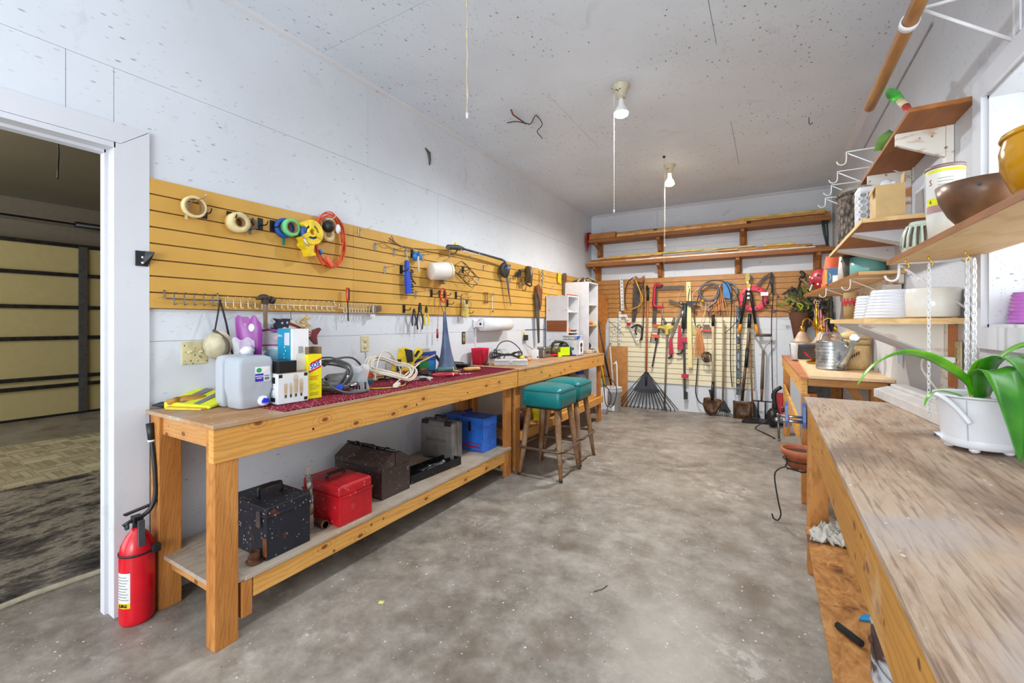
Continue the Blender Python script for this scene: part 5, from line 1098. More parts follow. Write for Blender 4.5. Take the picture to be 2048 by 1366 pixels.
part(r, 'body', MB(TD).tube([(-.09, 0, 0), (-.07, 0, 0), (.05, 0, 0), (.08, 0, 0)], [.02, .034, .034, .024], 16), plain((136, 138, 140), .35, .6)); part(r, 'blue_switch', MB(TD).cyl((.03, -.03, .0), (.03, -.045, .0), .018), plain((24, 70, 200), .35)); part(r, 'nose', MB(TD).cyl((.08, 0, 0), (.12, 0, 0), .014), CHROME)
T = upright(-2.06, 1.735, ZR, .8); r = thing('clear_bag', 'crumpled clear plastic bag of black hooks on the front of the runner', 'bag', (-2.06, 1.74, ZR)); part(r, 'film', pouch(T, .10, .15, .03, CLEAR), CLEAR)
for k in range(5): part(r, 'black_hook', MB(T).tube([(-.035+.016*k, .01, -.01), (-.035+.016*k, .05, -.01), (-.03+.016*k, .05, .02), (-.03+.016*k, .012, .022)], .005, 6), BLACK)
solo('plastic_cup', 'round orange plastic cup lying beside the grey drill', 'cup', MB(TP(-2.33, 2.02, ZR+.045) @ RY(1.2)).lathe([(0, -.02), (.04, -.02), (.045, 0), (.04, .025), (0, .025)], n=22), plain((206, 84, 30), .5))
solo('yellow_wire', 'thin yellow wire curving over the front of the red runner', 'wire', MB().tube([(-2.10, 1.80, ZR+.004), (-2.02, 1.82, ZR+.006), (-1.98, 1.90, ZR+.004), (-1.97, 2.0, ZR+.005), (-2.05, 2.10, ZR+.004)], .003, 5, 4), plain((216, 206, 40), .4))
# white extension cord
WC = plain((222, 212, 194), .45, 0, .04, 'ivory_cord')
r = thing('extension_cord', 'loosely coiled ivory extension cord in the middle of the red runner', 'cord', (-2.17, 2.05, ZR))
part(r, 'coil', loops(TP(-2.15, 2.06, ZR+.075, .2) @ RY(.42), 6, .13, .17, 0, .0052, 3, (0, 0, 0), .16, .03, .003, 12), WC)
part(r, 'high_loop', MB().tube([(-2.15, 1.93, ZR+.03), (-2.2, 2.0, ZR+.14), (-2.26, 2.10, ZR+.20), (-2.30, 2.22, ZR+.17), (-2.28, 2.28, ZR+.06), (-2.2, 2.2, ZR+.02)], .0048, 7, 5), WC); part(r, 'long_end', MB().tube([(-1.99, 1.94, ZR+.015), (-2.06, 2.10, ZR+.05), (-2.16, 2.32, ZR+.09), (-2.22, 2.42, ZR+.10)], .0055, 7, 4), WC)
part(r, 'plug', MB().bar((-1.955, 1.915, ZR+.012), (-1.99, 1.975, ZR+.016), .03, .022), WC, bev=.004)
# stapler gun upright, yellow
T = upright(-2.40, 2.47, ZR, .9); r = thing('staple_gun', 'yellow and black heavy tool standing upright against the wall', 'power tool', (-2.42, 2.5, ZR))
part(r, 'body', MB(T).prism([(-.06, .0), (-.07, .12), (-.06, .20), (.01, .205), (.03, .16), (.02, .0)], -.03, .03), YD, bev=.008); part(r, 'black_grip', MB(T).prism([(-.02, .20), (.04, .185), (.045, .10), (.0, .09)], -.034, .034), BLACK, bev=.006); part(r, 'lower_grip', MB(T).prism([(-.075, .01), (-.07, .12), (-.045, .12), (-.045, .0)], -.034, .034), BLACK, bev=.004); part(r, 'second_lever', MB(T).prism([(.03, .12), (.07, .20), (.11, .20), (.12, .16), (.06, .10), (.03, .04)], -.02, .02), YD, bev=.008); part(r, 'black_inset', MB(T).prism([(.05, .14), (.08, .185), (.10, .18), (.07, .13)], .0205, .024), BLACK)
part(r, 'knob', MB(T).cyl((.01, .02, .03), (.01, .02, .07), .016), plain((96, 110, 136), .4))
solo('brass_fitting', 'small yellow plastic fitting beside the upright tool', 'fitting', MB(TP(-2.40, 2.33, ZR)).box(-.03, .03, -.02, .02, .09, .115).cyl((0, 0, 0), (0, 0, .09), .012), YELLOW)
# bag of stain
T = upright(-2.42, 2.70, ZR, .75); r = thing('seed_bag', 'blue and green bag lettered in yellow standing behind the blue cone', 'bag', (-2.42, 2.7, ZR))
part(r, 'bag_body', MB(T).prism([(-.085, 0), (.085, 0), (.088, .165), (-.085, .150)], -.025, .025), plain((22, 62, 150), .4, 0, .05), bev=.006); part(r, 'rolled_top', MB(T).prism([(-.06, .150), (.05, .16), (.03, .190), (-.05, .178)], -.018, .02), plain((196, 188, 160), .6), bev=.003); part(r, 'green_panel', MB(T).box(-.05, .03, .02, .085, .0255, .0275), plain((24, 138, 64), .4)); part(r, 'sky_panel', MB(T).box(.03, .08, .005, .09, .0255, .0275), plain((30, 130, 200), .4)); part(r, 'black_base', MB(T).box(-.084, -.045, .0, .075, .0255, .03), BLACK)
text(r, 'MURSAD', T @ Matrix.Translation((-.02, .115, .0285)), .034, plain((214, 200, 30), .4), bold=.001, sx=.75)
# blue cone
r = thing('cone_funnel', 'tall blue-grey flared metal cone standing on the red runner', 'cone', (-2.175, 2.68, ZR)); T = TP(-2.175, 2.68, ZR, 0, RY(-.05))
CB = NT('blued_metal'); CB = CB.out(CB.ramp(CB.noise(4, 4), [(.35, (62, 76, 108)), (.6, (96, 110, 136)), (.75, (128, 116, 96))]), .45, .3)
part(r, 'cone', MB(T).lathe([(.090, 0), (.084, .02), (.062, .08), (.044, .16), (.030, .25), (.019, .35), (.012, .46), (.010, .485)], n=32), CB); part(r, 'base_rim', MB(T).ring((0, 0, 0), .084, .091, 0, .006), CB)
# hand tools on the runner
def htool(name, label, cat, x, y, z, rot, build):
    r = thing(name, label, cat, (x, y, z)); build(r, TP(x, y, z, rot)); return r
def b_(r, T):
    part(r, 'blades', MB(T).prism([(-.14, .0), (-.03, .022), (.03, .012), (.03, -.012), (-.03, -.012)], 0, .006), STEEL); part(r, 'handle', MB(T).tube([(.02, .008, .012), (.08, .04, .014), (.16, .05, .014), (.20, .03, .014)], .008, 8, 3), RED); part(r, 'handle', MB(T).tube([(.02, -.008, .012), (.08, -.045, .014), (.17, -.045, .014)], .008, 8, 3), plain((166, 40, 46), .4)); part(r, 'pivot', MB(T).cyl((.015, 0, 0), (.015, 0, .02), .012), DSTEEL)
htool('tin_snips', 'tin snips with curved red handles on the front edge of the runner', 'snips', -2.14, 2.42, ZR, 1.0, b_)
def b_(r, T): part(r, 'slat', MB(T @ RY(-.42)).box(-.18, .18, -.014, .014, 0, .006), plain((216, 176, 104), .6))
htool('stirring_stick', 'pale wooden stirring stick propped up in the pile of tools', 'stick', -2.25, 2.38, ZR+.08, .95, b_)
def b_(r, T): part(r, 'brush_handle', MB(T).tube([(-.12, 0, .02), (.0, 0, .025), (.08, 0, .02)], [.009, .013, .016], 8, 2), plain((196, 150, 80), .5)); part(r, 'ferrule', MB(T).box(.075, .11, -.028, .028, .006, .03), BRASS); part(r, 'bristles', MB(T).box(.11, .17, -.03, .03, .004, .026), plain((84, 70, 52), .8), bev=.004)
htool('paint_brush', 'flat paint brush with a tan handle lying behind the white cord', 'paint brush', -2.36, 2.25, ZR, 1.3, b_)
def b_(r, T): part(r, 'handle', MB(T).tube([(-.06, 0, .02), (-.05, 0, .02), (.05, 0, .02), (.065, 0, .02)], [.014, .02, .02, .012], 12), plain((72, 104, 104), .5)); part(r, 'end_cap', MB(T).ring((0, 0, 0), .0, .001, 0, .001, 4).cyl((-.066, 0, .02), (-.06, 0, .02), .018), YELLOW); part(r, 'blade', MB(T).box(.06, .20, -.012, .012, .016, .022), DSTEEL)
htool('file', 'grey-green handled file lying in front of the blue cone', 'file', -2.13, 2.60, ZR+.02, 1.0+PI, b_)
def b_(r, T): part(r, 'handle', MB(T).tube([(-.05, 0, .014), (-.045, 0, .014), (.03, 0, .014), (.05, 0, .014)], [.008, .013, .013, .007], 10), RED); part(r, 'white_collar', MB(T).cyl((.0, 0, .014), (.008, 0, .014), .0135), WHITE); part(r, 'shaft', MB(T).cyl((.05, 0, .014), (.17, 0, .012), .003, n=8), CHROME)
htool('screwdriver', 'red and white screwdriver on the runner in front of the cone', 'screwdriver', -2.02, 2.55, ZR, 1.05, b_)
def b_(r, T): part(r, 'ring', MB(T).ring((0, 0, 0), .016, .036, 0, .028, 20), plain((80, 74, 64), .6)); part(r, 'yellow_core', MB(T).ring((0, 0, 0), .010, .016, 0, .03, 16), YELLOW)
htool('tape_spool', 'small dark spool with a yellow core at the foot of the blue cone', 'spool', -2.07, 2.66, ZR, 0, b_)
def b_(r, T): part(r, 'handle', MB(T).tube([(-.07, 0, .018), (-.06, 0, .018), (.0, 0, .018), (.07, 0, .018), (.08, 0, .018)], [.01, .015, .018, .014, .008], 10), plain((208, 156, 84), .5)); part(r, 'tang', MB(T).cyl((-.07, 0, .018), (-.16, 0, .012), .004), STEEL)
htool('wooden_handled_awl', 'awl with a fat pale wooden handle right of the blue cone', 'awl', -2.10, 2.90, ZR, 1.05, b_)
def b_(r, T): part(r, 'barrel', MB(T).tube([(-.14, 0, .05), (-.10, 0, .045), (.06, 0, .03), (.12, 0, .02)], [.02, .028, .026, .012], 14), BLACKM); part(r, 'pistol_grip', MB(T).bar((-.12, 0, .05), (-.17, .0, .12), .03, .024), BLACK, bev=.006); part(r, 'nozzle', MB(T).cyl((.12, 0, .02), (.17, 0, .016), .006), STEEL); part(r, 'cord', MB(T).tube([(.08, .03, .02), (.12, .05, .02), (.14, .0, .04), (.11, -.03, .02), (.08, .0, .02)], .004, 6, 3), BLACK)
htool('soldering_gun', 'black heat tool with coiled lead behind the blue cone', 'heat tool', -2.33, 2.98, ZR, .9, b_)
def b_(r, T):
    for k in range(9): q = R.uniform(0, 6.3); part(r, 'piece', MB(T @ Matrix.Translation((R.uniform(-.10, .10), R.uniform(-.12, .12), .008+R.uniform(0, .015))) @ Matrix.Rotation(q, 4, 'Z')).tube([(-.04, 0, 0), (.0, .004, .006), (.04, 0, 0)], R.uniform(.005, .011), 6, 2), [DSTEEL, STEEL, BLACK, RED, CHROME][k % 5])
R = random.Random(21)
htool('loose_hand_tools', 'small heap of loose bits and tools behind the tin snips', 'tools', -2.30, 2.50, ZR, 0, b_)
htool('loose_hand_tools', 'small heap of loose bits and tools under the ivory cord', 'tools', -2.28, 2.18, ZR, 0, b_)
T = upright(-2.07, 2.28, ZR, .9); r = thing('clear_bag', 'crumpled clear bag with metal bits beside the tin snips', 'bag', (-2.07, 2.28, ZR)); part(r, 'film', pouch(TP(-2.05, 2.24, ZR, .5) @ RX(.12), .13, .10, .03, CLEAR), glass('grey_film', (.8, .82, .84, 1), .5, .15)); part(r, 'washer', MB(TP(-2.05, 2.27, ZR+.004)).tor((0, 0, .006), .022, .005), DSTEEL)
# red plastic mug / scoop container
REDC = plain((206, 20, 60), .3, 0, .05, 'crimson_plastic')
r = thing('plastic_tub', 'crimson square-sided plastic tub against the wall', 'tub', (-2.42, 3.47, ZB)); T = TP(-2.40, 3.46, ZB, .1)
part(r, 'tub_body', rbox(T, [(.058, .062, .02, .001), (.066, .072, .02, .15), (.069, .075, .02, .158), (.060, .066, .018, .157), (.052, .056, .015, .01)]), REDC); part(r, 'side_groove', MB(T).box(.062, .069, -.05, -.03, .02, .13), plain((160, 10, 44), .3), bev=.004)
solo('bottle_stopper', 'small black stopper in front of the crimson tub', 'stopper', MB(TP(-2.30, 3.42, ZB)).lathe([(.022, 0), (.024, .012), (.012, .03), (0, .034)], n=16), BLACK)
# black cord
r = thing('extension_cord', 'big springy loops of black cord on the bench right of the crimson tub', 'cord', (-2.36, 3.88, ZB))
part(r, 'flat_loops', loops(TP(-2.34, 3.85, ZB+.03, .1), 4, .12, .24, 0, .0052, 6, (0, 0, 0), .16, .05, .004, 12), BLACK); part(r, 'high_loop', MB().tube([(-2.38, 3.78, ZB+.02), (-2.40, 3.74, ZB+.10), (-2.42, 3.86, ZB+.19), (-2.42, 4.06, ZB+.20), (-2.38, 4.2, ZB+.11), (-2.36, 4.22, ZB+.02)], .0056, 7, 5), BLACK); part(r, 'left_loop', MB().tube([(-2.32, 3.6, ZB+.02), (-2.34, 3.62, ZB+.13), (-2.34, 3.66, ZB+.12), (-2.3, 3.7, ZB+.02), (-2.36, 3.9, ZB+.08), (-2.3, 4.05, ZB+.02)], .0056, 7, 4), BLACK)
# case of screws
r = thing('parts_case', 'flat clear compartment case full of screws where the two benches meet', 'case', (-2.07, 3.56, ZB)); T = TP(-2.11, 3.555, ZB, .53)
SCR = NT('screw_jumble'); SCR = SCR.out(SCR.ramp(SCR.noise(90, 3), [(.4, (70, 66, 62)), (.5, (150, 146, 140)), (.62, (210, 206, 200))]), .4, .4)
part(r, 'contents', MB(T).box(-.150, .150, -.07, .07, .003, .036), SCR); part(r, 'case_shell', MB(T).box(-.157, .157, -.078, .078, 0, .046), glass('clear_case', (.85, .87, .9, 1), .35, .1), bev=.004); part(r, 'lid', MB(T).box(-.158, .158, -.079, .079, .046, .053), plain((206, 206, 208), .3), bev=.003); part(r, 'latch', MB(T).box(-.02, .02, -.084, -.078, .03, .05), CHROME)
r = thing('cord_grip', 'blue and yellow plugs lying behind the clear case', 'plugs', (-2.2, 3.98, ZB)); T = TP(-2.14, 3.86, ZB)
part(r, 'yellow_plug', MB(T).ell((-.02, .0, .045), .024, .03, .024, 12), YELLOW); part(r, 'blue_plug', MB(T).ell((.0, -.05, .02), .03, .05, .018, 12), plain((50, 110, 196), .4)); part(r, 'orange_tip', MB(T).ell((.03, .06, .03), .02, .03, .02, 10), plain((216, 150, 100), .4)); part(r, 'white_tip', MB(T).ell((-.05, .08, .02), .02, .04, .02, 10), WHITE)
r, T, FX, FYY = carton('small_white_box', 'small white box standing behind the blue and yellow plugs', -2.24, 4.30, ZB, .03, .045, .10, .2, WH); sticker(r, FX, -.03, .03, .01, .03, plain((60, 50, 90), .4), 'dark_print')
r = thing('putty_knife', 'flat grey scraper leaning by the small white box', 'scraper', (-2.3, 4.12, ZB)); part(r, 'blade', MB(TP(-2.32, 4.14, ZB+.003, .8) @ RY(-.5)).box(-.06, .06, -.05, .05, 0, .004), plain((120, 110, 96), .5, .5))
r = thing('electric_stapler', 'old chrome and grey desk sharpener beside the green trimmer', 'sharpener', (-2.27, 4.55, ZB)); T = TP(-2.24, 4.52, ZB, .0)
part(r, 'body', MB(T).box(-.05, .05, -.09, .09, 0, .10), plain((130, 122, 112), .3, .6), bev=.012); part(r, 'slot', MB(T).box(.0505, .054, -.05, .05, .05, .075), BLACK, bev=.002); part(r, 'chrome_top', MB(T).box(-.05, .05, -.08, .10, .10, .125), CHROME, bev=.006); part(r, 'crank', MB(T).tube([(0, .09, .08), (0, .15, .09), (0, .16, .15)], .006, 6, 2), CHROME)
LIME = plain((200, 228, 24), .35, 0, .05, 'lime_plastic')
r = thing('hedge_trimmer', 'lime green and black trimmer with a red guard on the far bench', 'trimmer', (-2.2, 4.75, ZB)); T = TP(-2.18, 4.80, ZB, 1.05)
part(r, 'housing', MB(T).prism([(-.02, -.06), (.12, -.07), (.15, .0), (.12, .07), (-.02, .06)], .01, .11), LIME, bev=.016); part(r, 'motor_cap', MB(T).ell((.07, 0, .12), .06, .055, .05, 14), BLACK); part(r, 'top_handle', MB(T).tube([(-.12, -.02, .06), (-.10, -.02, .15), (-.02, -.02, .175), (.08, -.03, .15), (.13, -.05, .06), (.14, -.06, .02)], .016, 10, 4), BLACK); part(r, 'guard', MB(T).ell((-.06, .0, .07), .085, .07, .07, 14), plain((86, 80, 40), .4)); part(r, 'lime_foot', MB(T).prism([(-.07, -.09), (.0, -.07), (.0, -.04), (-.06, -.06)], .0, .05), LIME, bev=.004); part(r, 'red_bar', MB(T).bar((-.42, -.09, .022), (-.06, -.07, .022), .03, .02), plain((206, 20, 52), .35), bev=.004); part(r, 'clear_lever', MB(T).tube([(-.14, .0, .10), (-.08, .0, .16), (-.03, .02, .19)], .008, 6, 2), CHROME)
r, T, FX, FYY = carton('fan_box', 'grey and white printed tool carton with blue trim on the far bench', -2.075, 5.0, ZB, .095, .088, .245, -.12, plain((218, 218, 222), .45, 0, .02))
GY = plain((146, 146, 150), .4); BL2 = plain((40, 96, 190), .4)
sticker(r, FYY, -.094, .094, .19, .244, GY, 'grey_band'); sticker(r, FYY, -.094, .094, .0, .018, BL2, 'blue_edge'); text(r, 'HOUSE TITAN', FYY @ Matrix.Translation((-.015, .212, .0012)), .028, WH, sx=.95, bold=.0008)
for k in range(5): sticker(r, FYY, -.08, .05-.02*(k % 2), .165-.012*k, .169-.012*k, plain((150, 156, 160), .5), 'print_line')
part(r, 'fan_picture', MB(FYY).lathe([(.026, .0014), (0, .0014)], (.02, .085, 0), 18), plain((40, 130, 150), .4)); part(r, 'motor_picture', MB(FYY).box(.045, .06, .075, .10, .0008, .0016), BLACK); text(r, '8-A', FYY @ Matrix.Translation((-.03, .06, .0014)), .022, plain((60, 60, 66), .4))
sticker(r, FX, -.087, .087, .0005, .244, plain((186, 188, 196), .4), 'grey_side'); part(r, 'blue_corner', MB(FX).prism([(-.087, .19), (-.087, .244), (.02, .244), (-.02, .205)], .0007, .0014), BL2); part(r, 'blue_curve', MB(FX).prism([(-.03, .03), (.08, .03), (.08, .19), (-.02, .17)], .0007, .0012), WH); part(r, 'fan_silhouette', MB(FX).ell((.03, .13, .002), .03, .03, .001, 12).ell((.03, .07, .002), .02, .035, .001, 12), plain((50, 60, 80), .4)); sticker(r, FX, -.08, .087, .0, .012, BL2, 'blue_edge')
solo('sanding_block', 'worn beige sanding block on the far end of the bench', 'block', MB(TP(-2.03, 5.42, ZB, .1)).box(-.05, .05, -.10, .10, 0, .045), plain((186, 170, 150), .8, 0, .25), bev=.006)
# ================================================================== BACK WALL
# shelves with brackets
def bshelf(z, x0, x1, bx, label, dep=.28):
    r = thing('wall_shelf', label, 'shelf', ((x0+x1)/2, BY, z))
    part(r, 'plank', MB().box(x0, x1, BY-dep, BY, z-.05, z), DARKW, bev=.002)
    for x in bx:
        b = part(r, 'bracket', MB(mtx((0,1,0), (0,0,1), (1,0,0), (x-.022, 0, 0))).prism([(BY-.002, z-.05), (BY-.24, z-.05), (BY-.24, z-.085), (BY-.11, z-.14), (BY-.06, z-.24), (BY-.002, z-.24)], 0, .044), BRKT, bev=.002)
        part(b, 'wall_cleat', MB().box(x-.045, x+.045, BY-.022, BY-.001, z-.26, z-.05), BRKT)
    return r
bshelf(2.62, -2.46, .66, (-2.35, -1.40, -.30), 'upper brown plank shelf along the top of the back wall')
bshelf(2.24, -2.50, .69, (-2.38, -1.40, -.36, .54), 'lower brown plank shelf above the back slatwall')
STW = [plain(c_, .6, 0, .14, 'strip_wood') for c_ in ((196, 140, 76), (176, 116, 58), (214, 166, 100), (150, 96, 50), (222, 190, 90))]
GRYS = plain((128, 130, 126), .5); WST = plain((222, 220, 216), .5)
R = random.Random(4)
up = [(-2.0, -.25, 6.560, .00, .030, .06, 2, 0), (-1.4, .60, 6.565, .031, .030, .05, 0, .01), (-2.44, -2.02, 6.57, .0, .085, .07, 1, 0), (-2.3, -1.2, 6.74, .001, .10, .05, 3, 0), (-.35, .62, 6.62, .066, .03, .06, 4, 0), (-1.0, .2, 6.76, .001, .07, .05, 3, 0), (-.2, .66, 6.64, .001, .06, .05, 0, 0), (-2.0, -1.45, 6.565, .031, .025, .05, 0, 0)]
for k, (xa, xb, y, dz, h, wd, ci, sl) in enumerate(up):
    solo('wood_strip', ['long brown board at the front of the upper back shelf', 'long yellow-brown board lying on the front board of the upper shelf', 'thick board with dark knot holes at the left end of the upper back shelf', 'short dark board at the wall, left part of the upper shelf', 'long thin board on top at the rear of the upper shelf', 'dark board against the wall in the middle of the upper shelf', 'board at the right end of the upper back shelf', 'thin pale lath at the front left of the upper shelf'][k], 'board', MB().box(xa, xb, y-wd/2, y+wd/2, 2.621+dz, 2.621+dz+h), STW[ci], bev=.002)
solo('white_strip', 'narrow white trim strip at the right end of the upper shelf', 'trim strip', MB().box(.1, .60, 6.70, 6.73, 2.719, 2.729), WST)
lo = [(-2.48, -.9, 6.57, .0, .022, .06, 0, 'long lath at the front left of the lower shelf'), (-2.45, -1.4, 6.64, .0, .06, .06, 3, 'stacked board behind the front lath, left part of the lower shelf'), (-2.3, -1.35, 6.63, .061, .026, .07, 2, 'pale board second from the top, left part of the lower shelf'), (-2.15, -.15, 6.69, .088, .024, .05, 4, 'long yellowish lath on top of the left stack of the lower shelf'),
      (-1.5, .4, 6.60, .0, .04, .04, 0, 'long thin lath over the middle of the lower shelf'), (-.6, -.35, 6.56, .042, .018, .05, 2, 'short pale lath near the third bracket of the lower shelf'), (-.5, .48, 6.68, .045, .026, .06, 0, 'long lath on the right half of the lower shelf'), (-.05, .30, 6.66, .072, .026, .05, 4, 'short pale lath on top at the right of the lower shelf'), (.0, .66, 6.74, .0, .05, .06, 3, 'dark board against the wall at the right of the lower shelf')]
for xa, xb, y, dz, h, wd, ci, l in lo: solo('wood_strip', l, 'board', MB().box(xa, xb, y-wd/2, y+wd/2, 2.241+dz, 2.241+dz+h), STW[ci], bev=.002)
solo('grey_panel', 'grey-green strip in the middle of the lower back shelf', 'panel strip', MB().box(-1.36, -.5, 6.715, 6.76, 2.241, 2.305), GRYS); solo('white_strip', 'long white metal strip along the front of the lower back shelf', 'trim strip', MB().box(-1.85, .50, 6.535, 6.545, 2.243, 2.258), WST); solo('white_strip', 'bent white strip on top of the stack in the middle of the lower shelf', 'trim strip', MB().tube([(-.9, 6.66, 2.31), (-.4, 6.66, 2.345), (.0, 6.66, 2.325)], .006, 5, 4), WST)
solo('red_rag', 'red cloth hanging over the left end of the upper back shelf', 'cloth', MB().raw([(-2.475, 6.50, 2.72), (-2.47, 6.62, 2.72), (-2.476, 6.63, 2.58), (-2.475, 6.55, 2.50), (-2.478, 6.53, 2.42), (-2.476, 6.50, 2.52), (-2.474, 6.47, 2.60), (-2.44, 6.52, 2.735), (-2.43, 6.60, 2.735)], [(0,1,2,3,4,5,6), (0,7,8,1)]), plain((180, 24, 46), .7)).modifiers.new('s', 'SOLIDIFY').thickness = .012
solo('tongs', 'black folding pruner hanging below the right end of the upper shelf', 'tongs', MB(BW(.60, 2.40, 6.60)).tube([(-.02, .18, .01), (0, .0, .01), (.02, -.14, .01)], [.018, .016, .008], 8).tube([(.02, .17, .01), (.03, .0, .01), (.03, -.13, .01)], .010, 8), plain((44, 60, 56), .5))
# plywood leaning in the corner + tall plank
solo('plywood_offcut', 'tan plywood offcut leaning against the back wall beside the rake', 'plywood', MB().box(-2.22, -1.895, 6.755, 6.77, 0, .925), plain((190, 132, 72), .55, 0, .1, 'tan_ply'))
solo('plank', 'tall pine plank standing upright in the corner behind the tall cabinet', 'plank', MB(mtx((1,0,0), (0,0,1), (0,-1,0), (0, 6.73, 0))).prism([(-2.48, 0), (-2.24, 0), (-2.24, 1.25), (-2.20, 1.38), (-2.20, 1.70), (-2.27, 1.76), (-2.48, 1.76)], 0, .022), wood('z', (176, 108, 48), (206, 138, 70), (140, 80, 34), 6, knots=True, name='corner_plank'))
# bucket pair with sticks
r = thing('bucket', 'white plastic bucket holding sticks beside the end of the far bench', 'bucket', (-2.06, 6.2, 0)); T = TP(-1.99, 6.33, 0)
BKW = plain((222, 222, 226), .4, 0, .04, 'white_bucket')
def bucket(r, T, rr, h, mat):
    part(r, 'bucket_body', MB(T).lathe([(0, .002), (rr*.86, .002), (rr, h), (rr*1.06, h), (rr*1.06, h+.012), (rr*.97, h+.012), (rr*.83, .01), (0, .01)], n=32), mat)
    for z in (.86, .91): part(r, 'rib', MB(T).ring((0, 0, 0), rr*.95, rr*1.06, h*z, h*z+.008), mat)
bucket(r, T, .125, .34, BKW); part(r, 'label', MB(T).lathe([(.118, .02), (.121, .10)], n=10, a0=-1.9, a1=-1.1), WH); text(r, 'S', T @ mtx((1,0,0), (0,0,1), (0,-1,0), (-.03, -.124, .24)), .06, plain((150, 150, 150), .5)); text(r, '1', T @ mtx((1,0,0), (0,0,1), (0,-1,0), (.0, -.122, .06)), .05, plain((90, 90, 90), .5))
r = thing('weed_sprayer', 'white pump sprayer tank with grey cap and black hose beside the bench leg', 'sprayer', (-2.1, 6.0, 0)); T = TP(-2.10, 6.08, 0)
part(r, 'tank', MB(T).lathe([(0, .01), (.07, .01), (.085, .0), (.10, .03), (.105, .08), (.105, .34), (.085, .37), (.04, .38), (0, .38)], n=28), BKW); part(r, 'purple_foot', MB(T).lathe([(.09, .002), (.103, .03), (.106, .07)], n=28), plain((190, 170, 184), .5)); part(r, 'grey_cap', MB(T).lathe([(.05, .38), (.06, .40), (.055, .44), (.02, .46), (0, .46)], n=20), plain((150, 152, 158), .5)); part(r, 'hose', MB(T).tube([(.05, -.02, .42), (.12, -.05, .38), (.18, -.06, .25), (.15, -.1, .12), (.11, -.12, .20), (.08, -.1, .45), (.02, -.06, .56)], .006, 7, 4), BLACK); part(r, 'pump_loop', MB(T).tube([(-.04, .0, .46), (.06, .0, .54), (.2, .0, .46), (.24, .0, .32), (.2, -.02, .14), (.14, -.03, .02+.08)], .006, 7, 4), BLACK)
def pole(name, label, p0, p1, r0, mat, cat='pole', r1=None): return solo(name, label, cat, MB().cyl(p0, p1, r0, r1, 10), mat)
pole('yellow_level_pole', 'bright yellow pole leaning between the cabinet and the white bucket', (-2.02, 6.08, .36), (-2.24, 6.10, 1.34), .014, YELLOW); solo('black_pole', 'black pole with grip leaning beside the yellow pole', 'pole', MB().tube([(-1.98, 6.20, .40), (-2.05, 6.17, .75), (-2.17, 6.12, 1.45)], [.013, .016, .008], 8), BLACK)
pole('white_pvc_pipe', 'grey and white pipe standing in the white bucket', (-1.96, 6.33, .02), (-2.06, 6.40, .95), .013, plain((190, 190, 188), .4), 'pipe'); r = thing('pvc_hook', 'white hooked pipe standing in the white bucket, right side', 'pipe', (-1.93, 6.3, .02)); part(r, 'pipe', MB().tube([(-1.92, 6.33, .02), (-1.935, 6.33, .68), (-1.96, 6.33, .71), (-1.98, 6.33, .69)], .011, 8, 2), WHITE)
t = NT('striped_umbrella'); wv = t.n('ShaderNodeTexWave', i_Vector=t.map((1, 1, 1)), i_Scale=3.4, bands_direction='DIAGONAL').outputs[1]; UMB = t.out(t.ramp(wv, [(.45, (190, 26, 60)), (.5, (228, 210, 214))]), .7)
solo('rolled_flag', 'red and white striped rolled cloth behind the yellow pole', 'cloth roll', MB().tube([(-2.13, 6.22, .39), (-2.15, 6.22, .6), (-2.2, 6.22, .85), (-2.24, 6.22, 1.0)], [.03, .045, .045, .03], 10, 2), UMB)
# --- rake
def T3(x, z, y=6.74, rot=0): return BW(x, z, y, rot)
OW = plain((176, 104, 62), .5, 0, .1, 'orange_wood')
r = thing('leaf_rake', 'large black leaf rake with an orange-brown handle against the back wall', 'rake', (-1.6, 6.7, 0)); T = T3(-1.595, 0, 6.70)
part(r, 'handle', MB(T).cyl((0, .50, .0), (.02, 1.64, -.02), .015, .015, 12), OW); part(r, 'grip', MB(T).cyl((.02, 1.64, -.02), (.024, 1.84, -.02), .018), BLACK)
part(r, 'head_plate', MB(T).prism([(-.02, .56), (.03, .56), (.20, .27), (.10, .245), (.0, .238), (-.10, .245), (-.20, .27)], -.002, .006), plain((62, 66, 74), .5), bev=.002); part(r, 'socket', MB(T).cyl((0, .35, .01), (.003, .56, .0), .014, .02), BLACK)
for k in range(15):
    f = k/14-.5; part(r, 'tine', MB(T).tube([(f*.40+.005, .30+.02*abs(f), .004), (f*.82, .03+.03*abs(f), .006), (f*.84, .012, .035)], .0065 if abs(f) > .49 else .0085, 6), BLACK)
for s_ in (-1, 1): part(r, 'edge_brace', MB(T).tube([(s_*.02, .55, .004), (s_*.46, .03, .006)], .006, 6), BLACK)
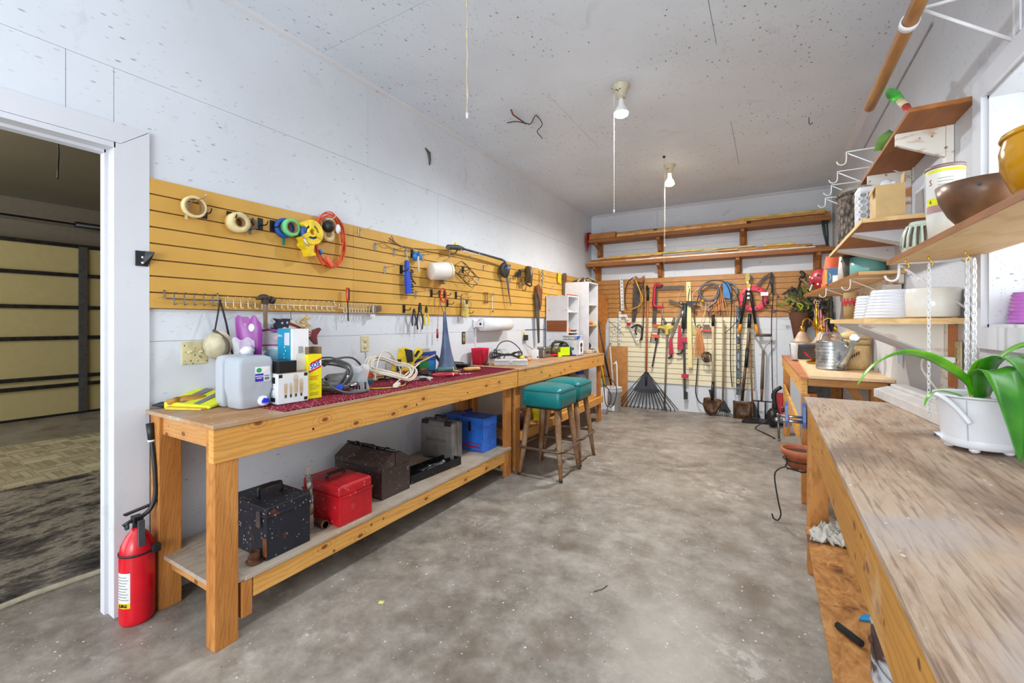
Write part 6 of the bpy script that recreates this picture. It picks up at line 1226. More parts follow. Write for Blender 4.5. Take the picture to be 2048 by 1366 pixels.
# --- perforated white bracket frame
t = WHITE; PERF = plain((226, 226, 226), .45, .1)
def perf(r, T, a, b, wd=.03):
    a, b = Vector((a[0], a[1], 0)), Vector((b[0], b[1], 0)); d_ = b-a; L = d_.length; ang = math.atan2(d_.y, d_.x); T_ = T @ Matrix.Translation(a) @ Matrix.Rotation(ang, 4, 'Z')
    p = part(r, 'arm', MB(T_).box(0, L, -wd/2, wd/2, 0, .006), PERF, bev=.001)
    m = MB(T_)
    n = max(2, int(L/.055))
    for k in range(n): part(p, 'slot', MB(T_).box(L*(k+.5)/n-.010, L*(k+.5)/n+.010, -.006, .006, .006, .0066), BLACK)
r = thing('shelf_standard', 'white perforated metal rail hanging upright on the back slatwall', 'metal rail', (-1.98, 6.74, 1.49)); perf(r, T3(0, 0), (-1.985, 2.01), (-1.965, 1.50), .05)
r = thing('perforated_bracket', 'white perforated three-legged bracket hanging below the white rail', 'bracket', (-1.98, 6.74, 1.0)); T = T3(0, 0, 6.75); perf(r, T, (-2.01, 1.48), (-2.015, .99), .04); perf(r, T, (-2.05, 1.33), (-2.16, .99), .035); perf(r, T, (-1.92, 1.42), (-1.73, 1.0), .035); part(r, 'top_link', MB(T).box(-2.0, -1.90, 1.40, 1.435, .007, .012), PERF); part(r, 'red_clip', MB(T).box(-1.90, -1.84, 1.26, 1.31, .007, .018), RED)
# --- old hand saw and hose
r = thing('hand_saw', 'large old hand saw with a wooden handle, hanging point down on the back slatwall', 'saw', (-1.75, 6.74, 1.3)); T = T3(-1.72, 1.65)
part(r, 'blade', MB(T).prism([(-.07, .27), (.05, .22), (-.05, -.33), (-.10, -.33)], .0, .003), plain((86, 78, 74), .35, .7, .3, 'old_steel')); part(r, 'handle', MB(T).prism([(-.06, .35), (-.04, .38), (.0, .34), (.04, .34), (.09, .38), (.095, .33), (.075, .22), (.05, .18), (.06, .27), (.0, .29), (-.03, .24)], -.006, .016), plain((150, 92, 50), .5), bev=.003)
r = thing('garden_hose', 'length of black hose with yellow spring looped over the old hand saw', 'hose', (-1.78, 6.72, 1.05)); T = T3(-1.75, 1.62, 6.70); part(r, 'left_loop', MB(T).tube([(-.03, .38, .03), (-.12, .30, .03), (-.16, .10, .03), (-.15, -.06, .03), (-.12, -.12, .03)], .008, 7, 4), BLACK); part(r, 'yellow_spring', MB(T).tube([(.0, .36, .045), (.06, .20, .045), (.11, .06, .045), (.08, -.04, .045), (.0, -.09, .045), (-.10, -.12, .045)], .009, 7, 4), plain((206, 160, 50), .4, .3)); part(r, 'right_drop', MB(T).tube([(.12, .32, .03), (.13, .0, .03), (.12, -.35, .03), (.10, -.58, .03)], .008, 7, 3), BLACK)
solo('iron_trivet', 'dark cast metal bracket hanging low on the cream slatwall right of the perforated bracket', 'bracket', MB(T3(-1.72, 1.18)).tube([(-.10, .05, .02), (-.03, .09, .02), (.04, .07, .02), (.06, .0, .02), (.05, -.10, .02), (.02, -.15, .02)], [.014, .018, .018, .014, .014, .008], 8, 3).tube([(-.02, .08, .02), (-.04, .0, .03), (-.02, -.06, .03)], .012, 6, 2), plain((60, 56, 50), .6, .3, .3))
solo('steel_rod', 'thin wire rod leaning across the perforated bracket', 'rod', MB(T3(-2.1, 1.25, 6.73)).tube([(-.08, .08, .02), (.05, -.03, .02), (.12, -.10, .02), (.16, -.14, .02)], .004, 5, 2), DSTEEL)
# --- caulk gun red
CRM = plain((178, 18, 56), .35, 0, .06, 'crimson_paint')
r = thing('c_clamp', 'crimson C-shaped clamp frame with a chrome screw on the back slatwall', 'clamp', (-1.42, 6.72, 1.5)); T = T3(-1.44, 1.72, 6.74)
part(r, 'frame', MB(T).tube([(.07, .145, .03), (.0, .16, .03), (-.03, .12, .03), (-.035, .0, .03), (-.045, -.13, .03), (-.01, -.17, .03), (.09, -.185, .03)], .021, 10, 4), CRM); part(r, 'screw', MB(T).cyl((.085, -.12, .03), (.065, -.46, .03), .007), CHROME); part(r, 'swivel', MB(T).tube([(.04, -.46, .03), (.07, -.50, .03), (.10, -.56, .03)], .013, 8, 2), STEEL)
r = thing('framing_square', 'dark steel framing square hanging behind the crimson clamp', 'square', (-1.3, 6.77, 1.5)); T = T3(-1.455, 1.84, 6.775); part(r, 'tongue', MB(T).box(-.04, .39, -.045, .015, 0, .003), plain((92, 80, 68), .5, .5)); part(r, 'blade', MB(T).prism([(-.04, .0), (.02, .0), (-.01, -.58), (-.07, -.58)], .003, .006), plain((84, 74, 64), .5, .5))
def barclamp(label, p0, p1, col, hand=None):
    r = thing('bar_clamp', label, 'clamp', (p0[0], 6.74, p1[1])); T = T3(0, 0)
    part(r, 'bar', MB(T).bar((p0[0], p0[1], .02), (p1[0], p1[1], .02), .022, .008, (0, 0, 1)), DSTEEL)
    d_ = Vector((p1[0]-p0[0], p1[1]-p0[1])).normalized()
    for f, nm in ((.02, 'fixed_jaw'), (.26, 'sliding_jaw')):
        x = p0[0]+(p1[0]-p0[0])*f; z = p0[1]+(p1[1]-p0[1])*f
        part(r, nm, MB(T).prism([(x-.10, z+.03), (x+.02, z+.02), (x+.025, z-.03), (x-.02, z-.025), (x-.10, z+.0)], .0, .04), col, bev=.003)
    x, z = p0[0]+(p1[0]-p0[0])*.26-.09, p0[1]+(p1[1]-p0[1])*.26; part(r, 'screw', MB(T).cyl((x, z+.05, .02), (x-.02, z-.10, .02), .006), STEEL)
    return r
barclamp('orange-jawed bar clamp hanging diagonally left of the yellow-headed broom handle', (-1.40, 1.27), (-1.51, .64), plain((206, 84, 40), .4))
solo('hose_nozzles', 'pair of small grey spring nozzles above the yellow broom head', 'nozzles', MB(T3(-1.25, 1.32)).tube([(-.10, .05, .03), (-.06, -.04, .04)], .018, 7).tube([(.06, .06, .03), (.03, -.05, .04)], .018, 7).tube([(-.06, -.01, .03), (.03, -.01, .03)], .012, 6), plain((110, 108, 100), .5, .5))
r = thing('push_broom_handle', 'long grey wooden pole with a yellow T-shaped head against the back wall', 'pole', (-1.32, 6.72, 0)); part(r, 'pole', MB(T3(0, 0, 6.72)).cyl((-1.335, .0, 0), (-1.29, 1.21, 0), .014), plain((130, 112, 92), .7, 0, .15)); part(r, 'yellow_head', MB(T3(0, 0, 6.72)).prism([(-1.42, 1.26), (-1.20, 1.26), (-1.20, 1.23), (-1.27, 1.215), (-1.275, 1.13), (-1.305, 1.13), (-1.32, 1.215), (-1.42, 1.23)], -.02, .03), plain((196, 176, 40), .4), bev=.003)
solo('long_ruler', 'long thin grey metal strip leaning diagonally behind the broom handle', 'strip', MB(T3(0, 0, 6.745)).bar((-1.28, .98, 0), (-1.09, 1.52, 0), .03, .003, (0, 0, 1)), plain((120, 112, 104), .5, .5)); solo('sheet_bracket', 'flat grey metal plate hook above the long thin strip', 'plate', MB(T3(0, 0, 6.745)).prism([(-1.27, 1.655), (-1.12, 1.60), (-1.09, 1.56), (-1.13, 1.57), (-1.27, 1.615)], 0, .01), plain((90, 82, 70), .5, .5))
r = thing('clamp_pads', 'narrow crimson clamp with dark foot, leftmost of the two low red clamps', 'clamp', (-1.24, 6.74, .8)); part(r, 'frame', MB(T3(0, 0)).prism([(-1.255, 1.09), (-1.225, 1.09), (-1.205, .84), (-1.275, .84)], 0, .03), CRM, bev=.004); part(r, 'foot', MB(T3(0, 0)).tube([(-1.24, .85, .02), (-1.24, .80, .02), (-1.28, .78, .02)], .014, 8, 2), BLACK)
r = thing('clamp_pads', 'crimson clamp frame hanging right of its narrow twin on the cream slatwall', 'clamp', (-1.10, 6.74, .9)); part(r, 'frame', MB(T3(0, 0)).prism([(-1.135, 1.27), (-1.11, 1.27), (-1.08, 1.05), (-1.065, .92), (-1.15, .91), (-1.145, 1.08)], 0, .03), CRM, bev=.004); part(r, 'jaw', MB(T3(0, 0)).box(-1.10, -1.02, 1.02, 1.10, .01, .04), CRM, bev=.004); part(r, 'knob', MB(T3(0, 0)).tube([(-1.08, .92, .02), (-1.1, .86, .02), (-1.16, .85, .02)], .012, 6, 2), BLACK)
r = thing('bar_clamp', 'long black bar clamp with crimson jaws hanging beside the yardstick', 'clamp', (-1.05, 6.73, .17)); part(r, 'bar', MB(T3(0, 0, 6.73)).bar((-1.06, 1.10, 0), (-1.05, .19, 0), .03, .01, (0, 0, 1)), DSTEEL); part(r, 'lower_jaw', MB(T3(0, 0, 6.73)).box(-1.09, -1.0, .50, .56, -.01, .03), CRM, bev=.003); part(r, 'tip', MB(T3(0, 0, 6.73)).box(-1.06, -1.01, .20, .30, -.01, .02), BLACK)
# caulking gun / yardstick
t = NT('yardstick_wood'); YST = t.out(t.ramp(t.noise(5, 4), [(.3, (216, 200, 130)), (.7, (236, 222, 168))]), .5)
r = thing('yardstick', 'long cream wooden yardstick hanging on the back slatwall', 'yardstick', (-.98, 6.73, .67)); T = T3(0, 0, 6.73); part(r, 'stick', MB(T).raw([(-1.03, 1.90, 0), (-.97, 1.90, 0), (-.945, .66, 0), (-1.0, .66, 0), (-1.03, 1.90, .006), (-.97, 1.90, .006), (-.945, .66, .006), (-1.0, .66, .006)], [(0,1,2,3), (7,6,5,4), (4,5,1,0), (5,6,2,1), (6,7,3,2), (7,4,0,3)]), YST)
for k in range(24): part(r, 'tick', MB(T).box(-.957, -.95+.001*0, .70+.028*k, .704+.028*k, .0062, .0068), plain((120, 100, 60), .6))
part(r, 'hole', MB(T).cyl((-.998, 1.83, .006), (-.998, 1.83, .008), .008), BLACK)
r = thing('caulking_gun', 'dark green caulking gun hanging in front of the yardstick', 'caulking gun', (-1.02, 6.70, 1.2)); T = T3(-1.0, 1.5, 6.715); part(r, 'carriage', MB(T).tube([(-.04, .09, .02), (-.06, -.28, .02)], .032, 10), plain((38, 52, 50), .5)); part(r, 'trigger', MB(T).prism([(-.04, .12), (.14, .115), (.15, .09), (.05, .085), (.12, .0), (.10, .0), (.0, .06)], .0, .03), plain((34, 40, 40), .5), bev=.003); part(r, 'rod', MB(T).cyl((.0, .12, .03), (.02, .30, .03), .004), BLACK); part(r, 'tip', MB(T).cyl((-.06, -.28, .02), (-.07, -.36, .02), .012, .005), BLACK)
r = thing('hex_driver', 'shiny chrome air tool beside the caulking gun', 'air tool', (-1.1, 6.7, 1.4)); T = T3(-1.09, 1.56, 6.70); part(r, 'head', MB(T).ell((.0, .03, .02), .03, .03, .03, 14), CHROME); part(r, 'barrel', MB(T).cyl((.03, -.06, .02), (.0, -.18, .02), .020, .024), CHROME)
for x, z, l in ((-1.38, 1.84, 'black plate hook behind the crimson C clamp'), (-1.47, 1.07, 'black plate hook on the cream slatwall beside the orange-jawed clamp'), (-1.60, 1.84, 'black grip hook above the orange rake handle')):
    T = T3(x, z, 6.785); r = thing('plate_hook', l, 'hook', T @ Vector((0, 0, 0))); part(r, 'plate', MB(T).box(-.016, .016, -.04, .04, 0, .006), BLACKM); part(r, 'prong', MB(T).tube([(0, 0, .005), (0, 0, .05), (0, .02, .06)], .004, 6), BLACKM)
# cords
ORC = plain((206, 138, 84), .5, 0, .08, 'orange_flat_cord')
def hank(x, z, w_, h, mat, label, cat='cord', tie=BLACK, seed=0, name='cord_hank', rad=.0055):
    r = thing(name, label, cat, (x, 6.70, z-h)); T = T3(x, z, 6.73); rr = random.Random(seed); m = MB(T)
    for k in range(7):
        f = (k/6-.5); m.tube([(rr.uniform(-.012, .012), .0, .02), (f*w_*.55, -h*.4, .03+rr.uniform(-.01, .02)), (f*w_, -h*(.85+.15*rr.random()), .03), (f*w_*.6+.015, -h*.98, .03), (f*w_*.5, -h*.5, .02), (.0, -.02, .02)], rad, 6, 3)
    part(r, 'hank', m, mat); part(r, 'tie', MB(T).tor((0, 0, .02), .022, .007, 14, 6), tie); return r
hank(-.855, 1.25, .16, .42, ORC, 'pale orange cord hank hanging low on the cream slatwall', seed=1)
hank(-.60, 1.83, .19, .35, ORC, 'pale orange cord hank hanging high beside the grey hose coil', seed=2, tie=plain((150, 152, 156), .4))
r = thing('hose_coil', 'grey rubber hose coiled on the back slatwall beside the orange hank', 'hose', (-.75, 6.72, 1.6)); T = T3(-.72, 1.74, 6.73); part(r, 'coil', MB(T).tube([(.125*math.cos(a*.35), .12*math.sin(a*.35), .02+.002*a) for a in range(-4, 22)], .017, 8, 2), plain((84, 92, 104), .45)); part(r, 'tail', MB(T).tube([(.10, -.04, .04), (.08, -.14, .05), (.0, -.20, .05), (-.02, -.27, .05)], .010, 8, 3), plain((150, 152, 156), .35, .5)); part(r, 'yellow_end', MB(T).cyl((-.10, -.13, .03), (-.05, -.10, .03), .018), YELLOW)
r = thing('blue_tool_pouch', 'blue and grey cable reel hanging behind the high orange hank', 'reel', (-.50, 6.75, 1.6)); T = T3(-.50, 1.74, 6.755); part(r, 'blue_reel', MB(T).prism([(-.05, .12), (.03, .13), (.06, .0), (.04, -.10), (-.04, -.08)], 0, .03), plain((44, 120, 186), .4), bev=.006); part(r, 'grey_rim', MB(T).tor((.0, .0, .01), .13, .012, 24, 8), plain((110, 128, 120), .5))
BC = BLACK
solo('black_cable', 'long black cable draped in a wide loop around the grey hose coil', 'cable', MB(T3(0, 0, 6.71)).tube([(-.90, 1.27, .01), (-.92, 1.42, .01), (-.86, 1.68, .01), (-.78, 1.86, .01), (-.62, 1.90, .01), (-.50, 1.84, .01), (-.44, 1.6, .01), (-.45, 1.2, .01), (-.45, .7, .01), (-.43, .42, .01)], .007, 7, 5), BC)
solo('black_cable', 'black cable curving behind the spirit level from the grey hose coil', 'cable', MB(T3(0, 0, 6.72)).tube([(-.50, 1.88, 0), (-.38, 1.7, 0), (-.34, 1.5, 0), (-.36, 1.36, 0), (-.46, 1.22, 0), (-.56, 1.14, 0)], .005, 7, 5), BC)
solo('white_cable', 'thin white cable hanging in a loop left of the grey hose coil', 'cable', MB(T3(0, 0, 6.72)).tube([(-.78, 1.85, 0), (-.93, 1.74, 0), (-.93, 1.62, 0), (-.82, 1.54, 0), (-.72, 1.54, 0)], .004, 6, 5).tube([(-.76, 1.60, 0), (-.78, 1.45, 0), (-.83, 1.32, 0), (-.87, 1.27, 0)], .006, 6, 4), plain((214, 196, 170), .5))
solo('thin_wire', 'thin pale wire arching above the yardstick', 'wire', MB(T3(0, 0, 6.75)).tube([(-1.08, .98, 0), (-1.17, 1.3, 0), (-1.16, 1.6, 0), (-1.09, 1.82, 0)], .002, 5, 4), IVORY)
solo('hose_end', 'bent dark wires and chrome end hanging under the grey hose coil', 'wire', MB(T3(0, 0, 6.70)).tube([(-.74, 1.40, 0), (-.72, 1.46, 0), (-.64, 1.54, 0), (-.55, 1.60, 0)], .006, 6, 3).tube([(-.58, 1.40, 0), (-.57, 1.60, 0), (-.58, 1.80, 0)], .006, 6, 2), plain((70, 44, 40), .5))
r = thing('carabiner', 'small chrome swivel snap hanging above the round-point shovel', 'snap hook', (-.72, 6.7, 1.4)); part(r, 'snap', MB(T3(-.735, 1.50, 6.70)).tor((0, .03, 0), .014, .004).box(-.012, .012, -.03, .01, -.006, .006).cyl((0, -.12, 0), (0, -.03, 0), .004), CHROME)
# paint brushes + wire ball
r = thing('paint_brush', 'wide paint brush with an orange-red band hanging on the cream slatwall', 'paint brush', (-.75, 6.72, 1.15)); T = T3(-.755, 1.22, 6.745); part(r, 'bristles', MB(T).prism([(-.04, .06), (.03, .06), (.06, -.01), (-.055, -.01)], 0, .02), plain((116, 100, 88), .8)); part(r, 'band', MB(T).prism([(-.06, -.01), (.055, -.01), (.05, -.04), (-.07, -.03)], 0, .022), plain((206, 74, 50), .5)); part(r, 'lower_band', MB(T).prism([(-.07, -.03), (.05, -.04), (.04, -.065), (-.04, -.06)], 0, .022), plain((92, 80, 76), .5))
r = thing('wire_ball', 'loose ball of brown wire hanging at the left of the shovel', 'wire', (-.755, 6.7, .72)); m = MB(T3(-.755, .82, 6.70)); rr = random.Random(6)
for k in range(7):
    q = Matrix.Rotation(rr.uniform(0, 3), 4, 'X') @ Matrix.Rotation(rr.uniform(0, 3), 4, 'Y'); m.tube([q @ Vector((.072*math.cos(a*.6), .072*math.sin(a*.6), rr.uniform(-.02, .02))) for a in range(11)], .006, 6, 2)
part(r, 'ball', m, plain((96, 80, 64), .6, .3, .3)); part(r, 'hanger', MB(T3(-.755, .82, 6.72)).tube([(0, .06, 0), (.01, .20, 0), (.0, .38, 0)], .002, 5), STEEL)
solo('outlet_cover', 'cream outlet plate set in the cream slatwall behind the low orange hank', 'outlet', MB(T3(0, 0, 6.79)).box(-.975, -.875, 1.13, 1.27, 0, .008), plain((196, 180, 120), .4))
solo('black_hose', 'black hose loop hanging down left of the round-point shovel', 'hose', MB(T3(0, 0, 6.72)).tube([(-.87, .80, 0), (-.89, .5, 0), (-.90, .30, 0), (-.85, .17, 0), (-.75, .15, 0), (-.70, .22, 0), (-.72, .34, 0)], .008, 7, 5).bar((-.72, .36, 0), (-.69, .28, 0), .03, .02), BLACK)
# shovels, forks
ASH = plain((200, 180, 144), .6, 0, .12, 'ash_handle'); GRW = plain((150, 132, 104), .7, 0, .15, 'grey_handle'); BLD = plain((92, 66, 46), .45, .5, .35, 'rusty_blade')
r = thing('shovel', 'round-point shovel with rusty blade and pale handle, black grip on top', 'shovel', (-.67, 6.66, 0)); T = T3(0, 0, 6.70)
part(r, 'handle', MB(T).cyl((-.672, .46, .0), (-.672, 1.26, -.01), .016), ASH); part(r, 'grip', MB(T).cyl((-.672, 1.26, -.01), (-.672, 1.42, -.01), .020), BLACK); part(r, 'socket', MB(T).cyl((-.678, .22, .02), (-.672, .48, 0), .024, .018), BLACKM)
def blade(T, poly, dish, mat, nm='blade'):
    m = MB(T); n = len(poly); cx = sum(p[0] for p in poly)/n; cy = sum(p[1] for p in poly)/n; vs = [(p[0], p[1], .03) for p in poly]+[((p[0]+cx)/2, (p[1]+cy)/2, .03-dish*.7) for p in poly]+[(cx, cy, .03-dish)]
    return m.raw(vs, [(i, (i+1) % n, n+(i+1) % n, n+i) for i in range(n)]+[(n+i, n+(i+1) % n, 2*n) for i in range(n)], True)
o = part(r, 'blade', blade(T, [(-.79, .245), (-.72, .26), (-.64, .255), (-.56, .235), (-.575, .14), (-.63, .03), (-.70, -.0), (-.77, .05), (-.80, .14)], .035, BLD), BLD); o.modifiers.new('s', 'SOLIDIFY').thickness = .004
r = thing('small_rake', 'small fan rake with a grey-brown handle right of the round-point shovel', 'rake', (-.52, 6.68, 0)); part(r, 'handle', MB(T).cyl((-.545, .22, .01), (-.538, 1.34, -.01), .014), GRW); part(r, 'fan', MB(T).prism([(-.555, .23), (-.53, .23), (-.44, .07), (-.60, .07)], .0, .006), BLACKM)
for k in range(9): part(r, 'tine', MB(T).tube([(-.555+.003*k, .10, .005), (-.645+.031*k, .02, .008), (-.645+.031*k, .008, .03)], .004, 5), BLACKM)
r = thing('square_shovel', 'square-mouth shovel with a black and grey handle leaning on the back wall', 'shovel', (-.3, 6.65, 0)); part(r, 'handle', MB(T).cyl((-.31, .24, .01), (-.262, .80, .0), .019, .017), BLD); part(r, 'black_sleeve', MB(T).cyl((-.262, .70, .0), (-.245, .96, .0), .023), BLACK); part(r, 'shaft', MB(T).cyl((-.245, .96, .0), (-.228, 1.24, -.01), .017), plain((120, 108, 96), .6)); part(r, 'grip', MB(T).cyl((-.228, 1.24, -.01), (-.218, 1.43, -.01), .022), BLACK)
o = part(r, 'blade', blade(T, [(-.42, .245), (-.36, .235), (-.32, .25), (-.26, .235), (-.19, .245), (-.185, .0), (-.30, -.0), (-.415, .0)], .03, BLD), BLD); o.modifiers.new('s', 'SOLIDIFY').thickness = .004
pole('wooden_pole', 'plain brown wooden handle standing right of the square-mouth shovel', (-.18, 6.66, .05), (-.222, 6.74, 1.18), .012, plain((136, 102, 70), .7, 0, .2), 'stick')
solo('leaf_scoop', 'dark rake head showing behind the right of the square shovel', 'rake head', MB(T3(0, 0, 6.75)).prism([(-.20, .24), (-.17, .24), (-.09, .03), (-.21, .02)], 0, .02), BLACKM)
r = thing('digging_fork', 'four-tined digging fork with a D-shaped handle', 'garden fork', (-.06, 6.68, 0)); T = T3(0, 0, 6.72)
part(r, 'crossbar_grip', MB(T).cyl((-.15, 1.14, 0), (.035, 1.14, 0), .019), plain((96, 80, 66), .6)); part(r, 'd_frame', MB(T).tube([(-.15, 1.14, 0), (-.14, 1.08, 0), (-.085, 1.0, 0), (-.058, .92, 0)], .009, 8, 3).tube([(.035, 1.14, 0), (.028, 1.08, 0), (-.03, 1.0, 0), (-.058, .92, 0)], .009, 8, 3), plain((176, 172, 166), .35, .8)); part(r, 'shaft', MB(T).cyl((-.075, .42, .01), (-.06, .94, 0), .021, .017), plain((108, 96, 84), .6)); part(r, 'socket', MB(T).cyl((-.08, .25, .01), (-.074, .46, .01), .011, .020), plain((110, 70, 40), .5))
for k in range(4): x = -.20+.082*k; part(r, 'tine', MB(T).tube([(-.08, .255, .01), (x+.01, .255, .01), (x, .235, .01), (x, .02, .03)], .0085, 8), DSTEEL)
# loppers, fish tape
r = thing('fish_tape_reel', 'round red fish tape reel hanging behind the loppers', 'cable reel', (-.18, 6.76, 1.5)); T = T3(-.178, 1.635, 6.78); part(r, 'ring', MB(T).ring((0, 0, 0), .105, .175, 0, .03, 40), plain((206, 18, 58), .35, 0, .04), bev=.003)
for k in range(8): q = k*PI/4+.3; part(r, 'cutout', MB(T).cyl((.14*math.cos(q), .14*math.sin(q), .03), (.14*math.cos(q), .14*math.sin(q), .032), .011), BLACK)
part(r, 'sticker', MB(T).lathe([(.028, .0315), (0, .0315)], (.0, -.14, 0), 14), plain((236, 150, 160), .4))
r = thing('loppers', 'long loppers with black arms and orange grips hanging over the red reel', 'loppers', (-.26, 6.72, 1.18)); T = T3(-.235, 1.60, 6.73); OL = plain((214, 136, 30), .4); OLV = plain((166, 150, 70), .45, .4)
part(r, 'jaw', MB(T).prism([(-.03, .38), (.01, .38), (.02, .30), (-.005, .26), (.03, .22), (.02, .17), (-.01, .17), (-.025, .25), (-.04, .30)], 0, .012), OLV, bev=.002); part(r, 'counter_blade', MB(T).prism([(.01, .37), (.045, .33), (.02, .28)], -.004, .004), DSTEEL); part(r, 'pivot', MB(T).cyl((.005, .16, .0), (.005, .16, .02), .014), CHROME); part(r, 'pivot', MB(T).cyl((-.008, .255, .0), (-.008, .255, .02), .011), CHROME)
part(r, 'arm', MB(T).tube([(-.02, .15, .005), (-.04, .05, .005), (-.095, -.32, .005)], [.012, .019, .017], 10), BLACK); part(r, 'arm', MB(T).tube([(.02, .15, .005), (.035, .05, .005), (.085, -.32, .005)], [.012, .019, .017], 10), BLACK); part(r, 'grip', MB(T).tube([(-.095, -.31, .005), (-.115, -.45, .005)], [.023, .021], 10), OL); part(r, 'grip', MB(T).tube([(.085, -.31, .005), (.115, -.46, .005)], [.023, .021], 10), OL)
for z in (.045, .10): part(r, 'bumper', MB(T).box(-.015, .015, z-.012, z+.015, .0, .015), WHITE)
# level on back wall
r = thing('spirit_level', 'long dark spirit level hanging upright left of the loppers', 'level', (-.36, 6.75, .31)); T = T3(0, 0, 6.76); LVM = NT('worn_level'); LVM = LVM.out(LVM.ramp(LVM.noise(10, 4), [(.42, (34, 36, 40)), (.5, (96, 100, 106)), (.6, (50, 52, 58))]), .45, .3)
part(r, 'frame', MB(T).box(-.385, -.33, .31, 1.53, 0, .022), LVM, bev=.002)
for z in (.50, .98): part(r, 'vial_window', MB(T).box(-.372, -.343, z-.03, z+.03, .022, .026), plain((200, 176, 70), .4)); part(r, 'vial_centre', MB(T).box(-.364, -.351, z-.01, z+.01, .026, .028), BLACK)
part(r, 'label', MB(T).box(-.37, -.345, 1.12, 1.22, .022, .024), WH); part(r, 'label', MB(T).box(-.37, -.35, 1.34, 1.38, .022, .024), WH)
for z in (.72, .84): part(r, 'hand_slot', MB(T).box(-.366, -.349, z-.04, z+.04, .022, .023), plain((150, 156, 160), .4))
# sickle, power strip cable, pruner
r = thing('hand_sickle', 'curved dark sickle blade hanging on the back slatwall', 'sickle', (-.05, 6.75, 1.7)); T = T3(0, 0, 6.76); part(r, 'blade', MB(T).prism([(-.17, 1.74), (-.13, 1.84), (-.05, 1.93), (.03, 1.985), (.015, 1.95), (-.03, 1.90), (-.09, 1.83), (-.15, 1.735)], 0, .006), DSTEEL); part(r, 'grip', MB(T).tube([(.03, 1.98, .005), (.045, 1.9, .005), (.04, 1.7, .005)], [.012, .014, .012], 8, 2), plain((56, 74, 92), .5))
r = thing('extension_cord', 'black cord with a white connector looped at the right of the back slatwall', 'cord', (.03, 6.73, .3)); T = T3(0, 0, 6.72); part(r, 'loop', MB(T).tube([(.03, 1.95, 0), (.0, 1.80, 0), (-.06, 1.66, 0), (-.055, 1.54, 0), (.0, 1.50, 0), (.045, 1.54, 0), (.05, 1.72, 0), (.02, 1.85, 0), (.03, 1.95, 0)], .006, 7, 4), BLACK); part(r, 'drop', MB(T).tube([(.045, 1.54, 0), (.035, 1.3, 0), (.04, .8, 0), (.048, .36, 0)], .006, 7, 4), BLACK); part(r, 'connector', MB(T).box(-.09, .0, 1.665, 1.715, .0, .03), WHITE, bev=.004); part(r, 'plug', MB(T).cyl((.048, .37, 0), (.05, .30, 0), .016, .02), BLACK); part(r, 'prongs', MB(T).cyl((-.02, 1.60, .01), (-.005, 1.56, .01), .015), BLACK)
r = thing('pole_pruner', 'black-handled pruner hanging at the right end of the back slatwall', 'pruner', (.36, 6.74, 1.5)); T = T3(.37, 1.85, 6.74); part(r, 'jaw', MB(T).tube([(-.02, .12, .01), (.02, .09, .01), (.0, .03, .01)], [.016, .022, .02], 8, 2), DSTEEL); part(r, 'ring', MB(T).tor((.01, .02, .01), .035, .009), DSTEEL); part(r, 'arm', MB(T).tube([(-.01, .0, .01), (-.05, -.16, .01), (-.12, -.50, .01)], [.012, .016, .018], 8), plain((62, 52, 46), .4, .3)); part(r, 'arm', MB(T).tube([(.02, .0, .01), (.10, -.10, .01)], .014, 8), plain((150, 140, 120), .4))
# floor things against the back wall
solo('dust_pan', 'flat black dustpan on the floor between the shovel and the corner bench', 'dustpan', MB().prism([(-.30, 6.40), (.16, 6.50), (.16, 6.70), (-.28, 6.60)], .002, .03), BLACK, bev=.004)
r = thing('leaf_blower', 'black and red blower with its cord on the floor beside the corner bench', 'blower', (.05, 6.45, 0)); part(r, 'body', MB().ell((.05, 6.35, .12), .08, .10, .12, 14), BLACK); part(r, 'red_case', MB().box(.06, .16, 6.42, 6.5, .12, .42), RED, bev=.01); part(r, 'top_handle', MB().tube([(.08, 6.36, .2), (.06, 6.38, .42), (.14, 6.40, .5)], .022, 8, 3), BLACK); part(r, 'cord', MB().tube([(.10, 6.3, .2), (-.02, 6.2, .10), (-.14, 6.15, .008), (-.06, 5.95, .008), (.02, 5.8, .008), (.06, 5.7, .008)], .007, 7, 5), BLACK)
# ================================================================== RIGHT SIDE: BENCHES
t = NT('weathered_plywood')
a = t.noise(7, 9, t.map((1, .3, 1)), dist=.5, rough=.7); b = t.noise(95, 6, t.map((1, .07, 1), (1, 0, 2)), dist=.5); g = t.noise(3.0, 6, t.map((1, .8, 1), (6, 2, 0)), dist=.6)
c = t.ramp(a, [(.30, (150, 120, 98)), (.45, (178, 152, 128)), (.58, (196, 174, 152)), (.72, (172, 156, 146))])
c = t.mix(t.mul(t.bw(b, .50, .66), .55), c, (96, 68, 52)); c = t.mix(t.mul(t.bw(g, .50, .70), .75), c, (178, 168, 164)); c = t.mix(t.mul(t.bw(t.noise(2.1, 7, t.map((1, .6, 1), (9, 1, 3)), dist=.7), .56, .68), .65), c, (96, 72, 62))
c = t.mix(t.mul(t.specks(40, .17, .2, (1, .6, 1)), .8), c, (226, 216, 204)); c = t.mix(t.mul(t.specks(14, .07, .5), .8), c, (60, 44, 36))
WPLY = t.out(c, .6, bump=b, bstr=.35, bdist=.004, spec=.3)
AMB = wood('y', (176, 116, 40), (206, 148, 62), (146, 90, 26), 5, knots=True, name='amber_board')
t = NT('osb_board'); v = t.n('ShaderNodeTexVoronoi', i_Vector=t.map((1, .5, 1)), i_Scale=26); v2 = t.n('ShaderNodeTexVoronoi', i_Vector=t.map((.5, 1, 1), (3, 2, 0)), i_Scale=30)
c = t.mix(.5, t.ramp(t.n('ShaderNodeSeparateColor', i_0=v.outputs['Color']).outputs[0], [(.0, (150, 92, 40)), (1, (206, 150, 84))]), t.ramp(t.n('ShaderNodeSeparateColor', i_0=v2.outputs['Color']).outputs[0], [(0, (166, 106, 50)), (1, (196, 140, 76))]))
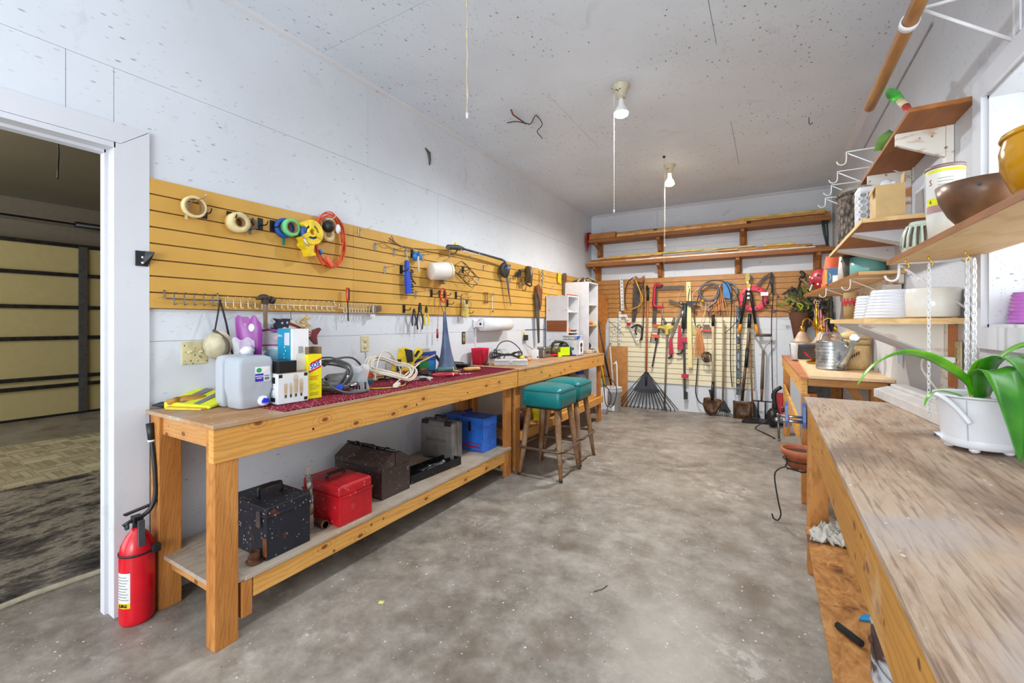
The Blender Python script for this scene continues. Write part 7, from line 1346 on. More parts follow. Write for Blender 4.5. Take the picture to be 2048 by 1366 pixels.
c = t.mix(.55, c, t.ramp(t.noise(16, 8, t.map((1, .6, 1)), dist=2, rough=.7), [(.36, (120, 72, 34)), (.5, (176, 118, 62)), (.64, (206, 156, 96))])); c = t.mix(t.mul(t.bw(t.noise(5, 8, dist=.5), .56, .62), .8), c, (80, 44, 30)); OSB = t.out(c, .6, bump=v.outputs[0], bstr=.3, bdist=.003, spec=.25)
r = thing('workbench', 'weathered plywood-topped workbench along the right wall under the window', 'workbench', (.43, 1.3, 0))
part(r, 'bench_top', MB().box(.170, .695, -.30, 2.867, .886, .904), WPLY, bev=.002); part(r, 'apron', MB().box(.176, .212, -.29, 2.862, .718, .8855), AMB, bev=.004); part(r, 'end_apron', MB().box(.214, .66, 2.825, 2.862, .74, .8855), PINE_X); part(r, 'rear_rail', MB().box(.655, .693, -.29, 2.82, .74, .8855), PINE_Y)
for x in (.178, .60):
    for y in (-.2, 2.735): part(r, 'leg', MB().box(x, x+.088, y, y+.088, 0, .7175), FIR_Z, bev=.003)
for x in (.214, .60):
    for y in (-.2, 2.735): part(r, 'leg_cleat', MB().box(x, x+.04, y+.0, y+.085, .7175, .8855), FIR_Z)
part(r, 'lower_shelf', MB().box(.166, .69, -.29, 2.733, .236, .250), OSB, bev=.001); part(r, 'shelf_rail', MB().box(.18, .215, -.1, 2.73, .15, .2355), PINE_Y); part(r, 'shelf_rail', MB().box(.65, .688, -.1, 2.73, .15, .2355), PINE_Y)
r2 = thing('workbench', 'smaller wooden bench in the far right corner holding the watering can', 'workbench', (.44, 4.9, 0))
part(r2, 'bench_top', MB(mtx((1,0,0), (0,1,0), (0,0,1), (0,0,0))).prism([(.200, 3.72), (.695, 3.72), (.695, 6.10), (.135, 6.10)], .905, .923), wood('x', (176, 110, 70), (204, 140, 100), (150, 86, 50), 6, name='reddish_bench_top'), bev=.002)
part(r2, 'apron', MB().prism([(.204, 3.74), (.240, 3.74), (.176, 6.08), (.140, 6.08)], .80, .9045), PINE_Y); part(r2, 'front_rail', MB().box(.244, .68, 3.735, 3.77, .86, .9045), PINE_X)
part(r2, 'leg', MB().box(.207, .300, 3.775, 3.865, 0, .80), FIR_Z, bev=.003); part(r2, 'leg', MB().box(.60, .69, 3.775, 3.865, 0, .86), FIR_Z, bev=.003); part(r2, 'leg', MB().box(.150, .215, 5.93, 6.05, 0, .80), FIR_Z, bev=.003); part(r2, 'leg', MB().box(.60, .69, 5.93, 6.05, 0, .9045), FIR_Z); part(r2, 'inner_post', MB().box(.44, .50, 4.6, 4.66, 0, .9045), FIR_Z); part(r2, 'brace', MB(mtx((1,0,0), (0,0,1), (0,-1,0), (0, 3.9, 0))).prism([(.44, .9), (.50, .9), (.60, .72), (.60, .66)], 0, .03), FIR_Z)
part(r2, 'block', MB().box(.207, .255, 3.74, 3.774, .73, .80), PINE_X); part(r2, 'side_board', MB().prism([(.180, 3.875), (.200, 3.875), (.165, 5.92), (.145, 5.92)], .45, .60), PINE_Y)
solo('leftover_panel', 'dark glass-fronted panel leaning under the far corner bench', 'panel', MB().box(.25, .42, 4.2, 4.23, .3, .89), plain((84, 86, 84), .25, 0, .25, 'dark_pane'))
solo('board', 'pale bare plywood board lying on the far corner bench under the watering can', 'board', MB().prism([(.243, 3.63), (.698, 3.63), (.698, 5.72), (.262, 5.72)], .924, .942), wood('y', (222, 190, 146), (238, 212, 172), (206, 168, 118), 3, name='pale_board'), bev=.002)
# watering can
GALV = NT('galvanised_steel'); v = GALV.n('ShaderNodeTexVoronoi', i_Vector=GALV.co, i_Scale=30).outputs['Color']; GALV = GALV.out(GALV.ramp(GALV.n('ShaderNodeSeparateColor', i_0=v).outputs[0], [(0, (150, 156, 160)), (1, (198, 203, 207))]), .34, .85)
ZT = .943; r = thing('watering_can', 'galvanised steel watering can with a round rose on the pale board', 'watering can', (.43, 4.22, ZT)); T = TP(.425, 4.22, ZT)
P = [(0, .003), (.098, .003), (.101, .008)]
for k in range(24): z = .012+.0085*k; P.append((.099+(.0018 if k % 3 == 0 else 0), z))
P += [(.098, .215), (.102, .222), (.096, .222), (.094, .20), (.093, .02), (0, .01)]
part(r, 'body', MB(T).lathe(P, n=40), GALV); part(r, 'half_lid', MB(T).prism([(.096*math.cos(q*PI/12), .096*math.sin(q*PI/12)) for q in range(-6, 7)], .215, .219), GALV)
part(r, 'spout', MB(T).tube([(.05, -.085, .03), (.075, -.12, .09), (.10, -.16, .17), (.118, -.185, .235)], [.030, .024, .019, .015], 14, 3), GALV); part(r, 'spout_brace', MB(T).tube([(.06, -.07, .205), (.08, -.12, .19), (.095, -.15, .17)], .006, 6), GALV)
Tr = T @ Matrix.Translation((.123, -.20, .255)) @ Matrix.Rotation(-.9, 4, 'Z') @ RY(.25) @ RX(.95); part(r, 'rose', MB(Tr).lathe([(.014, -.04), (.034, 0), (.040, .004), (.036, .008), (0, .002)], n=24), GALV)
part(r, 'top_handle', MB(T).tube([(-.07, -.02, .222), (-.05, .0, .27), (.0, .02, .285), (.05, .04, .275), (.075, .05, .222)], .009, 8, 4), GALV); part(r, 'back_handle', MB(T).tube([(-.02, .098, .20), (-.04, .16, .20), (-.04, .17, .12), (-.02, .10, .05)], .008, 8, 4), GALV)
# woven box basket
BSK = NT('woven_splint'); v = BSK.n('ShaderNodeTexWave', i_Vector=BSK.co, i_Scale=30, i_Distortion=1.5).outputs[1]; BSK = BSK.out(BSK.ramp(BSK.noise(6, 4), [(.3, (198, 164, 110)), (.7, (222, 192, 140))]), .6, bump=v, bstr=.3)
r = thing('splint_basket', 'round tan splint-wood basket with two stacked bands beside the watering can', 'basket', (.59, 4.34, ZT)); T = TP(.59, 4.34, ZT)
part(r, 'base_drum', MB(T).lathe([(0, .002), (.088, .002), (.097, .05), (.099, .19), (.094, .19), (.09, .01), (0, .008)], n=32), BSK); part(r, 'upper_band', MB(T).lathe([(.093, .193), (.098, .193), (.098, .236), (.093, .236)], n=32), BSK); part(r, 'lid', MB(T).lathe([(.096, .239), (.101, .24), (.098, .275), (.05, .30), (0, .305)], n=32), BSK)
part(r, 'side_rod', MB(T).cyl((-.10, -.01, .0), (-.10, -.01, .24), .006), CARD); part(r, 'lid_handle', MB(T).tube([(-.03, 0, .30), (-.02, 0, .325), (.02, 0, .325), (.03, 0, .30)], .005, 6, 2), BSK)
for k in range(7): part(r, 'lacing', MB(T).cyl((-.07+.013*k, -math.sqrt(.099**2-(-.07+.013*k)**2)-.003, .06+.010*k), (-.068+.013*k, -math.sqrt(.099**2-(-.068+.013*k)**2)-.004, .085+.010*k), .0035, n=6), plain((80, 56, 36), .7))
# chandelier
r = thing('table_chandelier', 'brass five-arm lamp with frosted bell shades on the far corner bench', 'lamp', (.376, 4.8, ZT)); T = TP(.376, 4.8, ZT)
part(r, 'base', MB(T).lathe([(0, 0), (.08, 0), (.075, .015), (.02, .03), (.012, .05)], n=24), BRASS); part(r, 'column', MB(T).lathe([(.010, .04), (.012, .10), (.018, .12), (.010, .14), (.010, .30), (.02, .34), (.024, .38), (.012, .42), (.010, .46), (.018, .49), (.008, .52), (0, .53)], n=18), BRASS); part(r, 'top_ring', MB(T @ Matrix.Translation((0, 0, .55)) @ RX(PI/2)).tor((0, 0, 0), .02, .004), BRASS)
SHADE = plain((178, 148, 120), .5, 0, .03, 'frosted_amber_glass')
for k in range(5):
    q = math.radians(-150+72*k); dx, dy = math.cos(q), math.sin(q); L = .125 if k else .12
    part(r, 'arm', MB(T).tube([(dx*.012, dy*.012, .30), (dx*.04, dy*.04, .37), (dx*.085, dy*.085, .405), (dx*L, dy*L, .38), (dx*(L+.012), dy*(L+.012), .33)], .0045, 8, 4), BRASS)
    s_ = part(r, 'shade_holder', MB(T).lathe([(.006, .335), (.016, .325), (.018, .285), (.0, .285)], (dx*(L+.012), dy*(L+.012), 0), 14), BRASS)
    part(s_, 'glass_shade', MB(T).lathe([(.012, .29), (.03, .275), (.048, .235), (.062, .205), (.092, .185), (.088, .184), (.058, .2), (.044, .23), (.026, .27)], (dx*(L+.012), dy*(L+.012), 0), 26), SHADE)
solo('storage_bin', 'dark grey plastic bin behind the chandelier on the corner bench', 'bin', rbox(TP(.30, 5.3, ZT), [(.10, .09, .02, .001), (.11, .10, .02, .13), (.115, .105, .02, .14)]), plain((70, 72, 80), .35, 0, .2)); solo('red_handled_tool', 'small red-handled tool leaning on the grey bin', 'tool', MB().tube([(.30, 5.12, 1.02), (.36, 5.05, .955)], .007, 7), RED); solo('glass_vase', 'clear narrow glass standing left of the grey bin', 'glass', MB(TP(.22, 5.12, ZT)).lathe([(0, .002), (.03, .002), (.028, .06), (.035, .18), (.033, .18), (.026, .06), (0, .01)], n=20), glass('clear_glass', (.9, .93, .95, 1), .35, .05))
# dried flowers
WIC = NT('brown_wicker'); v = WIC.n('ShaderNodeTexWave', i_Vector=WIC.co, i_Scale=40, i_Distortion=1, bands_direction='Z').outputs[1]; WIC = WIC.out(WIC.ramp(v, [(.3, (58, 34, 22)), (.7, (116, 70, 44))]), .7, bump=v, bstr=.5)
r = thing('wall_basket', 'brown wicker wall basket overflowing with dried flowers and leaves at the back wall', 'flower basket', (.36, 6.65, 1.1)); T = TP(.34, 6.62, 1.10)
part(r, 'wicker_cone', MB(T).lathe([(0, 0), (.06, .0), (.08, .12), (.115, .34), (.105, .34), (.07, .12)], n=20, sy=.7), WIC)
rr = random.Random(9); LFM = [plain(c_, .7, 0, .15, 'dried_leaf') for c_ in ((44, 54, 34), (66, 70, 40), (92, 80, 56), (36, 42, 32), (120, 128, 40), (80, 66, 84))]
FOL = []
for k in range(70):
    q = rr.uniform(0, 6.28); h = rr.uniform(.05, .42); w_ = rr.uniform(.04, .22)*(1 if h < .3 else .7); p = Vector((w_*math.cos(q)*1.1, w_*math.sin(q)*.35-.02, .30+h*.8)); ang = rr.uniform(-1.2, 1.2); Tl = T @ Matrix.Translation(p) @ Matrix.Rotation(rr.uniform(-.6, .6), 4, 'Z') @ RY(ang)
    L = rr.uniform(.035, .075); m = MB(Tl).raw([(0, 0, -L), (L*.32, -.006, -L*.2), (0, .0, L), (-L*.32, -.006, -L*.2)], [(0, 1, 2, 3)]); FOL.append((m, LFM[rr.randrange(5)]))
for m, mt in FOL: part(r, 'leaf', m, mt)
for k in range(16):
    q = rr.uniform(-1.3, 1.3); L = rr.uniform(.25, .45); e = (math.sin(q)*L*.9-.04, -.04, .30+math.cos(q)*L*.7); part(r, 'stem', MB(T).tube([(0, 0, .28), (e[0]*.4, -.02, .30+(e[2]-.30)*.6), e], .003, 5, 2), LFM[2]); 
    if k % 3 == 0: part(r, 'flower_head', MB(T).ell(e, .016, .012, .022, 8), plain((92, 70, 120), .8))
part(r, 'ribbon_knot', MB(T).tube([(.0, -.1, .36), (.03, -.12, .42), (-.03, -.12, .45), (.01, -.1, .38)], .01, 6, 3), plain((150, 168, 40), .6))
r = thing('wall_foliage', 'bunch of dark artificial leaves hanging right of the wicker basket', 'foliage', (.56, 6.7, 1.4))
for k in range(34):
    Tl = TP(.58+rr.uniform(-.12, .10), 6.66+rr.uniform(-.06, .05), 1.50+rr.uniform(-.22, .16)) @ Matrix.Rotation(rr.uniform(-1, 1), 4, 'Z') @ RY(rr.uniform(-1.3, 1.3)); L = rr.uniform(.05, .09)
    part(r, 'leaf', MB(Tl).raw([(0, 0, -L), (L*.3, -.01, -L*.2), (0, .0, L), (-L*.3, -.01, -L*.2)], [(0, 1, 2, 3)]), LFM[k % 4])
part(r, 'stem', MB(TP(.58, 6.66, 1.50)).tube([(0, 0, -.2), (.01, .0, 0), (.0, 0, .18)], .006, 6), LFM[3])
t = NT('flag_cloth'); wv = t.n('ShaderNodeTexWave', i_Vector=t.map((1, 1, .2)), i_Scale=11, bands_direction='X').outputs[1]; FLG = t.out(t.ramp(wv, [(.45, (150, 24, 40)), (.55, (206, 170, 176))]), .75)
r = thing('folded_flag', 'rolled stars-and-stripes cloth hanging in the back right corner behind the chandelier', 'flag', (.50, 6.45, 1.0)); part(r, 'stripes', MB().tube([(.51, 6.42, 1.47), (.54, 6.42, 1.33), (.58, 6.42, 1.18), (.56, 6.42, 1.03)], [.035, .05, .062, .03], 10, 2), FLG); part(r, 'starry_field', MB().tube([(.485, 6.42, 1.60), (.51, 6.42, 1.47)], [.03, .038], 10), NAVY)
for k in range(5): part(r, 'star', MB(mtx((1,0,0), (0,0,1), (0,-1,0), (.485+.008*k, 6.379-.001*k, 1.585-.024*k))).prism([((.009 if q % 2 == 0 else .004)*math.cos(PI/2+q*PI/5)+.008*(k % 2), (.009 if q % 2 == 0 else .004)*math.sin(PI/2+q*PI/5)) for q in range(10)], 0, .002), WHITE)
solo('umbrella', 'closed dark green umbrella hanging in the far right corner', 'umbrella', MB().tube([(.655, 6.5, 1.78), (.655, 6.5, 1.55), (.655, 6.5, 1.30), (.66, 6.5, .98)], [.008, .012, .034, .012], 10, 2), plain((32, 50, 40), .6))

# ================================================================== RIGHT SIDE: SHELVES
def rshelf(label, poly, z, th, mat, emat=None):
    xs = [p[0] for p in poly]; ys = [p[1] for p in poly]; r = thing('plywood_shelf', label, 'shelf', (sum(xs)/len(xs), sum(ys)/len(ys), z))
    part(r, 'shelf_board', MB().prism(poly, z-th, z), mat, bev=.0015); return r
def wedge(r, y0, y1, xt, z, h0, h1, mat, xw=.699): return part(r, 'bracket', MB(mtx((1,0,0), (0,0,1), (0,-1,0), (0, y1, 0))).prism([(xt, z), (xw, z), (xw, z-h1), (xt, z-h0)], 0, y1-y0), mat, bev=.001)
S1 = rshelf('highest plywood shelf on the right wall, beside the window', [(.500, 2.376), (.698, 2.376), (.698, 3.50), (.500, 3.50)], 2.195, .018, PLY_D)
for y in (2.62, 3.28):
    wedge(S1, y, y+.022, .505, 2.176, .05, .135, PEEL, .672); part(S1, 'wall_cleat', MB().box(.673, .698, y-.005, y+.045, 1.90, 2.176), PEEL)
S2 = rshelf('dark-bottomed plywood shelf holding the woven basket and the open cardboard box', [(.400, 2.73), (.698, 2.73), (.698, 4.05), (.400, 4.05)], 1.822, .02, PLY_D)
for y in (3.01, 3.64): wedge(S2, y, y+.10, .405, 1.8015, .005, .10, TRIMM)
part(S2, 'front_edge_band', MB().box(.396, .3995, 2.73, 4.05, 1.802, 1.822), PLY_U); part(S2, 'end_edge_band', MB().box(.400, .698, 2.7265, 2.7295, 1.802, 1.822), PLY_U)
S3 = rshelf('plywood shelf in front of the window holding the brown bowl and the amber pot', [(.457, -.2), (.698, -.2), (.698, 2.352), (.457, 2.52)], 1.585, .02, PLY_U)
part(S3, 'front_edge_band', MB().box(.4535, .4565, -.2, 2.52, 1.565, 1.585), PLY_D)
for x, y in ((.53, 2.25), (.475, 2.31), (.60, 2.14)): part(S3, 'cup_hook', MB(TP(x, y, 1.565)).tube([(0, 0, 0), (0, 0, -.012), (.008, 0, -.02), (.010, 0, -.032), (.0, 0, -.040), (-.010, 0, -.032)], .0022, 6, 3), BRASS)
S4 = rshelf('long pale plywood shelf running into the far corner above the chandelier', [(.476, 3.38), (.698, 3.38), (.698, 5.95), (.345, 5.95)], 1.622, .02, PLY_U)
part(S4, 'back_batten', MB().box(.672, .697, 3.42, 5.9, 1.54, 1.601), PEEL); part(S4, 'front_edge_band', MB().prism([(.472, 3.38), (.4755, 3.38), (.3445, 5.95), (.341, 5.95)], 1.602, 1.622), PLY_D)
S5 = rshelf('eye-level plywood shelf holding the white ribbed and smooth pots', [(.360, 2.43), (.698, 2.43), (.698, 3.64), (.360, 3.64)], 1.328, .024, PLY_U)
wedge(S5, 2.64, 2.665, .375, 1.3035, .005, .15, PEEL, .672); part(S5, 'bracket_underside', MB(mtx((1,0,0), (0,0,1), (0,-1,0), (0, 3.34, 0))).prism([(.375, 1.3035), (.672, 1.165), (.672, 1.15), (.375, 1.292)], 0, .675), TRIMM); part(S5, 'wall_cleat', MB().box(.673, .698, 2.60, 2.69, 1.0, 1.3035), PEEL)
part(S5, 'wall_cleat', MB().box(.673, .698, 3.45, 3.50, 1.06, 1.3035), TRIMM)
# shelf-and-rod brackets
def rodbracket(y, z, xt, label, grp=None, rr_=.0035, drop=.16, hook=True):
    r = thing('rod_bracket', label, 'bracket', (.69, y, z), grp)
    part(r, 'arm', MB().tube([(.697, y, z), (xt, y, z)], rr_, 7), WHITE); part(r, 'brace', MB().tube([(xt+.006, y, z-.010), (.697, y, z-drop)], rr_, 7), WHITE)
    if hook: part(r, 'rod_hook', MB().tube([(xt, y, z), (xt, y, z-.045), (xt-.006, y, z-.066), (xt-.022, y, z-.074), (xt-.040, y, z-.066), (xt-.046, y, z-.050)], rr_, 7, 3), WHITE)
    part(r, 'wall_plate', MB().box(.695, .699, y-.01, y+.01, z-drop-.02, z+.02), WHITE); return r
for y, l in ((3.24, 'white wire rod bracket high on the right wall, first behind the top shelf'), (3.63, 'white wire rod bracket high on the right wall, second in the row of four'), (3.96, 'white wire rod bracket high on the right wall, third in the row of four'), (4.35, 'white wire rod bracket high on the right wall, last in the row of four')): rodbracket(y, 2.325, .40, l, drop=.20)
rodbracket(2.46, 1.564, .484, 'big white wire bracket under the far end of the shelf in front of the window', rr_=.005, drop=.20)
rodbracket(3.64, 1.60, .470, 'white wire bracket near the camera end of the long pale shelf', drop=.13); rodbracket(4.52, 1.598, .42, 'white wire bracket under the middle of the long pale shelf', drop=.13)
rb = rodbracket(2.068, 2.425, .47, 'white closet-rod bracket above the window holding the wooden rod', rr_=.006, drop=.19, hook=False); part(rb, 'rod_ring', MB(mtx((1,0,0), (0,0,1), (0,-1,0), (.437, 2.09, 2.39))).ring((0, 0, 0), .0245, .029, 0, .03, 24), WHITE)
t = NT('worn_closet_rod'); RODM = t.out(t.mix(t.mul(t.specks(20, .12, .3, (1, .4, 1)), .9), t.ramp(t.noise(9, 6, t.map((1, .3, 1))), [(.3, (136, 84, 34)), (.5, (186, 128, 58)), (.75, (206, 154, 84))]), (232, 226, 216)), .45)
solo('closet_rod', 'worn wooden closet rod running high along the right wall', 'rod', MB().cyl((.437, -.4, 2.39), (.437, 2.79, 2.39), .0235, n=20), RODM)
solo('pipe_conduit', 'thin pale conduit strip on the upper right wall behind the rod', 'conduit', MB().box(.694, .6995, 2.9, 4.7, 2.78, 2.795), plain((150, 150, 152), .5))
solo('wall_rail', 'narrow white vertical strip on the wall above the window', 'strip', MB().box(.694, .6995, 2.03, 2.06, 2.25, 3.0), TRIMM)
# --- things on the top shelf
r = thing('garden_trowel', 'green-handled tool sticking out over the highest shelf', 'trowel', (.53, 2.5, 2.196)); part(r, 'handle', MB().tube([(.50, 2.72, 2.42), (.505, 2.66, 2.375), (.515, 2.60, 2.32)], [.016, .024, .018], 12, 3), plain((70, 190, 60), .35)); part(r, 'label_collar', MB().cyl((.515, 2.60, 2.32), (.525, 2.55, 2.27), .016, .015), IVORY); part(r, 'red_neck', MB().cyl((.525, 2.55, 2.27), (.535, 2.50, 2.205), .015, .012), plain((190, 60, 50), .4))
solo('mesh_net', 'crumpled translucent green net on the edge of the highest shelf', 'net', MB(TP(.50, 2.86, 2.20)).raw([(-.03, -.08, .03), (-.03, .04, .0), (-.0, .06, .06), (.02, -.03, .075), (.05, -.08, .02), (.05, .05, .0)], [(0, 1, 2, 3), (0, 3, 4), (3, 2, 5, 4), (0, 4, 5, 1)], True), plain((104, 150, 60), .5))
# --- second shelf
t = NT('dark_woven_seagrass'); v = t.n('ShaderNodeTexVoronoi', i_Vector=t.map((1, 1, .55)), i_Scale=48); SG = t.out(t.ramp(v.outputs[0], [(.1, (132, 116, 98)), (.5, (84, 70, 58)), (.8, (34, 28, 24))]), .75, bump=v.outputs[0], bstr=.8, bdist=.02)
r = thing('seagrass_basket', 'large dark woven seagrass basket on the second shelf', 'basket', (.53, 3.62, 1.823)); T = TP(.545, 3.60, 1.823)
P = [(.148+.004*math.sin(k*3.1), .012+.012*k) for k in range(25)]; part(r, 'woven_wall', MB(T).lathe([(0, .004), (.13, .004)]+P+[(.152, .315), (.145, .33), (.13, .318), (.125, .02)], n=44), SG)
part(r, 'rim_braid', MB(T).tor((0, 0, .318), .146, .013, 40, 8), SG); part(r, 'pale_liner', MB(T).lathe([(.110, .30), (.128, .36), (.132, .36)], n=24), plain((210, 208, 196), .6))
# white lattice caddy
t = NT('x'); bpy.data.materials.remove(t.m)
r = thing('lattice_caddy', 'white plastic caddy with cut-out circle lattice beside the woven basket', 'caddy', (.51, 3.12, 1.823)); T = TP(.52, 3.13, 1.823)
part(r, 'inner_box', rbox(T, [(.075, .055, .01, .002), (.080, .06, .01, .20)]), plain((170, 172, 176), .5)); 
part(r, 'rim', rbox(T, [(.088, .068, .015, .205), (.090, .070, .015, .235), (.086, .066, .015, .238)]), WHITE); part(r, 'base_rim', rbox(T, [(.086, .066, .01, .001), (.087, .067, .01, .02)]), WHITE)
proto = None
for k in range(4):
    for j in range(5):
        for face in (0, 1):
            if face == 0: Tf = T @ mtx((1,0,0), (0,0,1), (0,-1,0), (-.066+.044*k, -.066, .042+.038*j))
            else:
                if k > 2: continue
                Tf = T @ mtx((0,-1,0), (0,0,1), (-1,0,0), (-.0865, .044-.044*k, .042+.038*j))
            part(r, 'lattice_ring', MB(Tf).ring((0, 0, 0), .014, .021, -.002, .002, 12), WHITE)
# cardboard box
CBD = plain((206, 172, 118), .75, 0, .06, 'cardboard')
r = thing('cardboard_box', 'open tan cardboard box with crumpled paper at the near end of the second shelf', 'box', (.51, 2.82, 1.823)); T = TP(.512, 2.83, 1.823, .03)
part(r, 'box_body', MB(T).box(-.056, .056, -.06, -.057, 0, .165).box(-.056, .056, .057, .06, 0, .165).box(-.056, -.053, -.057, .057, 0, .165).box(.053, .056, -.057, .057, 0, .165).box(-.053, .053, -.057, .057, 0, .003), CBD); part(r, 'open_flap', MB(T).bar((.056, .0, .165), (.062, .0, .225), .004, .05, (0, 1, 0)), CBD); part(r, 'front_flap', MB(T).bar((-.056, -.02, .165), (-.075, -.02, .12), .004, .06, (0, 1, 0)), CBD)
part(r, 'crumpled_paper', MB(T).ell((.0, .0, .175), .03, .03, .03, 8).ell((.02, -.02, .17), .015, .02, .02, 6), plain((206, 210, 222), .6, 0, .3, 'paper'))
# --- third shelf: colander, can, bowl, amber pot
CEL = plain((190, 202, 184), .25, 0, .12, 'celadon_glaze')
r = thing('ceramic_lantern', 'pale green glazed ceramic pot with vertical slots, upside down on the window shelf', 'pot', (.545, 2.41, 1.586)); T = TP(.545, 2.41, 1.586)
part(r, 'glazed_dome', MB(T).lathe([(.060, 0), (.062, .03), (.056, .08), (.044, .12), (.036, .14), (0, .142)], n=32), CEL)
for k in range(16): q = k*PI/8; part(r, 'slot', MB(T).tube([((.0605)*math.cos(q), .0605*math.sin(q), .035), (.0565*math.cos(q), .0565*math.sin(q), .08), (.046*math.cos(q), .046*math.sin(q), .115)], .0045, 6, 2), plain((90, 70, 50), .6)); part(r, 'rib', MB(T).tube([((.0615)*math.cos(q+.2), .0615*math.sin(q+.2), .03), (.0570*math.cos(q+.2), .0570*math.sin(q+.2), .08), (.043*math.cos(q+.2), .043*math.sin(q+.2), .125)], .005, 6, 2), CEL)
r = thing('paint_can', 'tall white and yellow labelled metal can behind the brown bowl', 'can', (.545, 2.09, 1.586)); T = TP(.538, 2.10, 1.586) @ Matrix.Diagonal((.76, .76, 1, 1))
part(r, 'can_body', MB(T).lathe([(0, 0), (.055, 0), (.066, .09), (.067, .26), (.069, .265), (.067, .272), (.062, .268), (.0, .262)], n=36), plain((222, 220, 214), .35, 0, .03)); part(r, 'top_rim', MB(T).ring((0, 0, 0), .062, .0695, .262, .274, 36), plain((150, 124, 116), .4, .4)); 
YG = plain((218, 216, 30), .4); part(r, 'yellow_band', MB(T).lathe([(.0676, .248), (.0678, .258)], n=36), YG); part(r, 'yellow_band', MB(T).lathe([(.0672, .135), (.0674, .160)], n=24, a0=-2.9, a1=-1.2), YG); part(r, 'pink_band', MB(T).lathe([(.0668, .108), (.0671, .134)], n=24, a0=-3.0, a1=-1.75), plain((176, 136, 132), .4))
for k in range(5): part(r, 'print_line', MB(T).lathe([(.0675, .18+.011*k), (.0675, .183+.011*k)], n=12, a0=-2.2, a1=-1.4), plain((176, 172, 160), .5))
a0 = -2.62; text(r, 'S', T @ mtx((-math.sin(a0), math.cos(a0), 0), (0,0,1), (math.cos(a0), math.sin(a0), 0), (.0676*math.cos(a0), .0676*math.sin(a0), .215)), .03, plain((140, 50, 50), .4)); text(r, '6', T @ mtx((-math.sin(a0), math.cos(a0), 0), (0,0,1), (math.cos(a0), math.sin(a0), 0), (.0685*math.cos(a0), .0685*math.sin(a0), .148)), .018, BLACK)
BRB = NT('worn_brown_glaze'); BRB = BRB.out(BRB.mix(BRB.mul(BRB.specks(22, .16, .3), .8), BRB.ramp(BRB.noise(9, 5), [(.35, (88, 62, 44)), (.6, (124, 88, 62)), (.8, (152, 110, 84))]), (206, 176, 130)), .35, .2)
r = thing('brown_bowl', 'large chipped brown planter bowl with drilled holes on the window shelf', 'bowl', (.553, 1.83, 1.586)); T = TP(.553, 1.83, 1.586)
part(r, 'bowl_body', MB(T).lathe([(0, .002), (.040, .0), (.052, .012), (.078, .05), (.098, .095), (.106, .14), (.100, .142), (.092, .095), (.07, .05), (.04, .012), (0, .01)], n=44), BRB)
for q in (-1.95, -1.15): part(r, 'drilled_hole', MB(T).cyl((.1025*math.cos(q), .1025*math.sin(q), .118), (.106*math.cos(q), .106*math.sin(q), .118), .0045, n=10), BLACK if q < -1.5 else WHITE)
AMBG = NT('amber_glaze'); AMBG = AMBG.out(AMBG.ramp(AMBG.noise(9, 5), [(.35, (176, 122, 8)), (.7, (206, 150, 16))]), .18)
r = thing('amber_pot', 'large glossy amber glazed pot with a twig across its rim at the right edge', 'pot', (.58, 1.445, 1.586)); T = TP(.58, 1.445, 1.586)
part(r, 'pot_body', MB(T).lathe([(0, .002), (.07, .0), (.095, .03), (.113, .08), (.115, .12), (.108, .150), (.112, .158), (.104, .160), (.10, .12), (.09, .04), (0, .012)], n=44), AMBG); part(r, 'rim_bead', MB(T).tor((0, 0, .150), .111, .004, 36, 8), AMBG)
part(r, 'twig_wrap', MB(T).tube([(-.09, -.085, .135), (-.02, -.118, .145), (.05, -.11, .15)], .005, 6, 2), plain((110, 80, 60), .7))
for k in range(5): part(r, 'bead', MB(T).ell((-.07+.02*k, -.098-.004*k, .14+.002*k), .009), WHITE)
# --- eye-level shelf pots
CER = plain((222, 224, 232), .15, 0, .03, 'white_glaze'); CERW = plain((226, 222, 212), .18, 0, .03, 'cream_glaze')
def ribbed(r, T, R0, R1, h, n, mat):
    P = [(0, .003), (R0, .003)]
    for k in range(n*4+1):
        f = k/(n*4); P.append((R0+(R1-R0)*f**1.3+.0025*math.sin(f*n*2*PI)-(R0-R1)*0, .004+h*f))
    P += [(R1-.010, h+.004), (R1-.014, h-.01), (R0-.015, .015), (0, .012)]
    part(r, 'glazed_wall', MB(T).lathe(P, n=44), mat)
r = thing('ribbed_planter', 'large white glazed ribbed planter, wider at its base', 'planter', (.545, 2.80, 1.329)); ribbed(r, TP(.545, 2.80, 1.329), .128, .100, .135, 9, CER)
r = thing('ribbed_planter', 'smaller white ribbed planter half hidden behind the large one', 'planter', (.50, 3.13, 1.329)); ribbed(r, TP(.505, 3.13, 1.329), .085, .072, .125, 8, CER)
r = thing('smooth_planter', 'smooth cream white cylindrical planter next to the window casing', 'planter', (.61, 2.53, 1.329)); part(r, 'glazed_wall', MB(TP(.606, 2.525, 1.329)).lathe([(0, .003), (.078, .003), (.085, .01), (.089, .125), (.084, .128), (.079, .12), (.075, .015), (0, .012)], n=44), CERW)
t = NT('raffia_weave'); v = t.n('ShaderNodeTexWave', i_Vector=t.co, i_Scale=70, i_Distortion=2, bands_direction='Z').outputs[1]; RAF = t.out(t.ramp(v, [(.3, (160, 128, 76)), (.7, (206, 176, 120))]), .8, bump=v, bstr=.6)
r = thing('woven_cup', 'beige woven raffia cup with a red zigzag band', 'cup', (.46, 3.50, 1.329)); T = TP(.455, 3.50, 1.329); part(r, 'woven_wall', MB(T).lathe([(0, .002), (.034, .002), (.040, .08), (.042, .13), (.038, .172), (.034, .172), (.03, .02), (0, .01)], n=24), RAF)
rb_ = []
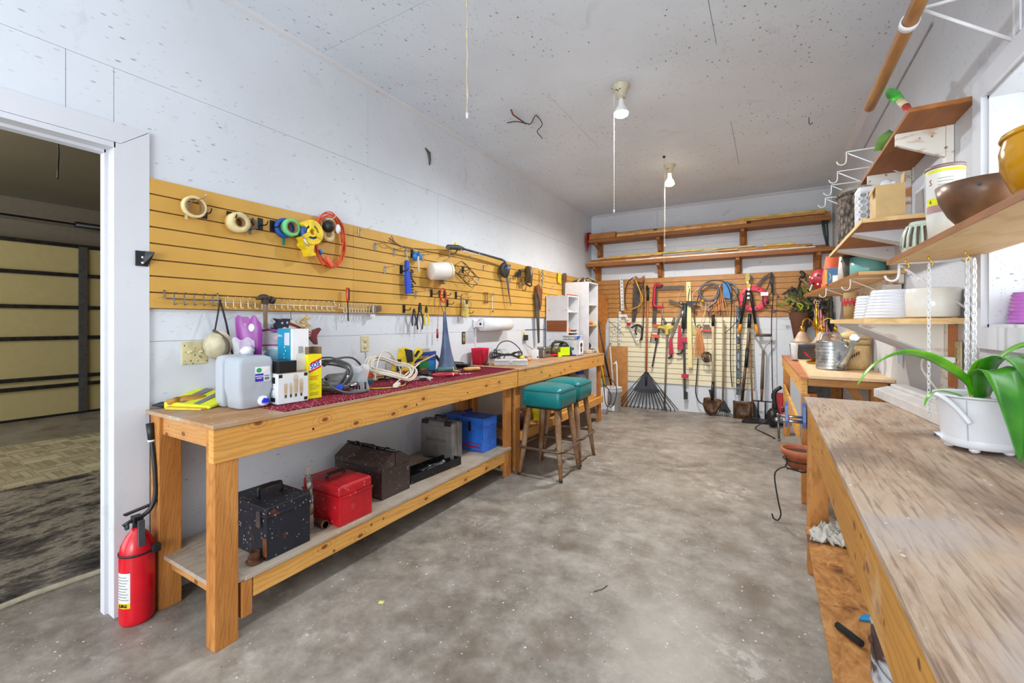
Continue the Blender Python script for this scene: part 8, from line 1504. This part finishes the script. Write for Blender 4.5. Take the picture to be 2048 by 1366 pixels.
for k in range(24):
    q = 2*PI*k/24; part(r, 'red_stitch', MB(T @ Matrix.Rotation(q, 4, 'Z')).box(.0405, .0432, -.0045, .0045, .085 if k % 2 else .10, .118 if k % 2 else .135), plain((196, 24, 56), .6))
r = thing('photo_frame_box', 'white-fronted box with a black base between the woven cup and the small planter', 'box', (.56, 3.42, 1.329)); part(r, 'white_front', MB().box(.53, .62, 3.50, 3.54, 1.352, 1.46), WHITE); part(r, 'black_base', MB().box(.52, .63, 3.49, 3.55, 1.329, 1.352), BLACK)
r = thing('black_wire_tray', 'shallow dark wire tray with a toothed rim behind the white planters', 'tray', (.64, 3.15, 1.44)); part(r, 'tray', MB().box(.56, .69, 2.98, 3.4, 1.43, 1.455), DARKW)
for k in range(14): part(r, 'rim_tooth', MB().ell((.57+.009*k, 2.985, 1.460), .004, .004, .006, 6), BLACK)
part(r, 'tray_stand', MB().box(.60, .65, 3.1, 3.3, 1.329, 1.43), plain((170, 166, 160), .5))
solo('white_carton', 'plain pale box on the wall behind the ribbed planters', 'box', MB().box(.60, .69, 3.44, 3.60, 1.329, 1.54), plain((226, 222, 212), .6))
# --- long pale shelf
TER = plain((208, 92, 52), .7, 0, .08, 'terracotta')
ZS = 1.6225
r = thing('terracotta_pot', 'bright terracotta pot stacked upside down on the long pale shelf', 'flower pot', (.50, 4.75, ZS)); part(r, 'pot_wall', MB(TP(.49, 4.75, ZS)).lathe([(.085, 0), (.085, .03), (.078, .035), (.072, .13), (.052, .27), (0, .272)], n=28), TER)
MAR = plain((156, 34, 48), .4, 0, .2, 'maroon_glaze'); r = thing('pierced_ball_vase', 'dark red round vase pierced with holes on the long pale shelf', 'vase', (.46, 5.2, ZS)); part(r, 'vase_wall', MB(TP(.46, 5.2, ZS)).lathe([(0, 0), (.05, 0), (.10, .06), (.115, .12), (.09, .18), (.05, .21), (.03, .21)], n=28), MAR)
for k in range(14): q = rr.uniform(3.3, 5.9); zz = rr.uniform(.05, .17); R_ = .102 if .06 < zz < .15 else .092; part(r, 'pierced_hole', MB(TP(.46, 5.2, ZS)).tube([(R_*math.cos(q), R_*math.sin(q), zz), ((R_+.014)*math.cos(q), (R_+.014)*math.sin(q), zz)], .009, 8), plain((226, 206, 196), .5) if k % 2 else BLACK)
part(r, 'shard', MB(TP(.46, 5.2, ZS)).bar((-.11, -.05, .0), (-.09, -.06, .06), .02, .006), WHITE)
r = thing('printed_box', 'small blue, yellow and white printed box in front of the terracotta pot', 'box', (.46, 4.38, ZS)); T = TP(.455, 4.40, ZS, -.2); part(r, 'blue_body', MB(T).box(-.05, .05, -.03, .03, 0, .13), plain((60, 110, 160), .5), bev=.002); part(r, 'white_panel', MB(T).box(.0, .052, -.0312, -.03, 0, .07), WH); part(r, 'yellow_edge', MB(T).box(-.052, -.036, -.0314, .03, 0, .12), plain((230, 180, 50), .5)); part(r, 'print_curve', MB(T).tube([(-.02, -.031, .03), (-.012, -.031, .06), (-.022, -.031, .09)], .003, 5, 3), IVORY)
r = thing('patterned_vase', 'tall white vase with a dark leafy pattern on the long pale shelf', 'vase', (.51, 4.2, ZS)); part(r, 'vase_wall', MB(TP(.52, 4.22, ZS)).lathe([(0, 0), (.055, 0), (.052, .10), (.040, .24), (.036, .24), (.045, .1)], n=24), plain((206, 200, 190), .4))
for k in range(10): q = 3.9+.13*k; z = .16+.012*((k*7) % 6); part(r, 'painted_leaf', MB(TP(.52, 4.22, ZS)).ell((.0475*math.cos(q), .0475*math.sin(q), z), .006, .006, .010, 6), plain((60, 64, 60), .5))
solo('dark_planter', 'dark grey-brown square planter between the patterned vase and the teal pot', 'planter', rbox(TP(.53, 4.05, ZS), [(.04, .05, .01, .001), (.056, .06, .01, .19), (.05, .054, .01, .189), (.04, .045, .01, .05)]), plain((82, 74, 70), .6, 0, .15)); solo('teal_planter', 'glossy teal cylindrical planter on the long pale shelf', 'planter', MB(TP(.594, 3.855, ZS)).lathe([(0, 0), (.085, 0), (.10, .02), (.10, .14), (.094, .14), (.09, .02), (0, .015)], n=32), plain((110, 168, 164), .25, 0, .05))
# --- wall things
outletR = outlet(RW(2.54, 1.17, .694), 'dirty cream outlet on the right wall with a white plug in it', 'duplex', plain((196, 182, 136), .4, 0, .15), .036, .06)
solo('wood_batten', 'stained orange wooden batten on the right wall beside the cream outlet', 'batten', MB().box(.674, .6995, 2.578, 2.598, 1.03, 1.30), plain((176, 108, 54), .6, 0, .15))
r = thing('appliance_plug', 'white plug and pale cable in the outlet on the right wall', 'plug', (.66, 2.54, 1.14)); part(r, 'plug_body', MB().bar((.684, 2.54, 1.150), (.630, 2.56, 1.152), .026, .026), WHITE, bev=.004); part(r, 'cable', MB().tube([(.63, 2.56, 1.152), (.60, 2.60, 1.155), (.60, 2.64, 1.10), (.64, 2.62, 1.02), (.66, 2.58, .97), (.66, 2.60, .955)], .0055, 7, 4), plain((214, 208, 192), .5))
solo('socket_plate', 'small narrow cream plate on the right wall above the corner bench', 'plate', MB().box(.692, .6995, 3.55, 3.62, 1.10, 1.18), IVORY)
# --- chains
def link_chain(name, label, p0, L, n, s=.0085, rw=.0016, sway=0):
    r = thing(name, label, 'chain', p0); pr = {}
    for k in range(n):
        z = -L*k/n
        for par in (k % 2,):
            M_ = Matrix.Translation((sway*math.sin(k*.3), 0, z))
            if par not in pr:
                base = Matrix.Translation(p0) @ (Matrix.Rotation(PI/4+par*PI/2, 4, 'Z')) @ RX(PI/2) @ Matrix.Diagonal((.55, 1.25, 1, 1))
                pr[par] = part(r, 'link', MB(base).tor((0, 0, 0), s, rw/.8, 10, 5), WHITE); pr[par].location = (0, 0, z)
            else: c = pr[par].copy(); C.objects.link(c); c.parent = r; c.location = (sway*math.sin(k*.3), 0, z)
    return r
link_chain('hanging_chain', 'single white link chain hanging from a cup hook over the light fixture', (.528, 2.24, 1.525), .58, 38); link_chain('hanging_chain', 'thicker white link chain hanging from a brass hook behind the plant', (.605, 2.14, 1.525), .60, 36, .0115, .0026); link_chain('hanging_chain', 'thicker white chain strand, twin hanging right beside the other strand', (.618, 2.125, 1.520), .59, 36, .0115, .0026)
r = thing('chain_end', 'short swag of white chain looping between two cup hooks', 'chain', (.50, 2.28, 1.50)); 
for k in range(9):
    f = k/8; M_ = Matrix.Translation((.476+.052*f, 2.31-.07*f, 1.52-.04*math.sin(PI*f))) @ Matrix.Rotation(.8*k, 4, 'X') @ RY(.9); part(r, 'link', MB(M_ @ Matrix.Diagonal((1.3, .55, 1, 1))).tor((0, 0, 0), .006, .0012, 8, 5), WHITE)
r = thing('bead_chain', 'little heap of metal chain beads on the weathered bench beside the plant pot', 'chain', (.53, 2.10, .905)); 
for k in range(14): part(r, 'bead', MB().ell((.515+.006*k*.6+rr.uniform(-.006, .006), 2.12-.006*k+rr.uniform(-.006, .006), .909), .0042, n=8), STEEL)
# --- light fixture on the bench
LG = plain((206, 202, 198), .35, 0, .05, 'fixture_enamel'); r = thing('shop_light_fixture', 'pale grey fluorescent light housing lying on the weathered bench', 'light fixture', (.62, 2.62, .905)); T = TP(.625, 2.66, .905, .10)
part(r, 'housing', MB(T @ mtx((1,0,0), (0,0,1), (0,-1,0), (0, .40, 0))).prism([(-.085, 0), (.055, 0), (.055, .045), (.02, .062), (-.03, .062), (-.085, .045)], 0, .78), LG, bev=.003); part(r, 'raised_channel', MB(T).box(-.03, .03, -.33, .36, .0625, .080), LG, bev=.003); part(r, 'end_cap', MB(T).box(-.088, .05, .401, .407, 0, .045), WHITE)
# --- plant
PW = plain((226, 228, 234), .3, 0, .02, 'white_enamel')
r = thing('potted_amaryllis', 'strap-leaved green plant in a white enamel pot with handles on the bench', 'plant', (.575, 1.945, .905)); T = TP(.578, 1.945, .905)
pt = part(r, 'pot', MB(T).lathe([(0, .022), (.086, .022), (.088, .03), (.102, .165), (.108, .174), (.110, .170), (.1085, .178), (.101, .172), (.082, .035), (0, .03)], n=44), PW)
part(pt, 'base_band', MB(T).lathe([(.070, .012), (.088, .016), (.0905, .030), (.089, .042)], n=44), PW)
for k in range(5): q = .5+k*2*PI/5; part(pt, 'foot', MB(T).ell((.068*math.cos(q), .068*math.sin(q), .010), .014, .014, .010, 10), PW)
part(pt, 'seam', MB(T @ Matrix.Rotation(math.radians(-122), 4, 'Z')).bar((.0905, 0, .04), (.1035, 0, .165), .002, .002), plain((176, 180, 190), .4))
part(pt, 'handle', MB(T @ Matrix.Rotation(math.radians(-150), 4, 'Z')).tube([(.100, -.045, .155), (.112, -.035, .172), (.120, .0, .170), (.116, .04, .145), (.106, .075, .10)], .0075, 10, 4), PW); part(pt, 'handle', MB(T @ Matrix.Rotation(math.radians(30), 4, 'Z')).tube([(.100, -.045, .155), (.112, -.035, .170), (.116, .0, .168), (.112, .04, .15)], .0075, 10, 4), PW)
part(pt, 'saucer_lip', MB(T @ Matrix.Rotation(math.radians(175), 4, 'Z')).raw([(.08, -.03, .02), (.08, .03, .02), (.104, .02, .040), (.104, -.02, .040), (.08, -.02, .042), (.08, .02, .042)], [(0,1,2,3), (3,2,5,4), (0,3,4), (1,5,2), (0,4,5,1)], True), PW)
part(r, 'bulb', MB(T).ell((-.01, -.03, .165), .028, .028, .022, 14), plain((206, 180, 140), .7)); part(r, 'soil', MB(T).lathe([(0, .135), (.094, .135)], n=24), plain((60, 44, 34), .9))
t = NT('green_leaf'); LEAFM = t.out(t.ramp(t.noise(14, 3, t.map((1, 1, 1))), [(.3, (66, 150, 14)), (.7, (120, 198, 30))]), .32, spec=.5); LEAFM.node_tree.nodes['Principled BSDF'].inputs['Subsurface Weight'].default_value = .0
t = NT('dark_green_leaf'); LEAFD = t.out(t.ramp(t.noise(14, 3, t.map((1, 1, 1))), [(.3, (36, 112, 18)), (.7, (70, 150, 30))]), .28, spec=.6)
def leaf(pts, W, side, mat, fold=.25, name='leaf'):
    P = [Vector(p) for p in pts]; n = 7; Q = []; L = len(P)
    for i in range(L-1):
        a, b, c_, d = P[max(i-1, 0)], P[i], P[i+1], P[min(i+2, L-1)]
        for k in range(n): s = k/n; Q.append(.5*((2*b)+(-a+c_)*s+(2*a-5*b+4*c_-d)*s*s+(-a+3*b-3*c_+d)*s**3))
    Q.append(P[-1]); N = len(Q); vs = []; fs = []; sd = Vector(side).normalized()
    for i, q in enumerate(Q):
        tn = (Q[min(i+1, N-1)]-Q[max(i-1, 0)]).normalized(); s_ = (sd-tn*sd.dot(tn)).normalized(); up = s_.cross(tn).normalized()
        if up.z < 0: up = -up
        f = i/(N-1); w_ = W*(min(1, .45+1.6*f) if f < .4 else 1)*(1 if f < .6 else max(.03, 1-((f-.6)/.4)**2))
        for j in (-1, -.5, 0, .5, 1): vs.append(q+s_*w_*j+up*abs(j)*w_*fold)
    for i in range(N-1):
        for j in range(4): k = i*5+j; fs.append((k, k+1, k+6, k+5))
    o = part(r, name, MB().raw(vs, fs, True), mat); o.modifiers.new('s', 'SOLIDIFY').thickness = .0015; return o
leaf([(.567, 1.914, 1.06), (.535, 1.866, 1.118), (.478, 1.809, 1.168), (.413, 1.748, 1.205), (.344, 1.683, 1.218), (.292, 1.644, 1.203), (.253, 1.611, 1.172), (.222, 1.593, 1.128)], .016, (.6, -.6, .55), LEAFM, .3)
leaf([(.572, 1.915, 1.05), (.570, 1.883, 1.130), (.578, 1.845, 1.190), (.595, 1.805, 1.208), (.615, 1.765, 1.180), (.632, 1.735, 1.110), (.64, 1.72, 1.02)], .034, (.85, .5, 0), LEAFD, .15)
leaf([(.570, 1.905, 1.05), (.562, 1.85, 1.125), (.556, 1.80, 1.165), (.552, 1.73, 1.168), (.549, 1.665, 1.12), (.548, 1.63, 1.05), (.55, 1.605, .955)], .040, (.85, .5, .1), LEAFD, .15)
leaf([(.580, 1.935, 1.05), (.600, 1.945, 1.14), (.632, 1.94, 1.205), (.672, 1.92, 1.238), (.690, 1.86, 1.225), (.690, 1.80, 1.17)], .030, (.3, .9, .2), LEAFM, .2)
leaf([(.575, 1.92, 1.05), (.577, 1.87, 1.120), (.588, 1.822, 1.165), (.604, 1.76, 1.155), (.622, 1.723, 1.095)], .032, (.85, .5, 0), LEAFD, .15)
leaf([(.565, 1.92, 1.05), (.556, 1.90, 1.13), (.565, 1.86, 1.19), (.59, 1.83, 1.20)], .026, (.7, .7, 0), LEAFM, .3)
leaf([(.535, 1.886, 1.07), (.490, 1.837, 1.091), (.445, 1.797, 1.100), (.420, 1.780, 1.085), (.408, 1.773, 1.056)], .006, (.6, -.6, .3), LEAFM, .2)
# purple pot on the sill
r = thing('purple_pot', 'ribbed purple plastic pot standing on the window sill', 'flower pot', (.79, 2.20, 1.305)); ribbed(r, TP(.785, 2.205, 1.3055), .058, .047, .105, 8, plain((190, 110, 196), .4, 0, .05))
# --- vise, pot with stand, rag, paint can, etc.
VB = plain((70, 104, 168), .35, .1, .12, 'blue_enamel'); r = thing('bench_vise', 'small blue vise clamped to the far corner of the weathered bench', 'vise', (.12, 2.82, .74))
def jaw(x): return MB(mtx((0,1,0), (0,0,1), (1,0,0), (x, 0, 0))).prism([(2.775, .745), (2.835, .745), (2.845, .78), (2.842, .86), (2.825, .878), (2.795, .878), (2.775, .86), (2.768, .78)], 0, .014)
part(r, 'front_jaw', jaw(.078), VB, bev=.003); part(r, 'rear_jaw', jaw(.158), VB, bev=.003)
for z in (.80, .775): part(r, 'guide_rod', MB().cyl((.04, 2.80, z), (.176, 2.80, z), .007 if z > .79 else .009), CHROME)
part(r, 'handle_bar', MB().cyl((.045, 2.795, .80), (.05, 2.785, .67), .0055), STEEL); part(r, 'handle_knob', MB().ell((.05, 2.785, .668), .009), STEEL); part(r, 'handle_knob', MB().ell((.045, 2.795, .803), .009), STEEL); part(r, 'spindle_end', MB().ell((.04, 2.80, .775), .012), CHROME); part(r, 'thumb_screw', MB().cyl((.06, 2.79, .835), (.075, 2.79, .835), .014), BLACK)
r = thing('terracotta_planter', 'shallow terracotta pot held in a black iron ring between the two right benches', 'flower pot', (.19, 3.42, .36)); T = TP(.185, 3.42, .36); TC = plain((176, 96, 60), .7, 0, .15, 'aged_terracotta')
part(r, 'pot_wall', MB(T).lathe([(0, .002), (.075, .0), (.098, .08), (.110, .082), (.116, .12), (.104, .122), (.096, .09), (.07, .015), (0, .012)], n=32), TC); part(r, 'soil', MB(T).lathe([(0, .095), (.096, .095)], n=24), plain((70, 44, 32), .9))
r = thing('iron_plant_stand', 'black wrought iron ring stand with a long hook under the terracotta pot', 'plant stand', (.15, 3.42, 0)); part(r, 'ring', MB(T).tor((0, 0, .05), .100, .004, 28, 6), BLACKM); part(r, 'ring', MB(T).tor((0, 0, -.004), .09, .004, 28, 6), BLACKM); part(r, 'leg_hook', MB(T).tube([(-.085, -.04, .06), (-.085, -.05, .01), (-.12, -.06, -.01), (-.15, -.07, -.06), (-.13, -.08, -.22), (-.115, -.08, -.30), (-.13, -.08, -.345), (-.155, -.08, -.34), (-.165, -.08, -.31)], .0045, 7, 4), BLACKM)
part(r, 'scroll', MB(T).tube([(-.08, -.07, -.004), (-.04, -.10, .01), (.0, -.085, -.01), (.03, -.10, .01)], .004, 6, 4), BLACKM); part(r, 'rear_leg', MB(T).tube([(.07, .06, -.004), (.08, .08, -.18), (.085, .085, -.355)], .005, 6), BLACKM)
RAG = plain((206, 200, 188), .9, 0, .12, 'rag_cloth'); m = MB(TP(.27, 2.62, .251)); vs = []; fs = []; n = 22
for i in range(n+1):
    for j in range(n+1):
        x, y = i/n-.5, j/n-.5; rr2 = math.sqrt(x*x+y*y); vs.append((x*.17+.02*noise.noise((x*9, y*9, 3)), y*.15+.02*noise.noise((x*9, y*9, 7)), max(.001, .07*(1-rr2*1.7)+.055*noise.noise((x*8, y*8, 1))+.03*noise.noise((x*19, y*19, 2)))))
for i in range(n):
    for j in range(n): k = i*(n+1)+j; fs.append((k, k+n+1, k+n+2, k+1))
solo('crumpled_rag', 'crumpled off-white rag on the lower particle-board shelf', 'rag', m.raw(vs, fs, True), RAG).modifiers.new('s', 'SOLIDIFY').thickness = .003
PCM = NT('dripped_paint_can'); PCM = PCM.out(PCM.mix(PCM.bw(PCM.noise(7, 5, dist=.8), .46, .54), PCM.ramp(PCM.noise(12, 4), [(.4, (96, 62, 48)), (.6, (60, 60, 70))]), (196, 204, 214)), .45, .2)
r = thing('paint_can', 'old paint can streaked with white and rust on the lower shelf', 'paint can', (.34, 1.68, .251)); T = TP(.345, 1.66, .251); part(r, 'can_body', MB(T).lathe([(0, 0), (.082, 0), (.084, .008), (.082, .012), (.082, .16), (.085, .168), (.080, .172), (.0, .163)], n=36), PCM); part(r, 'lid', MB(T).lathe([(.0, .168), (.05, .168), (.055, .172), (.064, .172), (.066, .166)], n=30), plain((112, 116, 124), .4, .4)); part(r, 'bail_ear', MB(T).ell((-.083, -.01, .12), .008, .012, .012, 10), RUST); part(r, 'bail', MB(T).tube([(-.083, -.01, .12), (-.075, -.06, .08), (-.03, -.085, .05), (.04, -.08, .07), (.083, 0, .12)], .002, 5, 4), STEEL)
solo('bristle_brush', 'black cylindrical bristle brush lying on the lower shelf beside the paint can', 'brush', MB().tube([(.205, 1.87, .262), (.262, 1.80, .262)], .011, 10), plain((26, 26, 26), .95)); solo('blue_chip', 'small bright blue plastic scrap behind the paint can', 'scrap', MB(TP(.31, 1.98, .251, .6)).prism([(-.04, 0), (.03, -.02), (.04, .02), (-.01, .02)], 0, .006), plain((30, 150, 216), .4)); solo('black_stick', 'short black stick near the blue scrap on the lower shelf', 'stick', MB().cyl((.33, 2.08, .256), (.40, 2.02, .256), .005), BLACK)
# --- small litter on the floor
solo('paper_scrap', 'small yellow and white paper scrap on the concrete floor', 'scrap', MB(TP(-1.56, 1.44, .001, .4)).box(-.012, .012, -.01, .01, 0, .001), plain((232, 220, 120), .6)); solo('dry_twig', 'tiny dark twig lying in the middle of the floor', 'twig', MB().tube([(-.73, 2.02, .003), (-.70, 2.06, .004), (-.69, 2.10, .003)], .0018, 5), BLACK)
